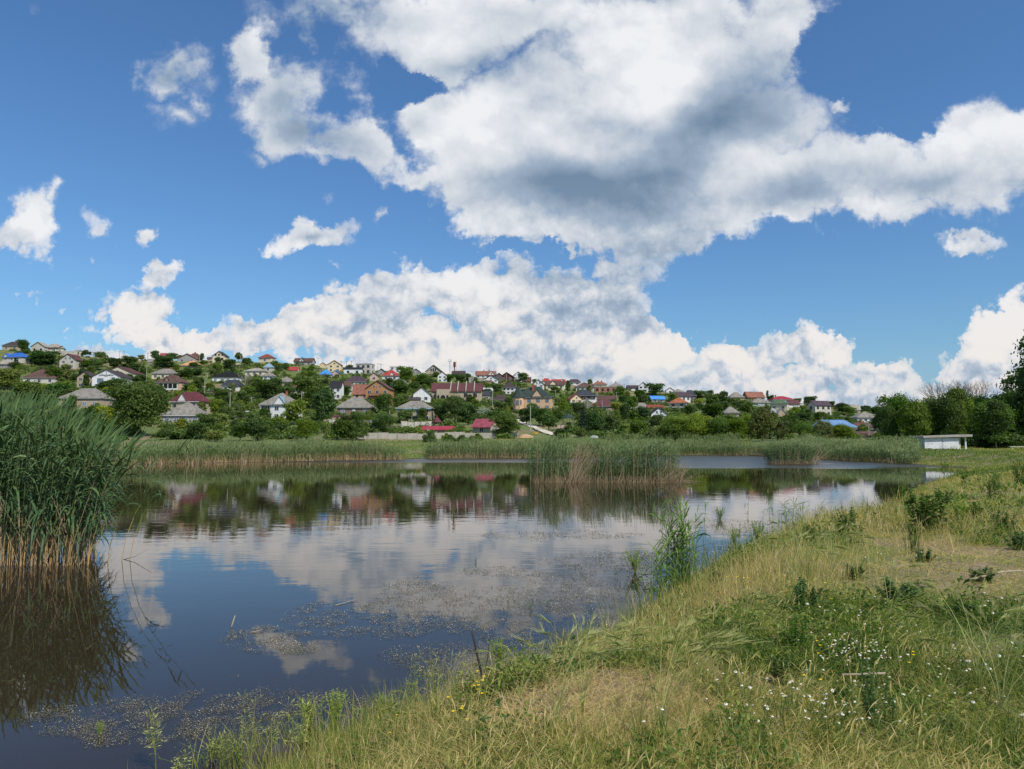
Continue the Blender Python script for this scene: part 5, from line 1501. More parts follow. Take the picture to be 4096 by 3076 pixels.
T_(3460, 1652, 60, 34, 'round', 'dark'); T_(3500, 1656, 50, 32, 'round', 'dark'); T_(3360, 1690, 70, 30, 'bush', 'mid'); T_(3140, 1640, 30, 24, 'round', 'dark')
T_(1719, 1812, 76, 72, 'bush', 'dark', depth=135, label='dark bush standing on the lawn between the far reed belts')
T_(1800, 1792, 60, 46, 'bush', 'mid', depth=143); T_(1850, 1792, 80, 44, 'bush', 'dark', depth=143); T_(1910, 1792, 70, 52, 'bush', 'mid', depth=143)
T_(1785, 1788, 40, 50, 'bush', 'light', depth=145)
# right-hand thicket behind the hut, and the tall tree at the right edge
for a_ in [(3985, 1800, 130, 205, 'round', 'dark'), (4075, 1800, 160, 225, 'round', 'mid'), (3540, 1790, 120, 150, 'round', 'dark'), (3600, 1795, 150, 205, 'round', 'mid'), (3665, 1795, 150, 195, 'round', 'mid'), (3730, 1795, 150, 200, 'round', 'mid'), (3790, 1795, 150, 215, 'round', 'dark'), (3850, 1795, 140, 185, 'willow', 'light'), (3900, 1795, 130, 160, 'willow', 'olive'), (3560, 1760, 80, 150, 'tall', 'dark'), (3900, 1800, 110, 100, 'round', 'dark'), (3935, 1800, 130, 190, 'round', 'mid'), (3830, 1800, 150, 210, 'tall', 'mid')]:
    a_ = (a_[0], a_[1], a_[2] * 1.05, a_[3] * 1.08) + a_[4:]
    tree(*a_, depth=random.uniform(106, 117), near=True, group='thicket behind the white hut', label=auto_label([{'dark': 'dark', 'mid': 'bushy green', 'light': 'sunlit yellow-green', 'olive': 'soft olive'}[a_[5]], 'leafy', 'tall leafy', 'dense'], 'thicket tree', a_[0], 1720))
tree(3985, 1805, 190, 215, 'round', 'mid', depth=102, near=True, label='bushy rounded tree just left of the tall right-edge tree')
tree(4190, 1815, 320, 490, 'tall', 'dark', depth=108, near=True, label='tall dark tree cut off by the right edge of the view')
tree(3905, 1800, 170, 215, 'round', 'dark', depth=119, near=True, label='dark tree filling the gap behind the hut porch')
tree(4050, 1800, 200, 240, 'round', 'mid', depth=118, near=True, label='broad green tree behind the tall right-edge tree')
tree(3985, 1800, 150, 190, 'tall', 'dark', depth=101, near=True, label='dark leafy tree left of the tall right-edge tree')
tree(4230, 1815, 360, 420, 'round', 'dark', depth=116, near=True, label='second dark tree mostly beyond the right edge')
tree(4040, 1832, 110, 70, 'bush', 'dark', depth=104, label='low dark shrub at the foot of the tall right-edge tree')


for k_, (a_, w_, h_) in enumerate([(3535, 100, 70), (3590, 110, 64), (3650, 110, 60), (3880, 90, 70), (3925, 110, 66), (3975, 110, 60), (4050, 150, 95), (3730, 110, 90), (3800, 110, 90)]):
    tree(a_, 1800, w_, h_, 'bush', 'dark', depth=103 + (k_ % 3) + (4 if 3700 < a_ < 3850 else 0), near=False, group='shrubs at the foot of the thicket', label=['dark shrub at the left foot of the hut thicket', 'second dark shrub from the left under the thicket', 'dark shrub just left of the white hut', 'dark shrub just right of the white hut', 'dark shrub a little right of the hut porch', 'dark shrub under the bushy rounded tree', 'dark shrub left of the tall right-edge tree', 'dark shrub behind the left half of hut roof', 'dark shrub behind the right half of hut roof'][k_])


def bare_tree(px, base, wpx, hpx, depth, mat, label, seed, start=0.0):
    rng = random.Random(seed)
    if depth: u, _ = ray(px, base); y = depth; x = u * y; z = gz(x, y)
    else: x, y, z = on_ground(px, base)
    s = y / FPX; Hh = hpx * s; Wd = wpx * s
    mb = MB()
    def grow(p, d, l, r, n):
        q = p + d * l
        mid = p + d * l * .5 + Vector((rng.uniform(-.06, .06), rng.uniform(-.06, .06), 0)) * l
        mb.tube([p, mid, q], [r, r * .85, r * .65], 4, cap=False)
        if n == 0: return
        for k in range(3 if n > 1 else 4):
            v = (d + Vector((rng.uniform(-.7, .7), rng.uniform(-.6, .6), rng.uniform(-.15, .45)))).normalized()
            grow(q if k else mid, v, l * rng.uniform(.6, .85), r * .58, n - 1)
    p = empty('bare_tree', (x, y, z), 0, label, 'dead tree')
    z0 = Hh * start
    Lc = Hh - z0
    MB().tube([(0, 0, -.5), (0, 0, z0 + Lc * .2)], [Hh * .012, Hh * .008], 6).build('trunk', M[mat], p)
    for k in range(6):
        a = (k - 2.5) / 2.5
        grow(Vector((0, 0, z0 + Lc * .1)), Vector((a * Wd / Lc * .62 + rng.uniform(-.1, .1), rng.uniform(-.4, .4), 1)).normalized(), Lc * .30, Hh * .0055, 4)
    mb.build('branches', M[mat], p)


bare_tree(3760, 1795, 190, 272, 121, 'bark_grey', 'leafless grey-brown treetop above the thicket, left one', 5, .52)
bare_tree(3860, 1795, 130, 270, 122, 'bark_grey', 'leafless treetop above the thicket, in the middle', 8, .6)
bare_tree(3925, 1795, 110, 262, 121, 'bark_grey', 'thin leafless boughs above the thicket, right one', 12, .58)
bare_tree(984, 1560, 56, 78, None, 'bark_pale', 'white-barked leafless birch right of the slate dormer house', 21)
bare_tree(2350, 1660, 40, 66, None, 'bark_pale', 'pale half-bare tree left of maroon hip-roofed house', 25)

# fill the hillside between the houses
PROT = [h for h in HOUSES] + [('wall', 1450, 2000, 1728, 1762, 166.0)]


def covers(px, base, w, h, Y):
    x0, x1, y0, y1 = px - w * .42, px + w * .42, base - h * .92, base
    for (l, a0, a1, t, b, yy) in PROT:
        if yy < Y + 2: continue            # house is nearer: it hides the tree instead
        ox = min(x1, a1) - max(x0, a0); 
        if ox <= 0: continue
        bb = t + (b - t) * 0.95              # feet of houses may be overgrown
        oy = min(y1, bb) - max(y0, t)
        if oy <= 0: continue
        if ox * oy > 0.05 * (a1 - a0) * (bb - t): return True
    return False


def inside_house(px, base, w):
    for (l, a0, a1, t, b, yy) in PROT:
        if a0 - 4 < px < a1 + 4 and b - (b - t) * .45 < base < b + 1: return True
    return False


rs = random.Random(99)
cnt = 0
pts_ = []
for _ in range(9000):
    if cnt >= 185: break
    px = rs.uniform(-60, 3620)
    tsk = np.interp(px, [p[0] for p in SKYL], [p[1] for p in SKYL])
    f = rs.random()
    base = tsk + (1760 - tsk) * f ** 0.9 + 2
    sc = 0.62 + 0.75 * f
    hh = rs.uniform(34, 62) * sc; ww = hh * rs.uniform(1.0, 1.5)
    Yq = on_ground(px, base)[1]
    if inside_house(px, base, ww) or covers(px, base, ww, hh, Yq): continue
    if any(abs(px - q[0]) < (ww + q[2]) * .27 and abs(base - q[1]) < (hh + q[3]) * .22 for q in TREES): continue
    if 1560 < px < 1720 and base > 1745: continue
    if 2040 < px < 2240 and base > 1665: continue
    k = rs.choices(['round', 'tall', 'bush'], [5, 3, 2])[0]
    m_ = rs.choices(['dark', 'mid', 'light', 'olive', 'yellow'], [5, 6, 4, 2.2, .7])[0]
    tree(px, base, ww, hh, k, m_)
    cnt += 1
print('TREES', len(TREES), cnt)

# undergrowth: hedges, vines and scrub that fill the gardens as one mass
def scatter_under():
    rng = np.random.default_rng(5)
    n = 10500
    Cs = []; Ss = []; Ms = []
    px = rng.uniform(-80, 3640, n); f = rng.random(n) ** 0.85
    tsk = np.interp(px, [p[0] for p in SKYL], [p[1] for p in SKYL])
    base = tsk + (1757 - tsk) * f + 3
    t_ = np.array([ray(a, b)[1] for a, b in zip(px, base)]); u_ = np.array([ray(a, b)[0] for a, b in zip(px, base)])
    ts = np.interp(u_, _su, _st)
    Y = YF + np.clip(t_ / ts, 0, 1) * (YR - YF)
    Z = ground_z(u_ * Y, Y)
    patch = fbm(px / 90.0, base / 45.0, 3)
    for i in range(n):
        if patch[i] < 0.34: continue
        hh = rng.uniform(9, 22) * (0.6 + 0.8 * f[i]); ww = hh * rng.uniform(1.4, 2.6)
        if covers(px[i], base[i], ww, hh, Y[i]) or inside_house(px[i], base[i], ww): continue
        if 1560 < px[i] < 1720 and base[i] > 1745: continue
        if 2040 < px[i] < 2240 and base[i] > 1665: continue
        s = Y[i] / FPX
        m = 62
        d = rng.normal(size=(m, 3)); d /= np.linalg.norm(d, axis=1, keepdims=True); d[:, 2] = np.abs(d[:, 2])
        c = d * rng.uniform(.55, 1.05, (m, 1)) * np.array([ww * s / 2, ww * s / 2, hh * s * .95]) + np.array([u_[i] * Y[i], Y[i], Z[i] + .05])
        Cs.append(c); Ss.append(d); Ms.append(np.full(m, rng.uniform(0.1, 0.9)))
    C = np.concatenate(Cs); D = np.concatenate(Ss); tt = np.clip(np.concatenate(Ms) + rng.normal(0, .14, len(C)), 0, 1)
    V, F = leaf_cards(C, D, 0.34, 0.8, rng)
    leaf_mat('undergrowth_leaves', [(0.042, 0.082, 0.015), (0.075, 0.130, 0.022), (0.12, 0.175, 0.032), (0.18, 0.22, 0.05)], objvar=0)
    o = mesh_np('undergrowth', V, F, M['undergrowth_leaves'], attrs={'tint': np.repeat(tt, 4)})
    tag(o, 'dense garden scrub and hedges between the hillside houses', 'undergrowth', kind='stuff')


scatter_under()

# ------------------------------------------------------------------ ribbons: reeds, grass, leaves
def ribbons(P, Wd, side):
    """P (n,k,3) centre lines, Wd (n,k) half widths, side (n,3) -> V, F"""
    n, k, _ = P.shape
    L = P - side[:, None, :] * Wd[..., None]; R = P + side[:, None, :] * Wd[..., None]
    V = np.stack([L, R], 2).reshape(-1, 3)
    b = (np.arange(n) * k * 2)[:, None] + (np.arange(k - 1) * 2)[None]
    F = np.stack([b, b + 1, b + 3, b + 2], -1).reshape(-1, 4)
    return V, F


class RB:
    def __init__(self): self.V = []; self.F = []; self.T = []; self.n = 0

    def add(self, P, Wd, side, tint):
        """tint (n,) or (n,k)"""
        V, F = ribbons(P, Wd, side)
        n, k, _ = P.shape
        t = np.asarray(tint, float)
        if t.ndim == 1: t = np.repeat(t[:, None], k, 1)
        self.V.append(V); self.F.append(F + self.n); self.T.append(np.repeat(t.reshape(-1), 2)); self.n += len(V)

    def raw(self, V, F, t):
        self.V.append(V); self.F.append(F + self.n); self.T.append(t); self.n += len(V)

    def build(self, name, mat, parent=None, loc=None):
        V = np.concatenate(self.V)
        if loc is not None: V = V - np.array(loc)
        return mesh_np(name, V, np.concatenate(self.F), mat, parent, attrs={'tint': np.clip(np.concatenate(self.T), 0, 1)}, loc=loc)


def unit(v): return v / (np.linalg.norm(v, axis=-1, keepdims=True) + 1e-9)


leaf_mat('reed_leaf', [(0.034, 0.072, 0.030), (0.062, 0.122, 0.044), (0.10, 0.172, 0.058), (0.17, 0.235, 0.085)], trans=0.12, objvar=0)
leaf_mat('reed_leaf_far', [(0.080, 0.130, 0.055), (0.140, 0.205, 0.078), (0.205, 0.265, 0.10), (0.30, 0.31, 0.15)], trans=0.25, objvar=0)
leaf_mat('reed_leaf_island', [(0.050, 0.100, 0.038), (0.098, 0.172, 0.060), (0.16, 0.235, 0.082), (0.23, 0.27, 0.12)], trans=0.15, objvar=0)
leaf_mat('reed_fresh', [(0.06, 0.13, 0.02), (0.12, 0.22, 0.035), (0.20, 0.30, 0.05)], trans=0.25, objvar=0)
leaf_mat('reed_stem', [(0.44, 0.27, 0.105), (0.36, 0.27, 0.10), (0.15, 0.19, 0.05), (0.09, 0.145, 0.05)], trans=0.0, objvar=0)
leaf_mat('dry_stalk', [(0.22, 0.145, 0.08), (0.36, 0.26, 0.15), (0.50, 0.40, 0.25)], trans=0.1, objvar=0)


def reeds(pos, h, lean, st, lv, rng, nl=12, ll=0.42, lw=0.014, sw=0.0065, ks=6, kl=5, low=0.30, wind=(0.55, -0.1), spear=True, tanh=0.22):
    """pos (n,3) feet, h (n,), lean (n,2) tip offset"""
    n = len(pos)
    t = np.linspace(0, 1, ks)
    P = pos[:, None, :] + np.stack([lean[:, 0, None] * t ** 1.8, lean[:, 1, None] * t ** 1.8, h[:, None] * t], -1)
    P[..., 2] -= np.linalg.norm(lean, axis=1)[:, None] * 0.18 * t ** 2
    view = unit(np.stack([pos[:, 1], -pos[:, 0], np.zeros(n)], -1))
    side = unit(view + rng.normal(0, .25, (n, 3)) * [1, 1, 0])
    st.add(P, np.outer(rng.uniform(.8, 1.25, n), np.linspace(1.0, .35, ks)) * sw, side, np.clip((t[None] - tanh * rng.uniform(.6, 1.4, (n, 1))) / .25, 0, 1) * .9 + rng.uniform(0, .1, (n, 1)))
    # leaves
    m = n * nl
    idx = np.repeat(np.arange(n), nl)
    ta = low + (0.97 - low) * (np.tile((np.arange(nl) + .5) / nl, n) + rng.uniform(-.03, .03, m))
    A = pos[idx] + np.stack([lean[idx, 0] * ta ** 1.8, lean[idx, 1] * ta ** 1.8, h[idx] * ta], -1)
    A[:, 2] -= np.linalg.norm(lean[idx], axis=1) * 0.18 * ta ** 2
    az = rng.uniform(0, 2 * math.pi, m)
    d = np.stack([np.cos(az) + wind[0] * 1.3, np.sin(az) + wind[1], np.zeros(m)], -1); d = unit(d)
    L = ll * rng.uniform(.6, 1.25, m) * (0.75 + 0.5 * np.sin(np.pi * np.clip(ta, 0, 1)))
    up = rng.uniform(.35, 1.0, m) * (0.5 + ta)           # upper leaves stand up more
    dr = rng.uniform(.5, 1.5, m) * (1.35 - ta * .8)
    s = np.linspace(0, 1, kl)
    Q = A[:, None, :] + d[:, None, :] * (L[:, None] * s * (1 - .15 * s))[..., None]
    Q[..., 2] += L[:, None] * (up[:, None] * s - dr[:, None] * s ** 2 * .85)
    sd_ = unit(np.cross(d, [0, 0, 1]) + rng.normal(0, .35, (m, 3)))
    prof = np.interp(s, [0, .15, .45, .8, 1], [.45, .9, 1, .5, .04])
    lv.add(Q, np.outer(rng.uniform(.7, 1.2, m), prof) * lw, sd_, np.clip(rng.normal(.42, .2, m) + (ta - .7) * .5, 0, 1))
    if spear:
        k2 = 1
        i2 = np.repeat(np.arange(n), k2); m2 = n * k2
        tip = P[i2, -1]
        dd = unit(np.stack([lean[i2, 0] + rng.normal(.12, .38, m2), lean[i2, 1] + rng.normal(0, .3, m2), h[i2] * rng.uniform(.5, .9, m2)], -1))
        LL = ll * rng.uniform(.45, .95, m2)
        Q = tip[:, None] + dd[:, None] * (LL[:, None] * s)[..., None]
        Q[..., 0] += (LL[:, None] * .25 * s ** 2)
        lv.add(Q, np.outer(rng.uniform(.7, 1.1, m2), prof) * lw * .95, unit(np.cross(dd, [0, 1, 0]) + rng.normal(0, .3, (m2, 3))), np.clip(rng.normal(.65, .15, m2), 0, 1))


def stalks(pos, h, lean, st, rng, w=0.006, ks=5, curl=0.5, tint=(.2, 1)):
    n = len(pos); t = np.linspace(0, 1, ks)
    P = pos[:, None, :] + np.stack([lean[:, 0, None] * t ** 1.2, lean[:, 1, None] * t ** 1.2, np.sqrt(np.maximum(h ** 2 - (lean ** 2).sum(1) * .8, .02))[:, None] * t], -1)
    view = unit(np.stack([pos[:, 1], -pos[:, 0], np.zeros(n)], -1))
    st.add(P, np.outer(rng.uniform(.7, 1.3, n), np.linspace(1, .5, ks)) * w, unit(view + rng.normal(0, .4, (n, 3))), rng.uniform(*tint, n))


def reed_thing(label, cat, groups, dry, rng, origin, leafm='reed_leaf', name='reed_clump', kind=None):
    st, lv, dy = RB(), RB(), RB()
    for g in groups: g(st, lv)
    for g in dry: g(dy)
    p = empty(name, origin, 0, label, cat)
    if kind: p['kind'] = kind
    st.build('stems', M['reed_stem'], p, None); lv.build('leaves', M[leafm], p, None)
    if dy.V: dy.build('dry_stalks', M['dry_stalk'], p, None)
    for c in p.children: c.matrix_parent_inverse = Matrix.Translation(-Vector(origin))
    return p


rg = np.random.default_rng(21)


def left_reeds():
    n = 1250
    Y = 14.7 + 5.2 * rg.random(n) ** 1.5
    X = rg.uniform(-17, -8.2, n)
    # ragged right edge
    edge = -0.575 * Y + 0.16 * np.sin(Y * 3)
    ok = X < edge
    X, Y = X[ok], Y[ok]; n = len(X)
    e = np.clip((edge[ok] - X) / 1.3, 0, 1)       # 0 at the right rim
    h = 2.9 + 0.32 * rg.random(n) + .12 * np.sin(X * 2.1) - (1 - e) * .75 + .1 * (Y - 15)
    lean = np.stack([.18 + .15 * rg.random(n) + (1 - e) * rg.uniform(.1, .75, n), rg.normal(-.05, .15, n)], -1)
    pos = np.stack([X, Y, np.full(n, -.1)], -1)
    # a few single reeds leaning out to the right
    p2 = np.array([[-8.12, 15.3, -.1], [-7.98, 15.35, -.1], [-8.3, 15.1, -.1], [-8.5, 15.0, -.1]]); h2 = np.array([2.75, 2.7, 2.2, 2.4]); l2 = np.array([[1.25, .1], [1.3, 0], [.8, 0], [1.0, -.1]])
    m = 260
    dp = np.stack([rg.uniform(-12.5, -8.6, m), rg.uniform(14.6, 15.2, m), np.full(m, -.1)], -1)
    dh = rg.uniform(.5, 1.6, m); dl = rg.normal(0, .22, (m, 2)) + [.1, -.03]
    m3 = 14
    dp3 = np.stack([rg.uniform(-10.5, -8.6, m3), np.full(m3, 14.6), np.full(m3, 0.0)], -1); dl3 = np.stack([rg.uniform(-.9, 1.1, m3), rg.uniform(-.3, .1, m3)], -1)
    reed_thing('tall green reed clump filling the left foreground water', 'reed clump',
               [lambda s, l: reeds(pos, h, lean, s, l, rg, nl=10, ll=.52, lw=.021, low=.24, sw=.0085, tanh=.17), lambda s, l: reeds(p2, h2, l2, s, l, rg, nl=9, ll=.38, lw=.014, low=.45, sw=.0085)],
               [lambda d: stalks(pos[::17] + [0, -.1, 0], h[::17] * rg.uniform(.7, 1.12, len(pos[::17])), lean[::17] * .8 + rg.normal(0, .22, (len(pos[::17]), 2)), d, rg, .006, tint=(.3, 1)), lambda d: stalks(dp, dh, dl, d, rg, .0065, tint=(.4, 1)), lambda d: stalks(dp3, rg.uniform(.7, 1.2, m3), dl3, d, rg, .006)], rg, (-11, 15, 0))
    # dark back rows give the clump its depth
    return


left_reeds()


def island(label, segs, drysegs, base_y, hmax, seed, nper=26, lw=.016):
    """segs: (px0, px1, depth m, height factor)"""
    r = np.random.default_rng(seed)
    y0 = unproj(2048, base_y)[1]
    ps, hs, ls = [], [], []
    for px0, px1, dep, hf in segs:
        x0, x1 = ray(px0, base_y)[0] * y0, ray(px1, base_y)[0] * y0
        n = int((x1 - x0) * dep * nper)
        X = r.uniform(x0, x1, n); Yv = y0 + r.random(n) * dep
        e = np.minimum(np.clip((X - x0) / .7, 0, 1), np.clip((x1 - X) / .7, 0, 1))
        h = hmax * hf * (0.86 + .14 * r.random(n)) * (0.86 + 0.14 * e) * (1 + .05 * np.sin(X * 3))
        ps.append(np.stack([X, Yv, np.full(n, -.1)], -1)); hs.append(h)
        ls.append(np.stack([r.normal(.06, .1, n) + (X > (x0 + x1) / 2) * (1 - e) * .3 - (X <= (x0 + x1) / 2) * (1 - e) * .22, r.normal(0, .1, n)], -1))
    pos, h, lean = np.concatenate(ps), np.concatenate(hs), np.concatenate(ls)
    def dryf(d):
        for px0, px1, cnt, hh, lx, sp in drysegs:
            x0, x1 = ray(px0, base_y)[0] * y0, ray(px1, base_y)[0] * y0
            p = np.stack([r.uniform(x0, x1, cnt), y0 + r.uniform(-.35, 1.6, cnt), np.full(cnt, -.05)], -1)
            stalks(p, hh * r.uniform(.45, 1.05, cnt), np.stack([r.normal(lx, sp, cnt), r.normal(-.1, sp * .5, cnt)], -1), d, r, .009)
    reed_thing(label, 'reed clump', [lambda s, l: reeds(pos, h, lean, s, l, r, nl=14, ll=.38, lw=lw, sw=.009, kl=4, ks=5, low=.15, wind=(.25, 0), tanh=.10)], [dryf], r, (float(pos[:, 0].mean()), float(y0), 0), 'reed_leaf_island')


island('wide reed island in mid-lake with straw-coloured foot', [(2122, 2275, 3.0, 1.0), (2330, 2450, 3.0, .96), (2440, 2560, 3.0, .9), (2550, 2715, 3.2, .99)],
       [(2130, 2735, 1900, .50, .05, .16), (2130, 2735, 200, .8, .1, .35), (2262, 2330, 190, 2.5, .8, .45), (2600, 2735, 200, 1.5, .7, .5), (2140, 2720, 110, 2.95, .15, .2), (2400, 2560, 60, 1.6, .8, .7)], 1931, 2.62, 31)
island('smaller dark reed island before the far right reed belt', [(3092, 3262, 2.6, 1.0)], [(3095, 3275, 900, .55, .0, .15), (3240, 3275, 50, 2.4, 1.3, .5), (3110, 3250, 90, 2.75, .1, .15)], 1856, 2.42, 33, nper=24, lw=.022)


def belt(label, px0, px1, depth, dens, seed, brown=0.3, hmean=2.05):
    r = np.random.default_rng(seed)
    pl_ = np.array([unproj(*p) for p in FAR]); fpx = np.array([p[0] for p in FAR], float)
    kk = np.interp(np.linspace(px0, px1, 120), fpx, np.arange(len(fpx)))
    cx = np.interp(kk, np.arange(len(fpx)), pl_[:, 0]); cy = np.interp(kk, np.arange(len(fpx)), pl_[:, 1])
    arc = np.concatenate([[0], np.cumsum(np.hypot(np.diff(cx), np.diff(cy)))]); ln = arc[-1]
    tx, ty = np.gradient(cx), np.gradient(cy); q = np.hypot(tx, ty); nxn, nyn = -ty / q, tx / q          # points away from the lake
    def place(a, off):
        jag = (fbm(a * .35, a * 0 + seed, 3) - .5) * 3.0
        o = off + jag
        return np.interp(a, arc, cx) + np.interp(a, arc, nxn) * o, np.interp(a, arc, cy) + np.interp(a, arc, nyn) * o
    n = int(ln * depth * dens)
    A = r.uniform(0, ln, n); off = depth * r.random(n) ** 1.25
    X, Y = place(A, off - 0.1)
    ends = np.minimum(A, ln - A) + (fbm(X * .8 + seed, Y * .9, 2) - .5) * 3.5
    kp = (ends > .3) & (W0 / 2 + FPX * X / Y < 3672); X, Y, off, ends, n = X[kp], Y[kp], off[kp], ends[kp], int(kp.sum())
    h = (hmean + .75 * (fbm(X * .35, Y * .35, 3) - .5) * 2) * r.uniform(.85, 1.08, n) * (0.82 + .18 * np.clip(off / 2, 0, 1)) * (.55 + .45 * np.clip(ends / 2.0, 0, 1))
    if px1 > 3500: h = h * np.interp(W0 / 2 + FPX * X / Y, [3500, 3672], [1, .72])
    z = np.maximum(ground_z(X, Y), -.15)
    pos = np.stack([X, Y, z], -1)
    lean = r.normal(0.05, .13, (n, 2))
    st, lv, dy = RB(), RB(), RB()
    reeds(pos, h, lean, st, lv, r, nl=8, ll=.42, lw=.027, sw=.014, ks=4, kl=3, low=.20, wind=(.3, 0), spear=True, tanh=.13 + .1 * brown)
    m = int(ln * 24 * (0.4 + brown))
    Xd, Yd = place(r.uniform(.5, ln - .5, m), -.1 + r.uniform(-.5, .6, m))
    stalks(np.stack([Xd, Yd, np.full(m, -.05)], -1), r.uniform(.3, .8 + .4 * brown, m), r.normal(0, .25, (m, 2)), dy, r, .016)
    m = int(ln * 12 * brown * 2)
    Xd, Yd = place(r.uniform(.5, ln - .5, m), r.uniform(-.6, depth * .7, m))
    pd = np.stack([Xd, Yd, np.maximum(ground_z(Xd, Yd), -.1)], -1)
    keep = (W0 / 2 + FPX * Xd / Yd < 3660) & (fbm(Xd * .22 + 9, Yd * .2, 2) > .46)
    stalks(pd[keep], r.uniform(1.4, 2.7, keep.sum()), r.normal(.15, .3, (keep.sum(), 2)), dy, r, .014)
    org = (float(X.mean()), float(Y.mean()), 0)
    p = empty('reed_belt', org, 0, label, 'reeds'); p['kind'] = 'stuff'
    for b, nm, mt in ((st, 'stems', 'reed_stem'), (lv, 'leaves', 'reed_leaf_far'), (dy, 'dry_stalks', 'dry_stalk')):
        o = b.build(nm, M[mt], p); o.matrix_parent_inverse = Matrix.Translation(-Vector(org)); o['kind'] = 'stuff'


belt('long browned reed belt along the far left shore', 560, 1612, 6.0, 15, 41, brown=.85)
belt('green reed belt right of the lawn gap', 1700, 2200, 6.5, 14, 43, brown=.55)
belt('deep green reed belt along the far right shore', 2200, 3300, 9.0, 12, 45, brown=.18, hmean=1.8)
belt('reed belt curving towards the white hut', 3300, 3668, 16.0, 13, 47, brown=.15, hmean=1.75)
belt('far reed belt hidden behind the left reed clump', -100, 560, 5.0, 9, 49, brown=.5)


def shoot_thing(label, px, base, n, h, spread, seed, lwid=.013, nl=7, ll=.36, tint=.6):
    r = np.random.default_rng(seed)
    x, y = unproj(px, base); z = max(gz(x, y), 0) - .05
    pos = np.stack([x + r.normal(0, spread, n), y + r.normal(0, spread, n), np.full(n, z)], -1)
    hh = h * r.uniform(.55, 1.0, n)
    st, lv = RB(), RB()
    reeds(pos, hh, r.normal(.03, .07 * h, (n, 2)) , st, lv, r, nl=nl, ll=ll, lw=lwid, sw=.005, low=.12, wind=(.1, 0), tanh=.02)
    lv.T = [t + (tint - .4) for t in lv.T]
    p = empty('reed_plant', (x, y, z), 0, label, 'reed plant')
    for b, nm, mt in ((st, 'stems', 'reed_stem'), (lv, 'leaves', 'reed_fresh')):
        o = b.build(nm, M[mt], p); o.matrix_parent_inverse = Matrix.Translation(-Vector((x, y, z)))


shoot_thing('fresh green reed tuft at the bank edge, waist high', 2720, 2385, 46, 1.42, .13, 61, lwid=.012, nl=10, ll=.27, tint=.5)
shoot_thing('thin young reeds left of the waist-high tuft', 2650, 2420, 16, .85, .12, 62, lwid=.01)
shoot_thing('short reed sprouts in the water right of island', 3085, 2075, 9, .85, .35, 63, lwid=.012)
shoot_thing('sparse reed shoots in shallow water near right bank', 3225, 2105, 9, .7, .25, 64, lwid=.011)

# ------------------------------------------------------------------ foreground meadow
leaf_mat('meadow_grass', [(0.055, 0.120, 0.020), (0.140, 0.215, 0.036), (0.30, 0.33, 0.075), (0.48, 0.41, 0.14), (0.63, 0.46, 0.21), (0.70, 0.57, 0.35)], trans=0.4, objvar=0)
leaf_mat('herb_leaf', [(0.040, 0.090, 0.018), (0.080, 0.150, 0.026), (0.13, 0.205, 0.038)], trans=0.25, objvar=0.15)
leaf_mat('bright_herb', [(0.14, 0.21, 0.03), (0.25, 0.33, 0.045), (0.38, 0.43, 0.07)], trans=0.3, objvar=0.1)
leaf_mat('ear_green', [(0.15, 0.19, 0.045), (0.30, 0.33, 0.10), (0.50, 0.48, 0.22)], trans=0.3, objvar=0.1)
plain_mat('petal_white', (0.72, 0.72, 0.66), rough=0.7, var=0.05); plain_mat('flower_yellow', (0.70, 0.42, 0.02), rough=0.7, var=0.15); plain_mat('buttercup', (0.80, 0.55, 0.01), rough=0.5, var=0.1)
plain_mat('stick_dark', (0.045, 0.035, 0.03), rough=0.9, var=0.4, scale=8); plain_mat('stick_pale', (0.40, 0.33, 0.24), rough=0.9, var=0.3, scale=8)


def bank_hit(px, base):
    u, t = ray(px, base)
    ys = np.linspace(2.5, 70, 2500); zs = ground_z(u * ys, ys); hit = np.nonzero(zs >= CAMH + t * ys)[0]
    y = ys[hit[0]] if len(hit) else 40
    return u * y, y, gz(u * y, y)


def bank_z(X, Y): return np.maximum(ground_z(X, Y), -0.12)


def sample_bank(n, r, pylo=1800, pyhi=3330, sdlo=-0.15, sdhi=1e9, pxlo=900, pxhi=4300, eye=1.5, power=1.0):
    px = r.uniform(pxlo, pxhi, n); py = pylo + (pyhi - pylo) * r.random(n) ** power
    Y = eye * FPX / (py - HOR) * (1.0 + 0 * py)
    a = (px - W0 / 2) / FPX
    X = a * Y * math.cos(PITCH) + a * 0
    X = a * Y
    s = lake_sd(X, Y)
    ok = (s > sdlo) & (s < sdhi) & (Y > 2.2)
    return X[ok], Y[ok], s[ok], px[ok], py[ok]


def to_px(X, Y, Z):
    dz = Z - CAMH
    c, s = math.cos(PITCH), math.sin(PITCH)
    f = Y * c + dz * s; up = -Y * s + dz * c
    return W0 / 2 + FPX * X / f, H0 / 2 - FPX * up / f


def blades(rb, X, Y, r, L, w, lean, tint, k=4, lie=0.0, z0=None):
    n = len(X)
    Z = bank_z(X, Y) if z0 is None else z0
    az = r.uniform(0, 2 * math.pi, n)
    d = np.stack([np.cos(az), np.sin(az), np.zeros(n)], -1)
    s = np.linspace(0, 1, k)
    up = L * np.sqrt(np.clip(1 - lean ** 2, .02, 1))
    P = np.stack([X, Y, Z - .015], -1)[:, None] + d[:, None] * (L * lean)[:, None, None] * (s ** 1.5)[None, :, None]
    P[..., 2] += up[:, None] * (s - .25 * lean[:, None] * s ** 2) + lie
    view = unit(np.stack([Y, -X, np.zeros(n)], -1))
    side = unit(view * .8 + r.normal(0, .5, (n, 3)) * [1, 1, .3])
    prof = np.interp(s, [0, .4, .8, 1], [.8, 1, .6, .08])
    rb.add(P, np.outer(w, prof), side, tint)


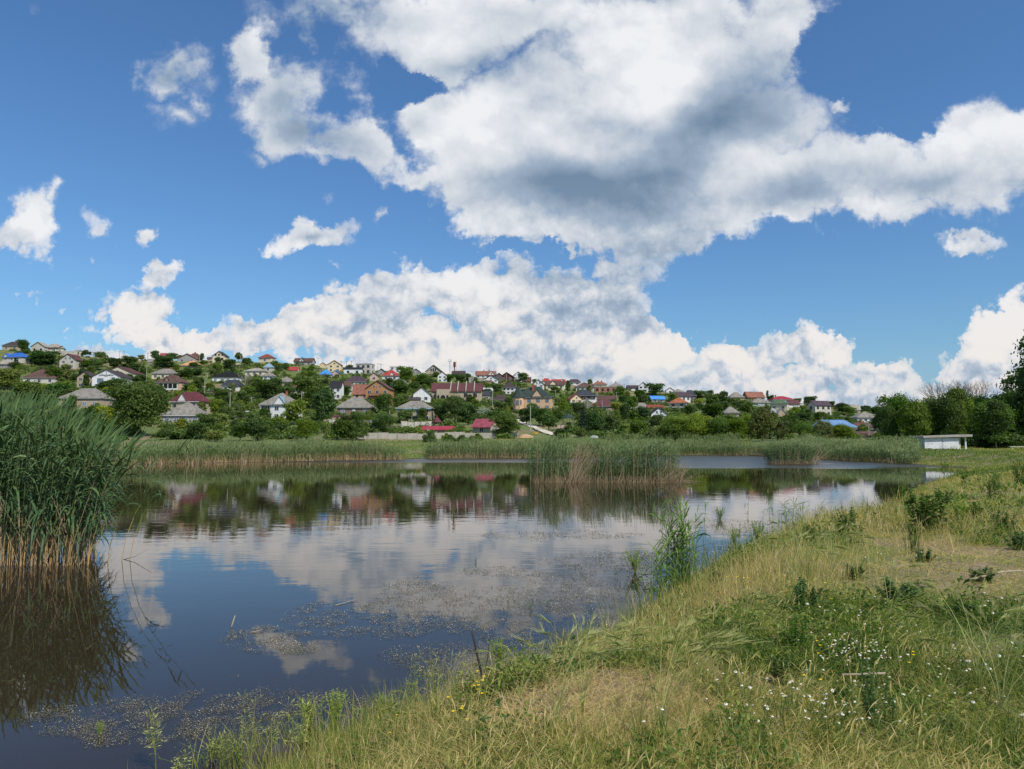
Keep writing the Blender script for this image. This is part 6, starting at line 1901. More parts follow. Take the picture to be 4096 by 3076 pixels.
def gauss(X, Y, lst):
    o = 0
    for px, py, rx, ry, w_ in lst:
        x, y, _ = bank_hit(px, py)
        o = np.maximum(o, w_ * np.exp(-(((X - x) / rx) ** 2 + ((Y - y) / ry) ** 2)))
    return o


HAY = [(3560, 2270, 2.3, 1.7, 1.3), (3330, 2330, 1.1, .8, 1.1), (2330, 2830, .62, .45, 1.3), (2480, 2750, .45, .35, 1.1), (3870, 2220, 1.8, 1.2, .9), (2860, 2500, .9, .6, .5), (3950, 2640, .4, .3, .6)]
GOLD = [(2980, 2330, 1.0, 1.1, 1.0), (3540, 2090, 2.2, 2.6, 1.0), (3850, 1960, 5, 6, .55), (2500, 2620, .5, .6, .6), (3000, 2200, .9, 1.0, .8), (3300, 2230, .9, .8, .5)]
LUSH = [(3600, 2420, 1.3, .8, 1.0), (3900, 2420, 1.2, .9, .8), (3950, 2180, 2.4, 1.6, .9), (3200, 2650, .5, .6, .6), (3700, 2900, .5, .4, .8), (3350, 2480, .6, .5, .6), (4000, 1840, 9, 6, .7), (2900, 2950, .3, .2, .6), (2700, 2900, .35, .25, .5), (3200, 3000, .5, .25, .5)]


def meadow():
    r = np.random.default_rng(77)
    rb = RB()
    hay = lambda X, Y: gauss(X, Y, HAY)
    def dryness(X, Y, s):
        d = .335 + (fbm(X * .7 + 3, Y * .5, 4) - .5) * 1.5 + (fbm(X * 3 + 9, Y * 3, 2) - .5) * .5 + .2 * np.exp(-np.clip(s, 0, 9) / .7)
        d += .10 * sstep(Y, 12, 28) + hay(X, Y) * .35 + gauss(X, Y, GOLD) * .38 - gauss(X, Y, LUSH) * .28
        return d
    # short turf
    X, Y, s, px, py = sample_bank(215000, r, pylo=1795, power=.9)
    D = dryness(X, Y, s)
    n = len(X)
    hy = np.clip(hay(X, Y), 0, 1)
    bare = fbm(X * 1.9 + 13, Y * 1.6 + 5, 3)
    kp = (r.random(n) > hy * .96) & (r.random(n) < np.clip((bare - .36) * 5, .10, 1) + sstep(Y, 18, 30))
    X, Y, s, D, hy = X[kp], Y[kp], s[kp], D[kp], hy[kp]; n = len(X)
    L = r.uniform(.035, .125, n) * (0.5 + 1.0 * fbm(X * 1.3, Y * 1.3, 3)) * np.interp(Y, [3, 8, 30, 80], [1, 1.15, 1.9, 2.6])
    w = np.maximum(.0020, Y * .00036) * r.uniform(.6, 1.5, n)
    blades(rb, X, Y, r, L, w, r.uniform(.25, .995, n), np.clip(r.normal(.40, .17, n) + (D - .4) * .7, 0, 1))
    # the sward goes on beyond what the view shows
    Xq = np.concatenate([r.uniform(1, 40, 60000), r.uniform(-1, 10, 20000)]); Yq = np.concatenate([r.uniform(1.5, 40, 60000), r.uniform(-3, 4, 20000)])
    ok = ((np.abs(Xq / np.maximum(Yq, .01)) > .74) | (Yq < 3)) & (lake_sd(Xq, Yq) > 0); Xq, Yq = Xq[ok], Yq[ok]; n = len(Xq)
    blades(rb, Xq, Yq, r, r.uniform(.12, .30, n), r.uniform(.005, .012, n), r.uniform(.2, .9, n), np.clip(r.normal(.40, .16, n) + (fbm(Xq * .5, Yq * .5, 3) - .5), 0, 1), k=4)
    # coarse turf on the far end of the bank
    Yq = r.uniform(28, 118, 100000); Xq = (r.uniform(3300, 4300, 100000) - W0 / 2) / FPX * Yq
    ok = lake_sd(Xq, Yq) > .1; Xq, Yq = Xq[ok], Yq[ok]; n = len(Xq)
    blades(rb, Xq, Yq, r, r.uniform(.10, .26, n) * np.interp(Yq, [28, 60, 110], [1.2, 1, .8]), Yq * .00032 * r.uniform(.6, 1.4, n), r.uniform(.2, .95, n), np.clip(r.normal(.31, .10, n) + (fbm(Xq * .12, Yq * .06, 3) - .45) * .7, 0, 1), k=3)
    # matted stalks lying flat, at all heights of the sward
    X, Y, s, px, py = sample_bank(105000, r, pylo=1850)
    D = dryness(X, Y, s); n = len(X)
    keep = r.random(n) < np.clip(D * .8 + .25 + hay(X, Y), .15, 1)
    X, Y, D = X[keep], Y[keep], D[keep]; n = len(X)
    blades(rb, X, Y, r, r.uniform(.08, .34, n) * np.interp(Y, [3, 30], [.8, 1.8]), np.maximum(.0015, Y * .0003) * r.uniform(.7, 1.4, n), r.uniform(.90, .999, n), np.clip(r.normal(.60, .17, n) + (D - .5) * .3, 0, 1), lie=r.uniform(.005, .09, n)[:, None] * (1 - .8 * np.clip(hay(X, Y), 0, 1))[:, None])
    # medium tufts, clumped
    X, Y, s, px, py = sample_bank(13000, r, pylo=1800)
    c = fbm(X * 1.9 + 30, Y * 1.7, 3)
    keep = (c > .50) & (hay(X, Y) < .3)
    X, Y, s = X[keep], Y[keep], s[keep]
    m = 9
    Xr = np.repeat(X, m) + r.normal(0, .03, len(X) * m) * np.repeat(np.clip(Y / 7, .7, 5), m); Yr = np.repeat(Y, m) + r.normal(0, .03, len(X) * m) * np.repeat(np.clip(Y / 7, .7, 5), m)
    D = dryness(Xr, Yr, np.repeat(s, m)); n = len(Xr)
    tb = np.repeat(r.normal(0, .22, len(X)), m); tl = np.repeat(r.uniform(.5, 1.5, len(X)), m)
    blades(rb, Xr, Yr, r, tl * r.uniform(.09, .23, n) * np.interp(Yr, [3, 10, 40], [.8, 1.1, 1.7]), np.maximum(.0019, Yr * .00034) * r.uniform(.7, 1.5, n), r.uniform(.15, .9, n), np.clip(r.normal(.40, .13, n) + tb + (D - .4) * .75, 0, 1), k=5)
    # golden standing grass
    X, Y, s, px, py = sample_bank(70000, r, pylo=1830, pyhi=2700)
    keep = r.random(len(X)) < gauss(X, Y, GOLD)
    X, Y = X[keep], Y[keep]; n = len(X)
    blades(rb, X, Y, r, r.uniform(.18, .42, n) * np.interp(Y, [3, 10, 40], [.9, 1.1, 1.5]), np.maximum(.0017, Y * .0003) * r.uniform(.6, 1.3, n), r.uniform(.05, .6, n), np.clip(r.normal(.66, .16, n), 0, 1), k=5)
    # tall thin grass with loose heads along the water's edge
    X, Y, s, px, py = sample_bank(42000, r, pylo=1840, sdlo=-.35, sdhi=1.5)
    c = fbm(X * .9 + 70, Y * .9, 3)
    keep = (c > .36) & (r.random(len(X)) < np.exp(-np.abs(s - .2) / .5) * 1.1) & ~((px > 1950) & (px < 2350) & (s > .5))
    X, Y, s = X[keep], Y[keep], s[keep]; n = len(X)
    H_ = r.uniform(.18, .62, n) * np.interp(Y, [3, 7, 14, 50], [.62, 1.1, 1.5, 1.6])
    ln = r.uniform(.1, .6, n); tt = np.clip(r.normal(.52, .2, n) + (fbm(X * .3, Y * .3, 2) - .5), .05, 1)
    blades(rb, X, Y, r, H_, np.maximum(.0015, Y * .00027), ln * np.where(r.random(n) < .5, .5, 1), np.where(r.random(n) < .45, r.uniform(.12, .34, n), tt), k=5)
    # ground herbs: small broad leaves
    X, Y, s, px, py = sample_bank(15000, r, pylo=1830, sdlo=.3)
    c = fbm(X * .8 + 11, Y * .8 + 4, 3)
    keep = (c > .54) & (hay(X, Y) < .5)
    X, Y = X[keep], Y[keep]
    m = 7
    Xr = np.repeat(X, m) + r.normal(0, .05, len(X) * m); Yr = np.repeat(Y, m) + r.normal(0, .05, len(X) * m); n = len(Xr)
    blades(rb, Xr, Yr, r, r.uniform(.04, .10, n) * np.clip(Yr / 7, .8, 3.5), np.maximum(.006, Yr * .0011) * r.uniform(.6, 1.3, n), r.uniform(.4, .95, n), np.clip(r.normal(.12, .08, n), 0, 1), k=4, lie=r.uniform(0, .06, n)[:, None])
    # nodding seed heads above the sward
    X, Y, s, px, py = sample_bank(6500, r, pylo=1900, sdlo=-.1)
    keep = (fbm(X * 1.2 + 3, Y * 1.2 + 8, 2) > .45) & (hay(X, Y) < .6); X, Y = X[keep], Y[keep]; n = len(X)
    Z = bank_z(X, Y); az = r.normal(.3, 1.0, n); d = np.stack([np.cos(az), np.sin(az), 0 * az], -1); q = np.linspace(0, 1, 9)
    Lh = r.uniform(.16, .40, n) * np.interp(Y, [3, 8, 30], [.75, 1, 1.5]); ln = r.uniform(.2, .8, n)
    P = np.stack([X, Y, Z], -1)[:, None] + d[:, None] * (Lh * ln)[:, None, None] * (q ** 2.2)[None, :, None]
    P[..., 2] += Lh[:, None] * (q - .28 * ln[:, None] * q ** 4)
    pr = np.interp(q, [0, .76, .80, .9, 1], [.35, .25, 1.3, 1.5, .2])
    tt = np.where(q[None] > .77, r.uniform(.42, .85, (n, 1)), r.uniform(.3, .6, (n, 1)))
    rb.add(P, np.outer(np.maximum(.0021, Y * .00036), pr), unit(np.stack([Y, -X, 0 * X], -1) + r.normal(0, .4, (n, 3))), tt)
    # grass fringe standing in the shallows near the viewer
    pxq = r.uniform(300, 2500, 52000); pyq = r.uniform(2560, 3300, 52000)
    Yq = CAMH * FPX / (pyq - HOR); Xq = (pxq - W0 / 2) / FPX * Yq; sq = lake_sd(Xq, Yq)
    ok = (sq > -1.1) & (sq < .1) & (r.random(52000) < np.exp(sq / .32)) & (fbm(Xq * 2.4, Yq * 2.4, 3) > .47); Xq, Yq = Xq[ok], Yq[ok]
    Xq = np.repeat(Xq, 4) + r.normal(0, .02, len(Xq) * 4); Yq = np.repeat(Yq, 4) + r.normal(0, .02, len(Yq) * 4); n = len(Xq)
    blades(rb, Xq, Yq, r, r.uniform(.10, .42, n), r.uniform(.0013, .0028, n), r.uniform(.1, .8, n), np.clip(r.normal(.38, .15, n), 0, 1), k=5, z0=np.full(n, -.02))
    # leafy herb clumps of mixed greens
    X, Y, s, px, py = sample_bank(5200, r, pylo=1815, sdlo=.1)
    c = fbm(X * .9 + 51, Y * .9 + 14, 3) + gauss(X, Y, LUSH) * .2
    keep = (c > .53) & (hay(X, Y) < .5)
    X, Y = X[keep], Y[keep]; nc = len(X); m = 60
    R = r.uniform(.05, .16, nc) * np.interp(Y, [3, 8, 30, 80], [.8, 1.1, 2.6, 5]); Hh = R * r.uniform(.7, 1.9, nc)
    d = r.normal(size=(nc * m, 3)); d = unit(d); d[:, 2] = np.abs(d[:, 2])
    i = np.repeat(np.arange(nc), m)
    C = d * r.uniform(.35, 1.05, (nc * m, 1)) * np.stack([R[i], R[i], Hh[i]], -1) + np.stack([X[i], Y[i], bank_z(X, Y)[i] + .01], -1)
    dd = unit(d * [1, 1, .5] + r.normal(0, .6, (nc * m, 3))); L = R[i] * r.uniform(.18, .42, nc * m)
    q = np.linspace(0, 1, 3)
    P = C[:, None] + dd[:, None] * (L[:, None] * q)[..., None]; P[..., 2] -= (L * .4)[:, None] * q ** 2
    rb.add(P, np.outer(L, [.13, .2, .03]) * r.uniform(.5, 1.2, (nc * m, 1)), unit(np.cross(dd, r.normal(size=(nc * m, 3)))), np.clip(np.repeat(r.choice([.02, .10, .20, .30, .40], nc), m) + r.normal(0, .05, nc * m), 0, 1))
    o = rb.build('meadow_grass', M['meadow_grass'])
    tag(o, 'uneven meadow grass and trampled hay covering the near bank', 'grass', kind='stuff')
    # grass on the far lawn, a plain short sward
    rb = RB()
    n = 26000
    px = r.uniform(1300, 3000, n); Y = r.uniform(96, 168, n); u = (px - W0 / 2) / FPX
    X = u * Y; ok = lake_sd(X, Y) > .3; X, Y = X[ok], Y[ok]; n = len(X)
    blades(rb, X, Y, r, r.uniform(.15, .4, n), np.full(n, .04) * r.uniform(.7, 1.3, n), r.uniform(.1, .8, n), np.clip(r.normal(.30, .09, n) + (fbm(X * .1, Y * .1, 3) - .5) * .4, 0, 1), k=3)
    tag(rb.build('lawn_grass', M['meadow_grass']), 'green lawn between the far reeds and the concrete wall', 'grass', kind='stuff')


meadow()


# --- herb prototypes (each plant is a thing of its own)
def herb_mesh(kind, seed):
    r = np.random.default_rng(seed)
    st, lf = RB(), RB()
    if kind == 'bushy':        # mugwort-like: upright stems densely set with small leaves; unit height 1
        ns, nl, ll, lw, spread, lean = 16, 90, .12, .016, .12, .36
    elif kind == 'feather':
        ns, nl, ll, lw, spread, lean = 12, 110, .085, .0075, .11, .30
    elif kind == 'umbel':      # branching dome of many fine stalks
        ns, nl, ll, lw, spread, lean = 30, 40, .075, .010, .07, .55
    elif kind == 'broad':
        ns, nl, ll, lw, spread, lean = 7, 9, .28, .035, .04, .4
    elif kind == 'water':
        ns, nl, ll, lw, spread, lean = 7, 12, .10, .012, .12, .35
    az = r.uniform(0, 6.28, ns); t = np.linspace(0, 1, 5)
    h = r.uniform(.6, 1, ns); le = r.uniform(.2, 1, ns) * lean
    base = np.stack([r.normal(0, spread, ns), r.normal(0, spread, ns), np.zeros(ns)], -1)
    d = np.stack([np.cos(az), np.sin(az), np.zeros(ns)], -1)
    f = lambda tt, i: base[i] + d[i] * (le[i] * tt ** 1.3)[:, None] + np.stack([0 * tt, 0 * tt, h[i] * tt * (1 - .12 * le[i] * tt)], -1)
    P = np.stack([f(np.full(ns, q), np.arange(ns)) for q in t], 1)
    st.add(P, np.outer(np.ones(ns), np.linspace(.009, .003, 5)), unit(r.normal(size=(ns, 3)) * [1, 1, .1]), r.uniform(.3, .8, ns))
    i = np.repeat(np.arange(ns), nl); m = len(i)
    tt = r.random(m) ** (.8 if kind != 'umbel' else .55) * .98 + .02
    A = f(tt, i); a2 = r.uniform(0, 6.28, m)
    dd = unit(np.stack([np.cos(a2), np.sin(a2), r.uniform(.1, 1.0, m)], -1))
    L = ll * r.uniform(.6, 1.3, m) * (1.2 - .5 * tt)
    s = np.linspace(0, 1, 3)
    Q = A[:, None] + dd[:, None] * (L[:, None] * s)[..., None]; Q[..., 2] -= (L * .35)[:, None] * s ** 2
    lf.add(Q, np.outer(r.uniform(.7, 1.2, m), [.5, 1, .1]) * lw, unit(np.cross(dd, r.normal(size=(m, 3)))), np.clip(r.normal(.5, .22, m) + (tt - .6) * .5, 0, 1))
    a = st.build('stems', M['herb_leaf']); b = lf.build('leaves', M['herb_leaf'])
    COL.objects.unlink(a); COL.objects.unlink(b)
    return a, b


HERB = {k: [herb_mesh(k, 300 + 7 * j + len(k)) for j in range(3)] for k in ('bushy', 'feather', 'umbel', 'broad', 'water')}


def herb(kind, px, base, hpx, label, mat='herb_leaf', group=None, name='weed_plant', cat='weed', wide=1.0, water=False):
    u, t = ray(px, base)
    if water: x, y = unproj(px, base); z = 0
    else:
        ys = np.linspace(3, 70, 1500); zs = ground_z(u * ys, ys); hit = np.nonzero(zs >= CAMH + t * ys)[0]
        y = ys[hit[0]] if len(hit) else 40; x = u * y; z = gz(x, y)
    s = hpx * y / FPX
    p = empty(name, (x, y, z - .01), random.uniform(0, 6.28), label, cat, group, scale=(s * wide, s * wide, s))
    for o in random.choice(HERB[kind]):
        c = o.copy(); COL.objects.link(c); c.parent = p
        c.material_slots[0].link = 'OBJECT'; c.material_slots[0].material = M[mat]
    return p


def B(i, tot, what): return what


H2 = herb
H2('bushy', 3708, 2130, 185, 'tallest dark bushy weed on the right bank', wide=1.0)
H2('bushy', 3605, 2010, 80, 'bushy green weed near the shore, far left of the tallest one')
H2('bushy', 3775, 2045, 95, 'dark weed just behind the tallest bushy one')
H2('bushy', 3845, 2100, 110, 'yellow-green bushy weed right of the tallest one', mat='bright_herb')
H2('bushy', 3905, 2090, 90, 'leafy dark weed in the middle of the right bank')
H2('feather', 3970, 2000, 120, 'slender upright weed below the plank bench')
H2('feather', 4075, 1950, 110, 'slender weed at the right edge of the view')
H2('bushy', 3650, 2160, 70, 'small weed at the left foot of the tallest one'); H2('bushy', 4010, 2130, 90, 'dark green weed patch right of the bank centre', wide=1.6); H2('bushy', 4075, 2200, 80, 'dark weed tuft at the right edge by dry grass', wide=1.4)
H2('feather', 3405, 2150, 130, 'narrow weed spire standing over the shoreline grass'); H2('bushy', 3370, 2140, 90, 'bushy weed beside the narrow shoreline spire')
H2('broad', 3525, 2115, 50, 'broad-leaved dock rosette in the golden grass', wide=1.5)
H2('feather', 3655, 2220, 90, 'small dark sprig at the edge of the hay patch'); H2('feather', 3245, 2180, 90, 'single weed at the water edge left of narrow spire')
H2('bushy', 3215, 2450, 150, 'feathery green weed clump left of the chamomile'); H2('bushy', 3120, 2740, 120, 'dark leafy clump left of the densest daisies', wide=.8); H2('feather', 3190, 2620, 170, 'tall thin green weed behind the daisies')
H2('feather', 3500, 2950, 300, 'large feathery dark weed among the nearest daisies', wide=.7); H2('bushy', 3370, 2860, 130, 'green weed tuft in front of the lying cane'); H2('bushy', 3600, 2420, 110, 'dark green weed mound above the daisies', wide=1.8)
H2('bushy', 3860, 2480, 90, 'dark green weed mound on the right bank', wide=2.0); H2('bushy', 3930, 2330, 70, 'low weed mound near the pale lying cane', wide=1.8); H2('bushy', 3420, 2320, 70, 'low weed above the left end of daisies', wide=1.3)
H2('feather', 3800, 2990, 150, 'feathery weed near the bottom right corner'); H2('bushy', 2930, 2980, 110, 'green weed tuft near the bottom centre right'); H2('broad', 2110, 2990, 60, 'broad green leaf rosette at the bottom centre'); H2('bushy', 2870, 2360, 90, 'green weed beside the golden shore grass')
H2('broad', 3700, 2440, 55, 'broad-leaved plantain on the upper bank'); H2('bushy', 3700, 2250, 60, 'leafy weed tuft right of the hay patch', wide=1.6); H2('bushy', 2560, 2600, 70, 'leafy weed at the bank edge before lily-flecked water')
H2('broad', 3856, 1955, 105, 'tall thistle standing out against the lake end', name='thistle', cat='thistle', wide=.5)
# water plants
W_ = dict(mat='bright_herb', name='water_plant', cat='water plant', water=True)
H2('umbel', 1995, 2655, 108, 'domed bright green water plant behind the burnt stick', **W_); H2('umbel', 1240, 2895, 120, 'branching lime water plant near the bottom, left of pair', **W_); H2('umbel', 1335, 2890, 130, 'branching lime water plant near the bottom, right of pair', **W_)
H2('umbel', 2935, 2175, 68, 'round yellow-green water plant left of its twin', **W_); H2('umbel', 3035, 2165, 88, 'taller yellow-green water plant right of its twin', **W_); H2('umbel', 2880, 2075, 55, 'thin green water plant between reed tuft and twin plants', **W_)
H2('umbel', 3180, 2190, 80, 'pale green water plant by the golden bank grass', **W_); H2('umbel', 2350, 2600, 90, 'faint green umbel at the foot of the near bank', **W_); H2('umbel', 2540, 2290, 100, 'loose yellow-green water plant left of the reed tuft', **W_)
H2('umbel', 1520, 2880, 110, 'olive branching water plant at the grass edge', **W_); H2('umbel', 400, 2935, 60, 'small green sprig alone in the bottom left water', wide=.6, **W_)
WL = [(2185, 2420, 34, 'dark water weed in open water right of the central drift'), (1555, 2400, 26, 'tiny weed spike at the left of the central drift'), (2035, 2415, 40, 'dark water weed straight behind the domed water plant'), (2470, 2310, 66, 'largest dark water weed, left of loose yellow-green plant'), (2400, 2240, 40, 'water weed behind the largest dark one'), (2120, 2440, 46, 'forked water weed right behind the domed water plant'),
      (1900, 2250, 30, 'small water weed far out behind the central drift'), (2820, 2130, 22, 'tiny water weed just right of the reed tuft tip'), (2300, 2270, 26, 'tiny water weed between the two right drifts'), (1590, 2420, 18, 'tiniest weed spike, right beside the left one'), (1690, 2400, 22, 'tiny reddish weed spike amid the central drift'), (2560, 2430, 40, 'water weed at the left foot of the reed tuft'),
      (1965, 2350, 18, 'tiny weed tip behind the domed water plant'), (2250, 2350, 24, 'small weed spike left of largest dark water weed'), (3300, 2080, 30, 'small water weed close to the golden bank grass')]
for a_ in WL:
    H2('water', a_[0], a_[1], a_[2], a_[3], mat='herb_leaf', name='water_weed', cat='water weed', water=True, group='small upright weeds in the floating flecks')


# --- chamomile: stems, feathery leaves, flower heads (petals > disc)
def flower_mesh():
    mb = MB(); n = 13
    for k in range(n):
        a = 2 * math.pi * k / n
        c, s = math.cos(a), math.sin(a); w = .0021
        mb.poly([(c * .003 - s * w, s * .003 + c * w, .002), (c * .003 + s * w, s * .003 - c * w, .002), (c * .0125 + s * w * .8, s * .0125 - c * w * .8, -.003), (c * .0125 - s * w * .8, s * .0125 + c * w * .8, -.003)])
    pet = mb.build('flower', M['petal_white'])
    mb = MB(); rings = [(0.0045, 0), (.0042, .0025), (.0025, .0055)]
    vs = [(r_ * math.cos(6.283 * k / 8), r_ * math.sin(6.283 * k / 8), z_ + .001) for r_, z_ in rings for k in range(8)] + [(0, 0, .0075)]
    fs = [(q * 8 + k, q * 8 + (k + 1) % 8, (q + 1) * 8 + (k + 1) % 8, (q + 1) * 8 + k) for q in range(2) for k in range(8)] + [(16 + k, 16 + (k + 1) % 8, 24) for k in range(8)]
    mb.poly(vs, fs); disc = mb.build('disc', M['flower_yellow'], None, smooth=True)
    COL.objects.unlink(pet); COL.objects.unlink(disc)
    return pet, disc


PET, DISC = flower_mesh()


def chamomile(px, base, nf, label, h=.21, spread=.16):
    x, y, z = bank_hit(px, base)
    p = empty('chamomile_plant', (x, y, z), random.uniform(0, 6.28), label, 'wildflower', 'white chamomile plants in the meadow')
    r = np.random.default_rng(int(px * 7 + base))
    az = r.uniform(0, 6.28, nf); rr = spread * np.sqrt(r.random(nf)); hh = h * r.uniform(.7, 1.1, nf)
    tips = np.stack([rr * np.cos(az), rr * np.sin(az), hh], -1); base_ = tips * [.25, .25, 0]
    P = np.stack([base_ * (1 - q) + tips * [q, q, 0] * 1.0 + np.array([0, 0, 1]) * tips[:, 2:3] * q for q in np.linspace(0, 1, 4)], 1)
    rb = RB(); rb.add(P, np.full((nf, 4), .0013), unit(np.tile([1.0, .2, 0], (nf, 1))), r.uniform(.3, .7, nf))
    m = nf * 22
    i = r.integers(0, nf, m); q = r.random(m) * .85
    A = base_[i] * (1 - q[:, None]) + tips[i] * np.array([1, 1, 0]) * q[:, None] + np.array([0, 0, 1]) * (tips[i, 2] * q)[:, None]
    dd = unit(r.normal(size=(m, 3)) + [0, 0, .5]); L = r.uniform(.015, .04, m)
    rb.add(A[:, None] + dd[:, None] * (L[:, None] * np.linspace(0, 1, 3))[..., None], np.outer(np.ones(m), [.0012, .0016, .0003]), unit(np.cross(dd, r.normal(size=(m, 3)))), r.uniform(.2, .9, m))
    rb.build('foliage', M['herb_leaf'], p)
    for k in range(nf):
        f = PET.copy(); COL.objects.link(f); f.parent = p; f.location = tips[k]
        s = r.uniform(.42, .8) * max(1.0, y / 9); f.scale = (s, s, s); f.rotation_euler = (r.normal(0, .35), r.normal(0, .35), 0)
        d = DISC.copy(); COL.objects.link(d); d.parent = f


cl = [(3410, 2690, 7), (3440, 2720, 8), (3470, 2740, 7), (3380, 2740, 7), (3330, 2700, 6), (3300, 2720, 5), (3420, 2760, 7), (3360, 2670, 5), (3530, 2710, 6), (3480, 2680, 5), (3560, 2760, 5), (3290, 2660, 4), (3350, 2510, 5), (3390, 2540, 5), (3310, 2530, 4), (3490, 2480, 3), (3555, 2600, 5), (3600, 2620, 4), (3690, 2630, 3), (3710, 2780, 5),
      (3890, 2720, 5), (3990, 2720, 5), (3985, 2770, 5), (4060, 2780, 4), (3830, 2790, 4), (3400, 2980, 8), (3340, 2990, 7), (3290, 2970, 6), (3430, 2930, 7), (3470, 3000, 6), (3250, 2940, 5), (3180, 2950, 4), (3110, 2940, 5), (3050, 2970, 5), (3090, 3040, 5), (3540, 2950, 6), (3330, 3060, 5), (3640, 3040, 4), (3160, 2900, 4), (3220, 2910, 4), (3500, 2860, 5), (3560, 2900, 5),
      (2910, 2830, 4), (2990, 2850, 4), (2860, 2810, 3), (2970, 2930, 5), (2920, 3000, 4), (3480, 2290, 4), (3410, 2310, 3), (3700, 2300, 4), (3790, 2300, 3), (3640, 2290, 3), (4000, 2990, 4), (3960, 2930, 4), (3950, 2520, 4), (3990, 2500, 3), (2560, 3030, 3), (3820, 2900, 3), (3750, 2870, 4), (3230, 2770, 5)]
for j_, (a, b, n) in enumerate(cl):
    anch = [(3500, 2950, 'the large feathery dark weed'), (3370, 2860, 'the green weed tuft before the cane'), (3455, 2770, 'the short brown cane'), (3600, 2420, 'the dark weed mound'), (3120, 2740, 'the dark leafy clump'), (3190, 2620, 'the tall thin green weed'), (3920, 2800, 'the tall barley stalk'), (2850, 2780, 'the barley ears left of the daisies'), (3800, 2990, 'the bottom right feathery weed'), (2930, 2980, 'the bottom centre weed tuft'), (3700, 2250, 'the hay patch weed')]
    an = sorted(anch, key=lambda q: math.hypot(q[0] - a, q[1] - b))
    done = False
    for q in an:
        dx, dy = a - q[0], b - q[1]
        ww_ = ['just ', 'a little ', '', 'right '] if math.hypot(dx, dy) < 90 else (['a little ', 'some way ', ''] if math.hypot(dx, dy) < 220 else ['well ', 'far ', ''])
        dr_ = ('right of ' if dx > 0 else 'left of ') if abs(dx) > abs(dy) else ('in front of ' if dy > 0 else 'behind ')
        for w__ in ww_:
            lab_ = f'white chamomile with {n} heads, {w__}{dr_}{q[2]}'
            if (w__ + dr_ + q[2]) not in USED_LABELS and len(lab_.split()) <= 16:
                USED_LABELS.add(w__ + dr_ + q[2]); done = True; break
        if done: break
    chamomile(a, b, n, lab_)


def buttercup(px, base, n, label):
    x, y, z = bank_hit(px, base)
    p = empty('buttercup_plant', (x, y, z), random.uniform(0, 6.28), label, 'wildflower', 'yellow flowers in the meadow')
    r = random.Random(int(px))
    st = MB(); fl = []
    for k in range(n):
        a = r.uniform(0, 6.28); q = r.uniform(.01, .08); hh = r.uniform(.12, .26)
        st.tube([(0, 0, 0), (q * .5 * math.cos(a), q * .5 * math.sin(a), hh * .6), (q * math.cos(a), q * math.sin(a), hh)], .0013, 3)
        fl.append((q * math.cos(a), q * math.sin(a), hh))
    st.build('stems', M['bright_herb'], p)
    for c in fl:
        mb = MB()
        for k in range(5):
            a = 6.283 * k / 5; cc, ss = math.cos(a), math.sin(a); w = .006
            mb.poly([(0, 0, 0), (cc * .008 + ss * w, ss * .008 - cc * w, .003), (cc * .014, ss * .014, .006), (cc * .008 - ss * w, ss * .008 + cc * w, .003)])
        o = mb.build('flower', M['buttercup'], p, loc=c)
        s = max(.8, y / 6); o.scale = (s, s, s)


for a, b, n, l in [(1905, 2860, 4, 'yellow buttercups right below the burnt stick'), (1945, 2845, 4, 'yellow buttercups between burnt stick and bank'), (1925, 2900, 3, 'lowest yellow buttercups below the burnt stick'), (1815, 2975, 2, 'single yellow buttercup left of bottom centre'), (1835, 3000, 3, 'pair of yellow blooms near bottom centre'), (2440, 2570, 3, 'yellow flowers among tan stems at bank edge'), (2500, 2575, 2, 'small yellow flower right of the tan stems'),
                (2940, 2395, 3, 'yellow flowers on the golden bank slope'), (2965, 2400, 3, 'second yellow group on the golden bank slope'), (2710, 2410, 2, 'yellow flower at the foot of reed tuft'), (3235, 2900, 3, 'yellow buttercups amid the daisies'), (3280, 2720, 3, 'yellow buttercups left of the daisy drift'), (3630, 2760, 3, 'yellow buttercups right of the daisy drift'), (3900, 2740, 3, 'yellow flowers at the right-hand daisies'), (3440, 2110, 3, 'yellow flowers beside the dock rosette'), (3300, 2460, 2, 'yellow blooms above the daisies'), (1580, 3030, 2, 'yellow bloom at the bottom edge')]:
    buttercup(a, b, n, l)


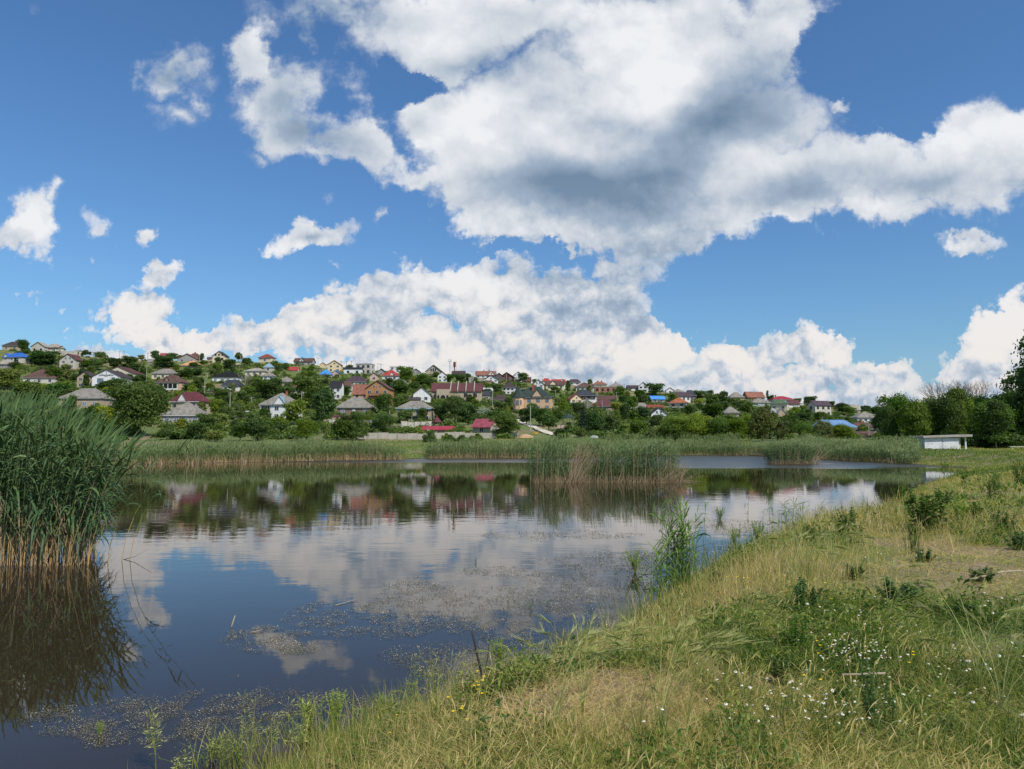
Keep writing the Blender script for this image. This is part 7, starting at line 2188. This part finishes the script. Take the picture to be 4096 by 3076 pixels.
# --- wall-barley tufts with nodding ears
def barley_proto(seed, n=13):
    r = np.random.default_rng(seed)
    st, er = RB(), RB()
    az = r.normal(0.2, 1.1, n); h = r.uniform(.28, .46, n); ln = r.uniform(.08, .26, n)
    d = np.stack([np.cos(az), np.sin(az), np.zeros(n)], -1); s = np.linspace(0, 1, 6)
    P = d[:, None] * (ln[:, None] * s ** 2)[..., None]; P[..., 2] = h[:, None] * (s - .12 * s ** 3)
    st.add(P, np.outer(np.ones(n), np.linspace(.0018, .001, 6)), unit(r.normal(size=(n, 3)) * [1, 1, .1]), r.uniform(.3, .8, n))
    tip = P[:, -1]; dd = unit(P[:, -1] - P[:, -2] + d * .03 + np.array([0, 0, -.01]))
    q = np.linspace(0, 1, 5); L = r.uniform(.05, .075, n)
    E = tip[:, None] + dd[:, None] * (L[:, None] * q)[..., None] + d[:, None] * (L[:, None] * .3 * q ** 2)[..., None]; E[..., 2] -= L[:, None] * .35 * q ** 2
    for sdv in (np.array([1., 0, 0]), np.array([0, 0.3, 1.])):
        er.add(E, np.outer(np.ones(n), [.3, 1, .9, .7, .2]) * .0052, unit(np.cross(dd, sdv)), r.uniform(.3, .8, n))
    m = n * 22; i = np.repeat(np.arange(n), 22); qq = r.random(m)
    A = tip[i] + dd[i] * (L[i] * qq)[:, None] + d[i] * (L[i] * .3 * qq ** 2)[:, None]; A[:, 2] -= L[i] * .35 * qq ** 2
    ad = unit(dd[i] + d[i] * .4 + r.normal(0, .16, (m, 3))); AL = r.uniform(.035, .07, m)
    er.add(A[:, None] + ad[:, None] * (AL[:, None] * np.linspace(0, 1, 3))[..., None], np.outer(np.ones(m), [.0007, .0005, .0002]), unit(np.cross(ad, r.normal(size=(m, 3)))), r.uniform(.5, 1, m))
    for v_, f_, t_ in zip(er.V, er.F, er.T): st.raw(v_, f_ - f_.min(), t_)
    a = st.build('eared_stalks', M['ear_green'])
    COL.objects.unlink(a)
    return (a,)


BAR = [barley_proto(401), barley_proto(402, 9), barley_proto(403, 16)]
for a, b, s, l in [(2640, 3010, 1.15, 'big tuft of green barley ears at the bottom centre right'), (2560, 2960, 1.0, 'barley ears left of the biggest tuft'), (2750, 2940, 1.0, 'pale barley ears leaning right above the biggest tuft'), (2850, 2780, .9, 'barley ears left of the daisies'), (2690, 2720, .9, 'barley ears above the trodden patch'), (3170, 2370, 1.2, 'dark nodding barley ears on the golden slope'), (3230, 2330, 1.3, 'light nodding barley ears right of the golden slope'), (3330, 2320, 1.2, 'barley ears at the lower edge of hay patch'),
                   (3920, 2800, 1.3, 'tall barley stalk with drooping ears at right'), (4010, 2900, 1.2, 'second barley tuft near the right edge'), (4060, 2560, 1.0, 'barley ears at the right edge by dark soil'), (2330, 2890, 1.0, 'reddish barley ears above the trodden patch edge'), (1500, 3060, .75, 'barley ears rising from the bottom edge, left'), (1430, 3070, .7, 'barley ears at the grass tip over dark water'), (1800, 2860, .7, 'barley ears left of the buttercups'), (2080, 2840, .75, 'barley ears standing over water right of burnt stick'),
                   (3560, 2500, 1.0, 'barley ears over the upper daisies'), (2220, 2960, 1.0, 'barley ears on trodden bank soil'), (1700, 2960, .75, 'barley tuft between lime plants and buttercups'), (2960, 2640, .9, 'barley ears midway up the bank')]:
    x, y, z = bank_hit(a, b)
    p = empty('barley_tuft', (x, y, z), random.uniform(-.6, .6), l, 'grass tuft', 'wild barley tufts on the bank', scale=s * 1.25)
    for o in random.choice(BAR):
        c = o.copy(); COL.objects.link(c); c.parent = p


# oat-like grass sprays standing in front of the dark water, bottom left
def spray(px, base, hpx, label, seed, depth=None):
    x, y = unproj(px, base, 0.0)
    r = np.random.default_rng(seed)
    s = hpx * y / FPX
    st, sp = RB(), RB(); n = 5
    az = r.uniform(0, 6.28, n); d = np.stack([np.cos(az), np.sin(az), np.zeros(n)], -1); q = np.linspace(0, 1, 6)
    P = d[:, None] * (.12 * q ** 1.6)[None, :, None] * s; P[..., 2] = s * r.uniform(.55, 1, n)[:, None] * q
    st.add(P, np.outer(np.ones(n), np.linspace(.003, .0012, 6)), unit(r.normal(size=(n, 3)) * [1, 1, .1]), r.uniform(.3, .6, n))
    m = 110; i = r.integers(0, n, m); t = r.uniform(.45, 1, m)
    A = np.stack([np.interp(t, q, P[k, :, c]) if 0 else [np.interp(t[j], q, P[i[j], :, c]) for j in range(m)] for k, c in ((0, 0), (0, 1), (0, 2))], -1)
    dd = unit(np.stack([r.normal(.2, 1, m), r.normal(0, 1, m), r.uniform(-.2, 1.2, m)], -1)); L = r.uniform(.02, .055, m)
    B0 = A + dd * L[:, None]
    sp.add(B0[:, None] + dd[:, None] * (np.linspace(0, .03, 3))[None, :, None], np.outer(np.ones(m), [.002, .0042, .0006]), unit(np.cross(dd, r.normal(size=(m, 3)))), r.uniform(.2, .9, m))
    st.add(np.stack([A, B0], 1), np.full((m, 2), .0007), unit(np.cross(dd, r.normal(size=(m, 3)))), np.full(m, .5))
    p = empty('grass_spray', (x, y, max(gz(x, y), -.05)), 0, label, 'grass tuft')
    st.build('stems', M['ear_green'], p); sp.build('spikelets', M['ear_green'], p)


for k_, a_ in enumerate([(625, 3080, 270, 'loose oat-like grass spray over dark water, bottom left'), (720, 3130, 150, 'short grass spray right of the tall oat-like one'), (900, 3080, 170, 'arching grass spray at the bottom edge over flecks'), (1000, 3100, 330, 'tall grass spray left of the lime water plants'), (1180, 3100, 300, 'grass spray just below the lime water plants'), (1640, 2900, 330, 'tall thin seed stalk left of the burnt stick'), (1740, 2880, 300, 'tall thin seed stalk nearest the burnt stick'), (2120, 2790, 230, 'thin seed stalk right of the domed water plant'), (2350, 2680, 260, 'tall tan seed stalks at the bank bend'), (2190, 2760, 190, 'leaning seed stalk over the bank bend'), (850, 3050, 120, 'brownish grass spray in the bottom left water'), (1080, 3000, 150, 'bent grass spray above the flecked water')]):
    spray(*a_[:4], seed=500 + k_)

# --- sticks and canes
def stick(label, pts, r, mat, name='stick', cat='stick'):
    A = Vector(pts[0])
    tag(MB().tube([Vector(q) - A for q in pts], r, 7).build(name, M[mat], None, loc=A, smooth=True), label, cat)


x, y, z = bank_hit(1925, 2800)
stick('charred upright stick leaning at the water edge', [(x + .02, y, z - .1), (x, y, z + .16), (x - .035, y, z + .31), (x - .06, y, z + .42)], [.008, .0075, .007, .006], 'stick_dark', 'burnt_stick')
stick('thin forked twig beside the charred stick', [(x - .1, y, z + .02), (x - .02, y, z - .02), (x + .04, y, z + .25), (x + .05, y + .01, z + .36)], [.003, .004, .0035, .0025], 'stick_dark', 'twig', 'twig')
x, y = unproj(918, 2508)
stick('pale stick poking out of the open water', [(x - .02, y, -.15), (x + .07, y, .15)], [.010, .008], 'stick_pale')
x, y = unproj(490, 2238)
stick('thin bare twig slanting from the water right of reeds', [(x - .05, y, -.02), (x + .25, y, .06), (x + .62, y, .27)], [.008, .007, .005], 'stick_pale', 'twig', 'twig')
x, y = unproj(1390, 2412)
stick('pale stick floating among the flecks', [(x - .14, y - .2, .01), (x + .12, y + .18, .02)], [.006, .004], 'stick_pale')
x, y = unproj(1022, 2530)
stick('short driftwood piece at the left tip of the flecks', [(x - .05, y - .03, .01), (x + .07, y + .06, .02)], [.006, .004], 'stick_pale')
x0, y0, z0 = bank_hit(3882, 2345); x1, y1, z1 = bank_hit(4130, 2312)
stick('long pale cut cane lying on the grass, right', [(x0, y0, z0 + .06), ((x0 + x1) / 2, (y0 + y1) / 2, (z0 + z1) / 2 + .10), (x1, y1, z1 + .08)], [.010, .009, .007], 'stick_pale', 'reed_cane', 'cane')
x0, y0, z0 = bank_hit(3370, 2770); x1, y1, z1 = bank_hit(3545, 2772)
stick('short brown cane lying among the daisies', [(x0, y0, z0 + .10), (x1, y1, z1 + .11)], [.009, .007], 'stick_pale', 'reed_cane', 'cane')
x0, y0, z0 = bank_hit(3620, 2352); x1, y1, z1 = bank_hit(3790, 2382)
stick('thin dry cane left of the long pale one', [(x0, y0, z0 + .04), (x1, y1, z1 + .05)], [.008, .006], 'stick_pale', 'reed_cane', 'cane')


# --- floating water-crowfoot flecks
def flecks():
    r = np.random.default_rng(88)
    E = [(1120, 2560, 260, 60), (1450, 2480, 330, 90), (1780, 2400, 330, 100), (2050, 2440, 380, 130), (2300, 2400, 330, 140), (2450, 2250, 330, 60), (2250, 2140, 330, 26), (1850, 2640, 380, 75), (2250, 2560, 330, 60), (560, 2900, 520, 120), (1000, 2840, 360, 110), (1500, 2830, 420, 70), (2850, 2090, 260, 24), (3080, 2130, 250, 40), (2950, 2220, 250, 60), (3250, 2050, 220, 14), (3720, 1918, 130, 9), (2000, 2290, 200, 26), (950, 2700, 90, 14), (2780, 1905, 120, 5), (3250, 1960, 200, 8)]
    n = 650000
    px = r.uniform(60, 3900, n); py = 1880 + 1220 * r.random(n)
    m = np.zeros(n)
    for a, b, c, d in E: m = np.maximum(m, 1 - np.hypot((px - a) / c, (py - b) / d))
    u = np.array([ray(a, b) for a, b in zip(px, py)])
    Y = -CAMH / u[:, 1]; X = u[:, 0] * Y
    cl_ = fbm(X * 1.6 + 40, Y * .9, 4); fine_ = fbm(X * 6, Y * 5, 2)
    keep = (m > 0) & (r.random(n) < np.clip((m * 2.6 + (cl_ - .5) * 4.0) , 0, 1) * np.clip((fine_ - .25) * 3, 0, 1) * .9) & (lake_sd(X, Y) < -.05)
    X, Y = X[keep], Y[keep]; n = len(X)
    rb = RB()
    z = r.uniform(.002, .018, n)
    sz = np.interp(Y, [3, 6, 10, 20, 60], [.0032, .0036, .0056, .012, .03]) * r.uniform(.6, 1.4, n)
    az = r.uniform(0, 6.28, n)
    a = np.stack([np.cos(az), np.sin(az), r.normal(0, .2, n)], -1) * sz[:, None]; b = np.stack([-np.sin(az), np.cos(az), r.normal(.15, .25, n)], -1) * sz[:, None] * .8
    C = np.stack([X, Y, z + sz * .4], -1)
    V = np.stack([C - a, C - b, C + a, C + b], 1).reshape(-1, 3)
    tt = np.where(r.random(n) < .16, r.uniform(.60, .92, n), r.uniform(0.15, .62, n))
    rb.raw(V, np.arange(4 * n).reshape(n, 4), np.repeat(tt, 4))
    # submerged and trailing stems
    k = n // 2; i = r.integers(0, n, k); q = r.uniform(0, 6.28, k); L = sz[i] * r.uniform(2, 7, k)
    P = np.stack([X[i], Y[i], np.full(k, .004)], -1)[:, None] + np.stack([np.cos(q), np.sin(q), np.zeros(k)], -1)[:, None] * (L[:, None] * np.linspace(0, 1, 3))[..., None]
    rb.add(P, np.full((k, 3), 1.0) * (sz[i] * .16)[:, None], np.stack([-np.sin(q), np.cos(q), np.zeros(k)], -1), r.uniform(.0, .4, k))
    leaf_mat('fleck', [(0.07, 0.045, 0.03), (0.14, 0.11, 0.05), (0.19, 0.17, 0.08), (0.50, 0.45, 0.33), (0.66, 0.63, 0.52)], trans=0, objvar=0)
    tag(rb.build('floating_water_flowers', M['fleck']), 'drifts of tiny pale flowers and weed floating on the water', 'floating weed', kind='stuff')


flecks()

print('TREECOUNT', len(TREES))
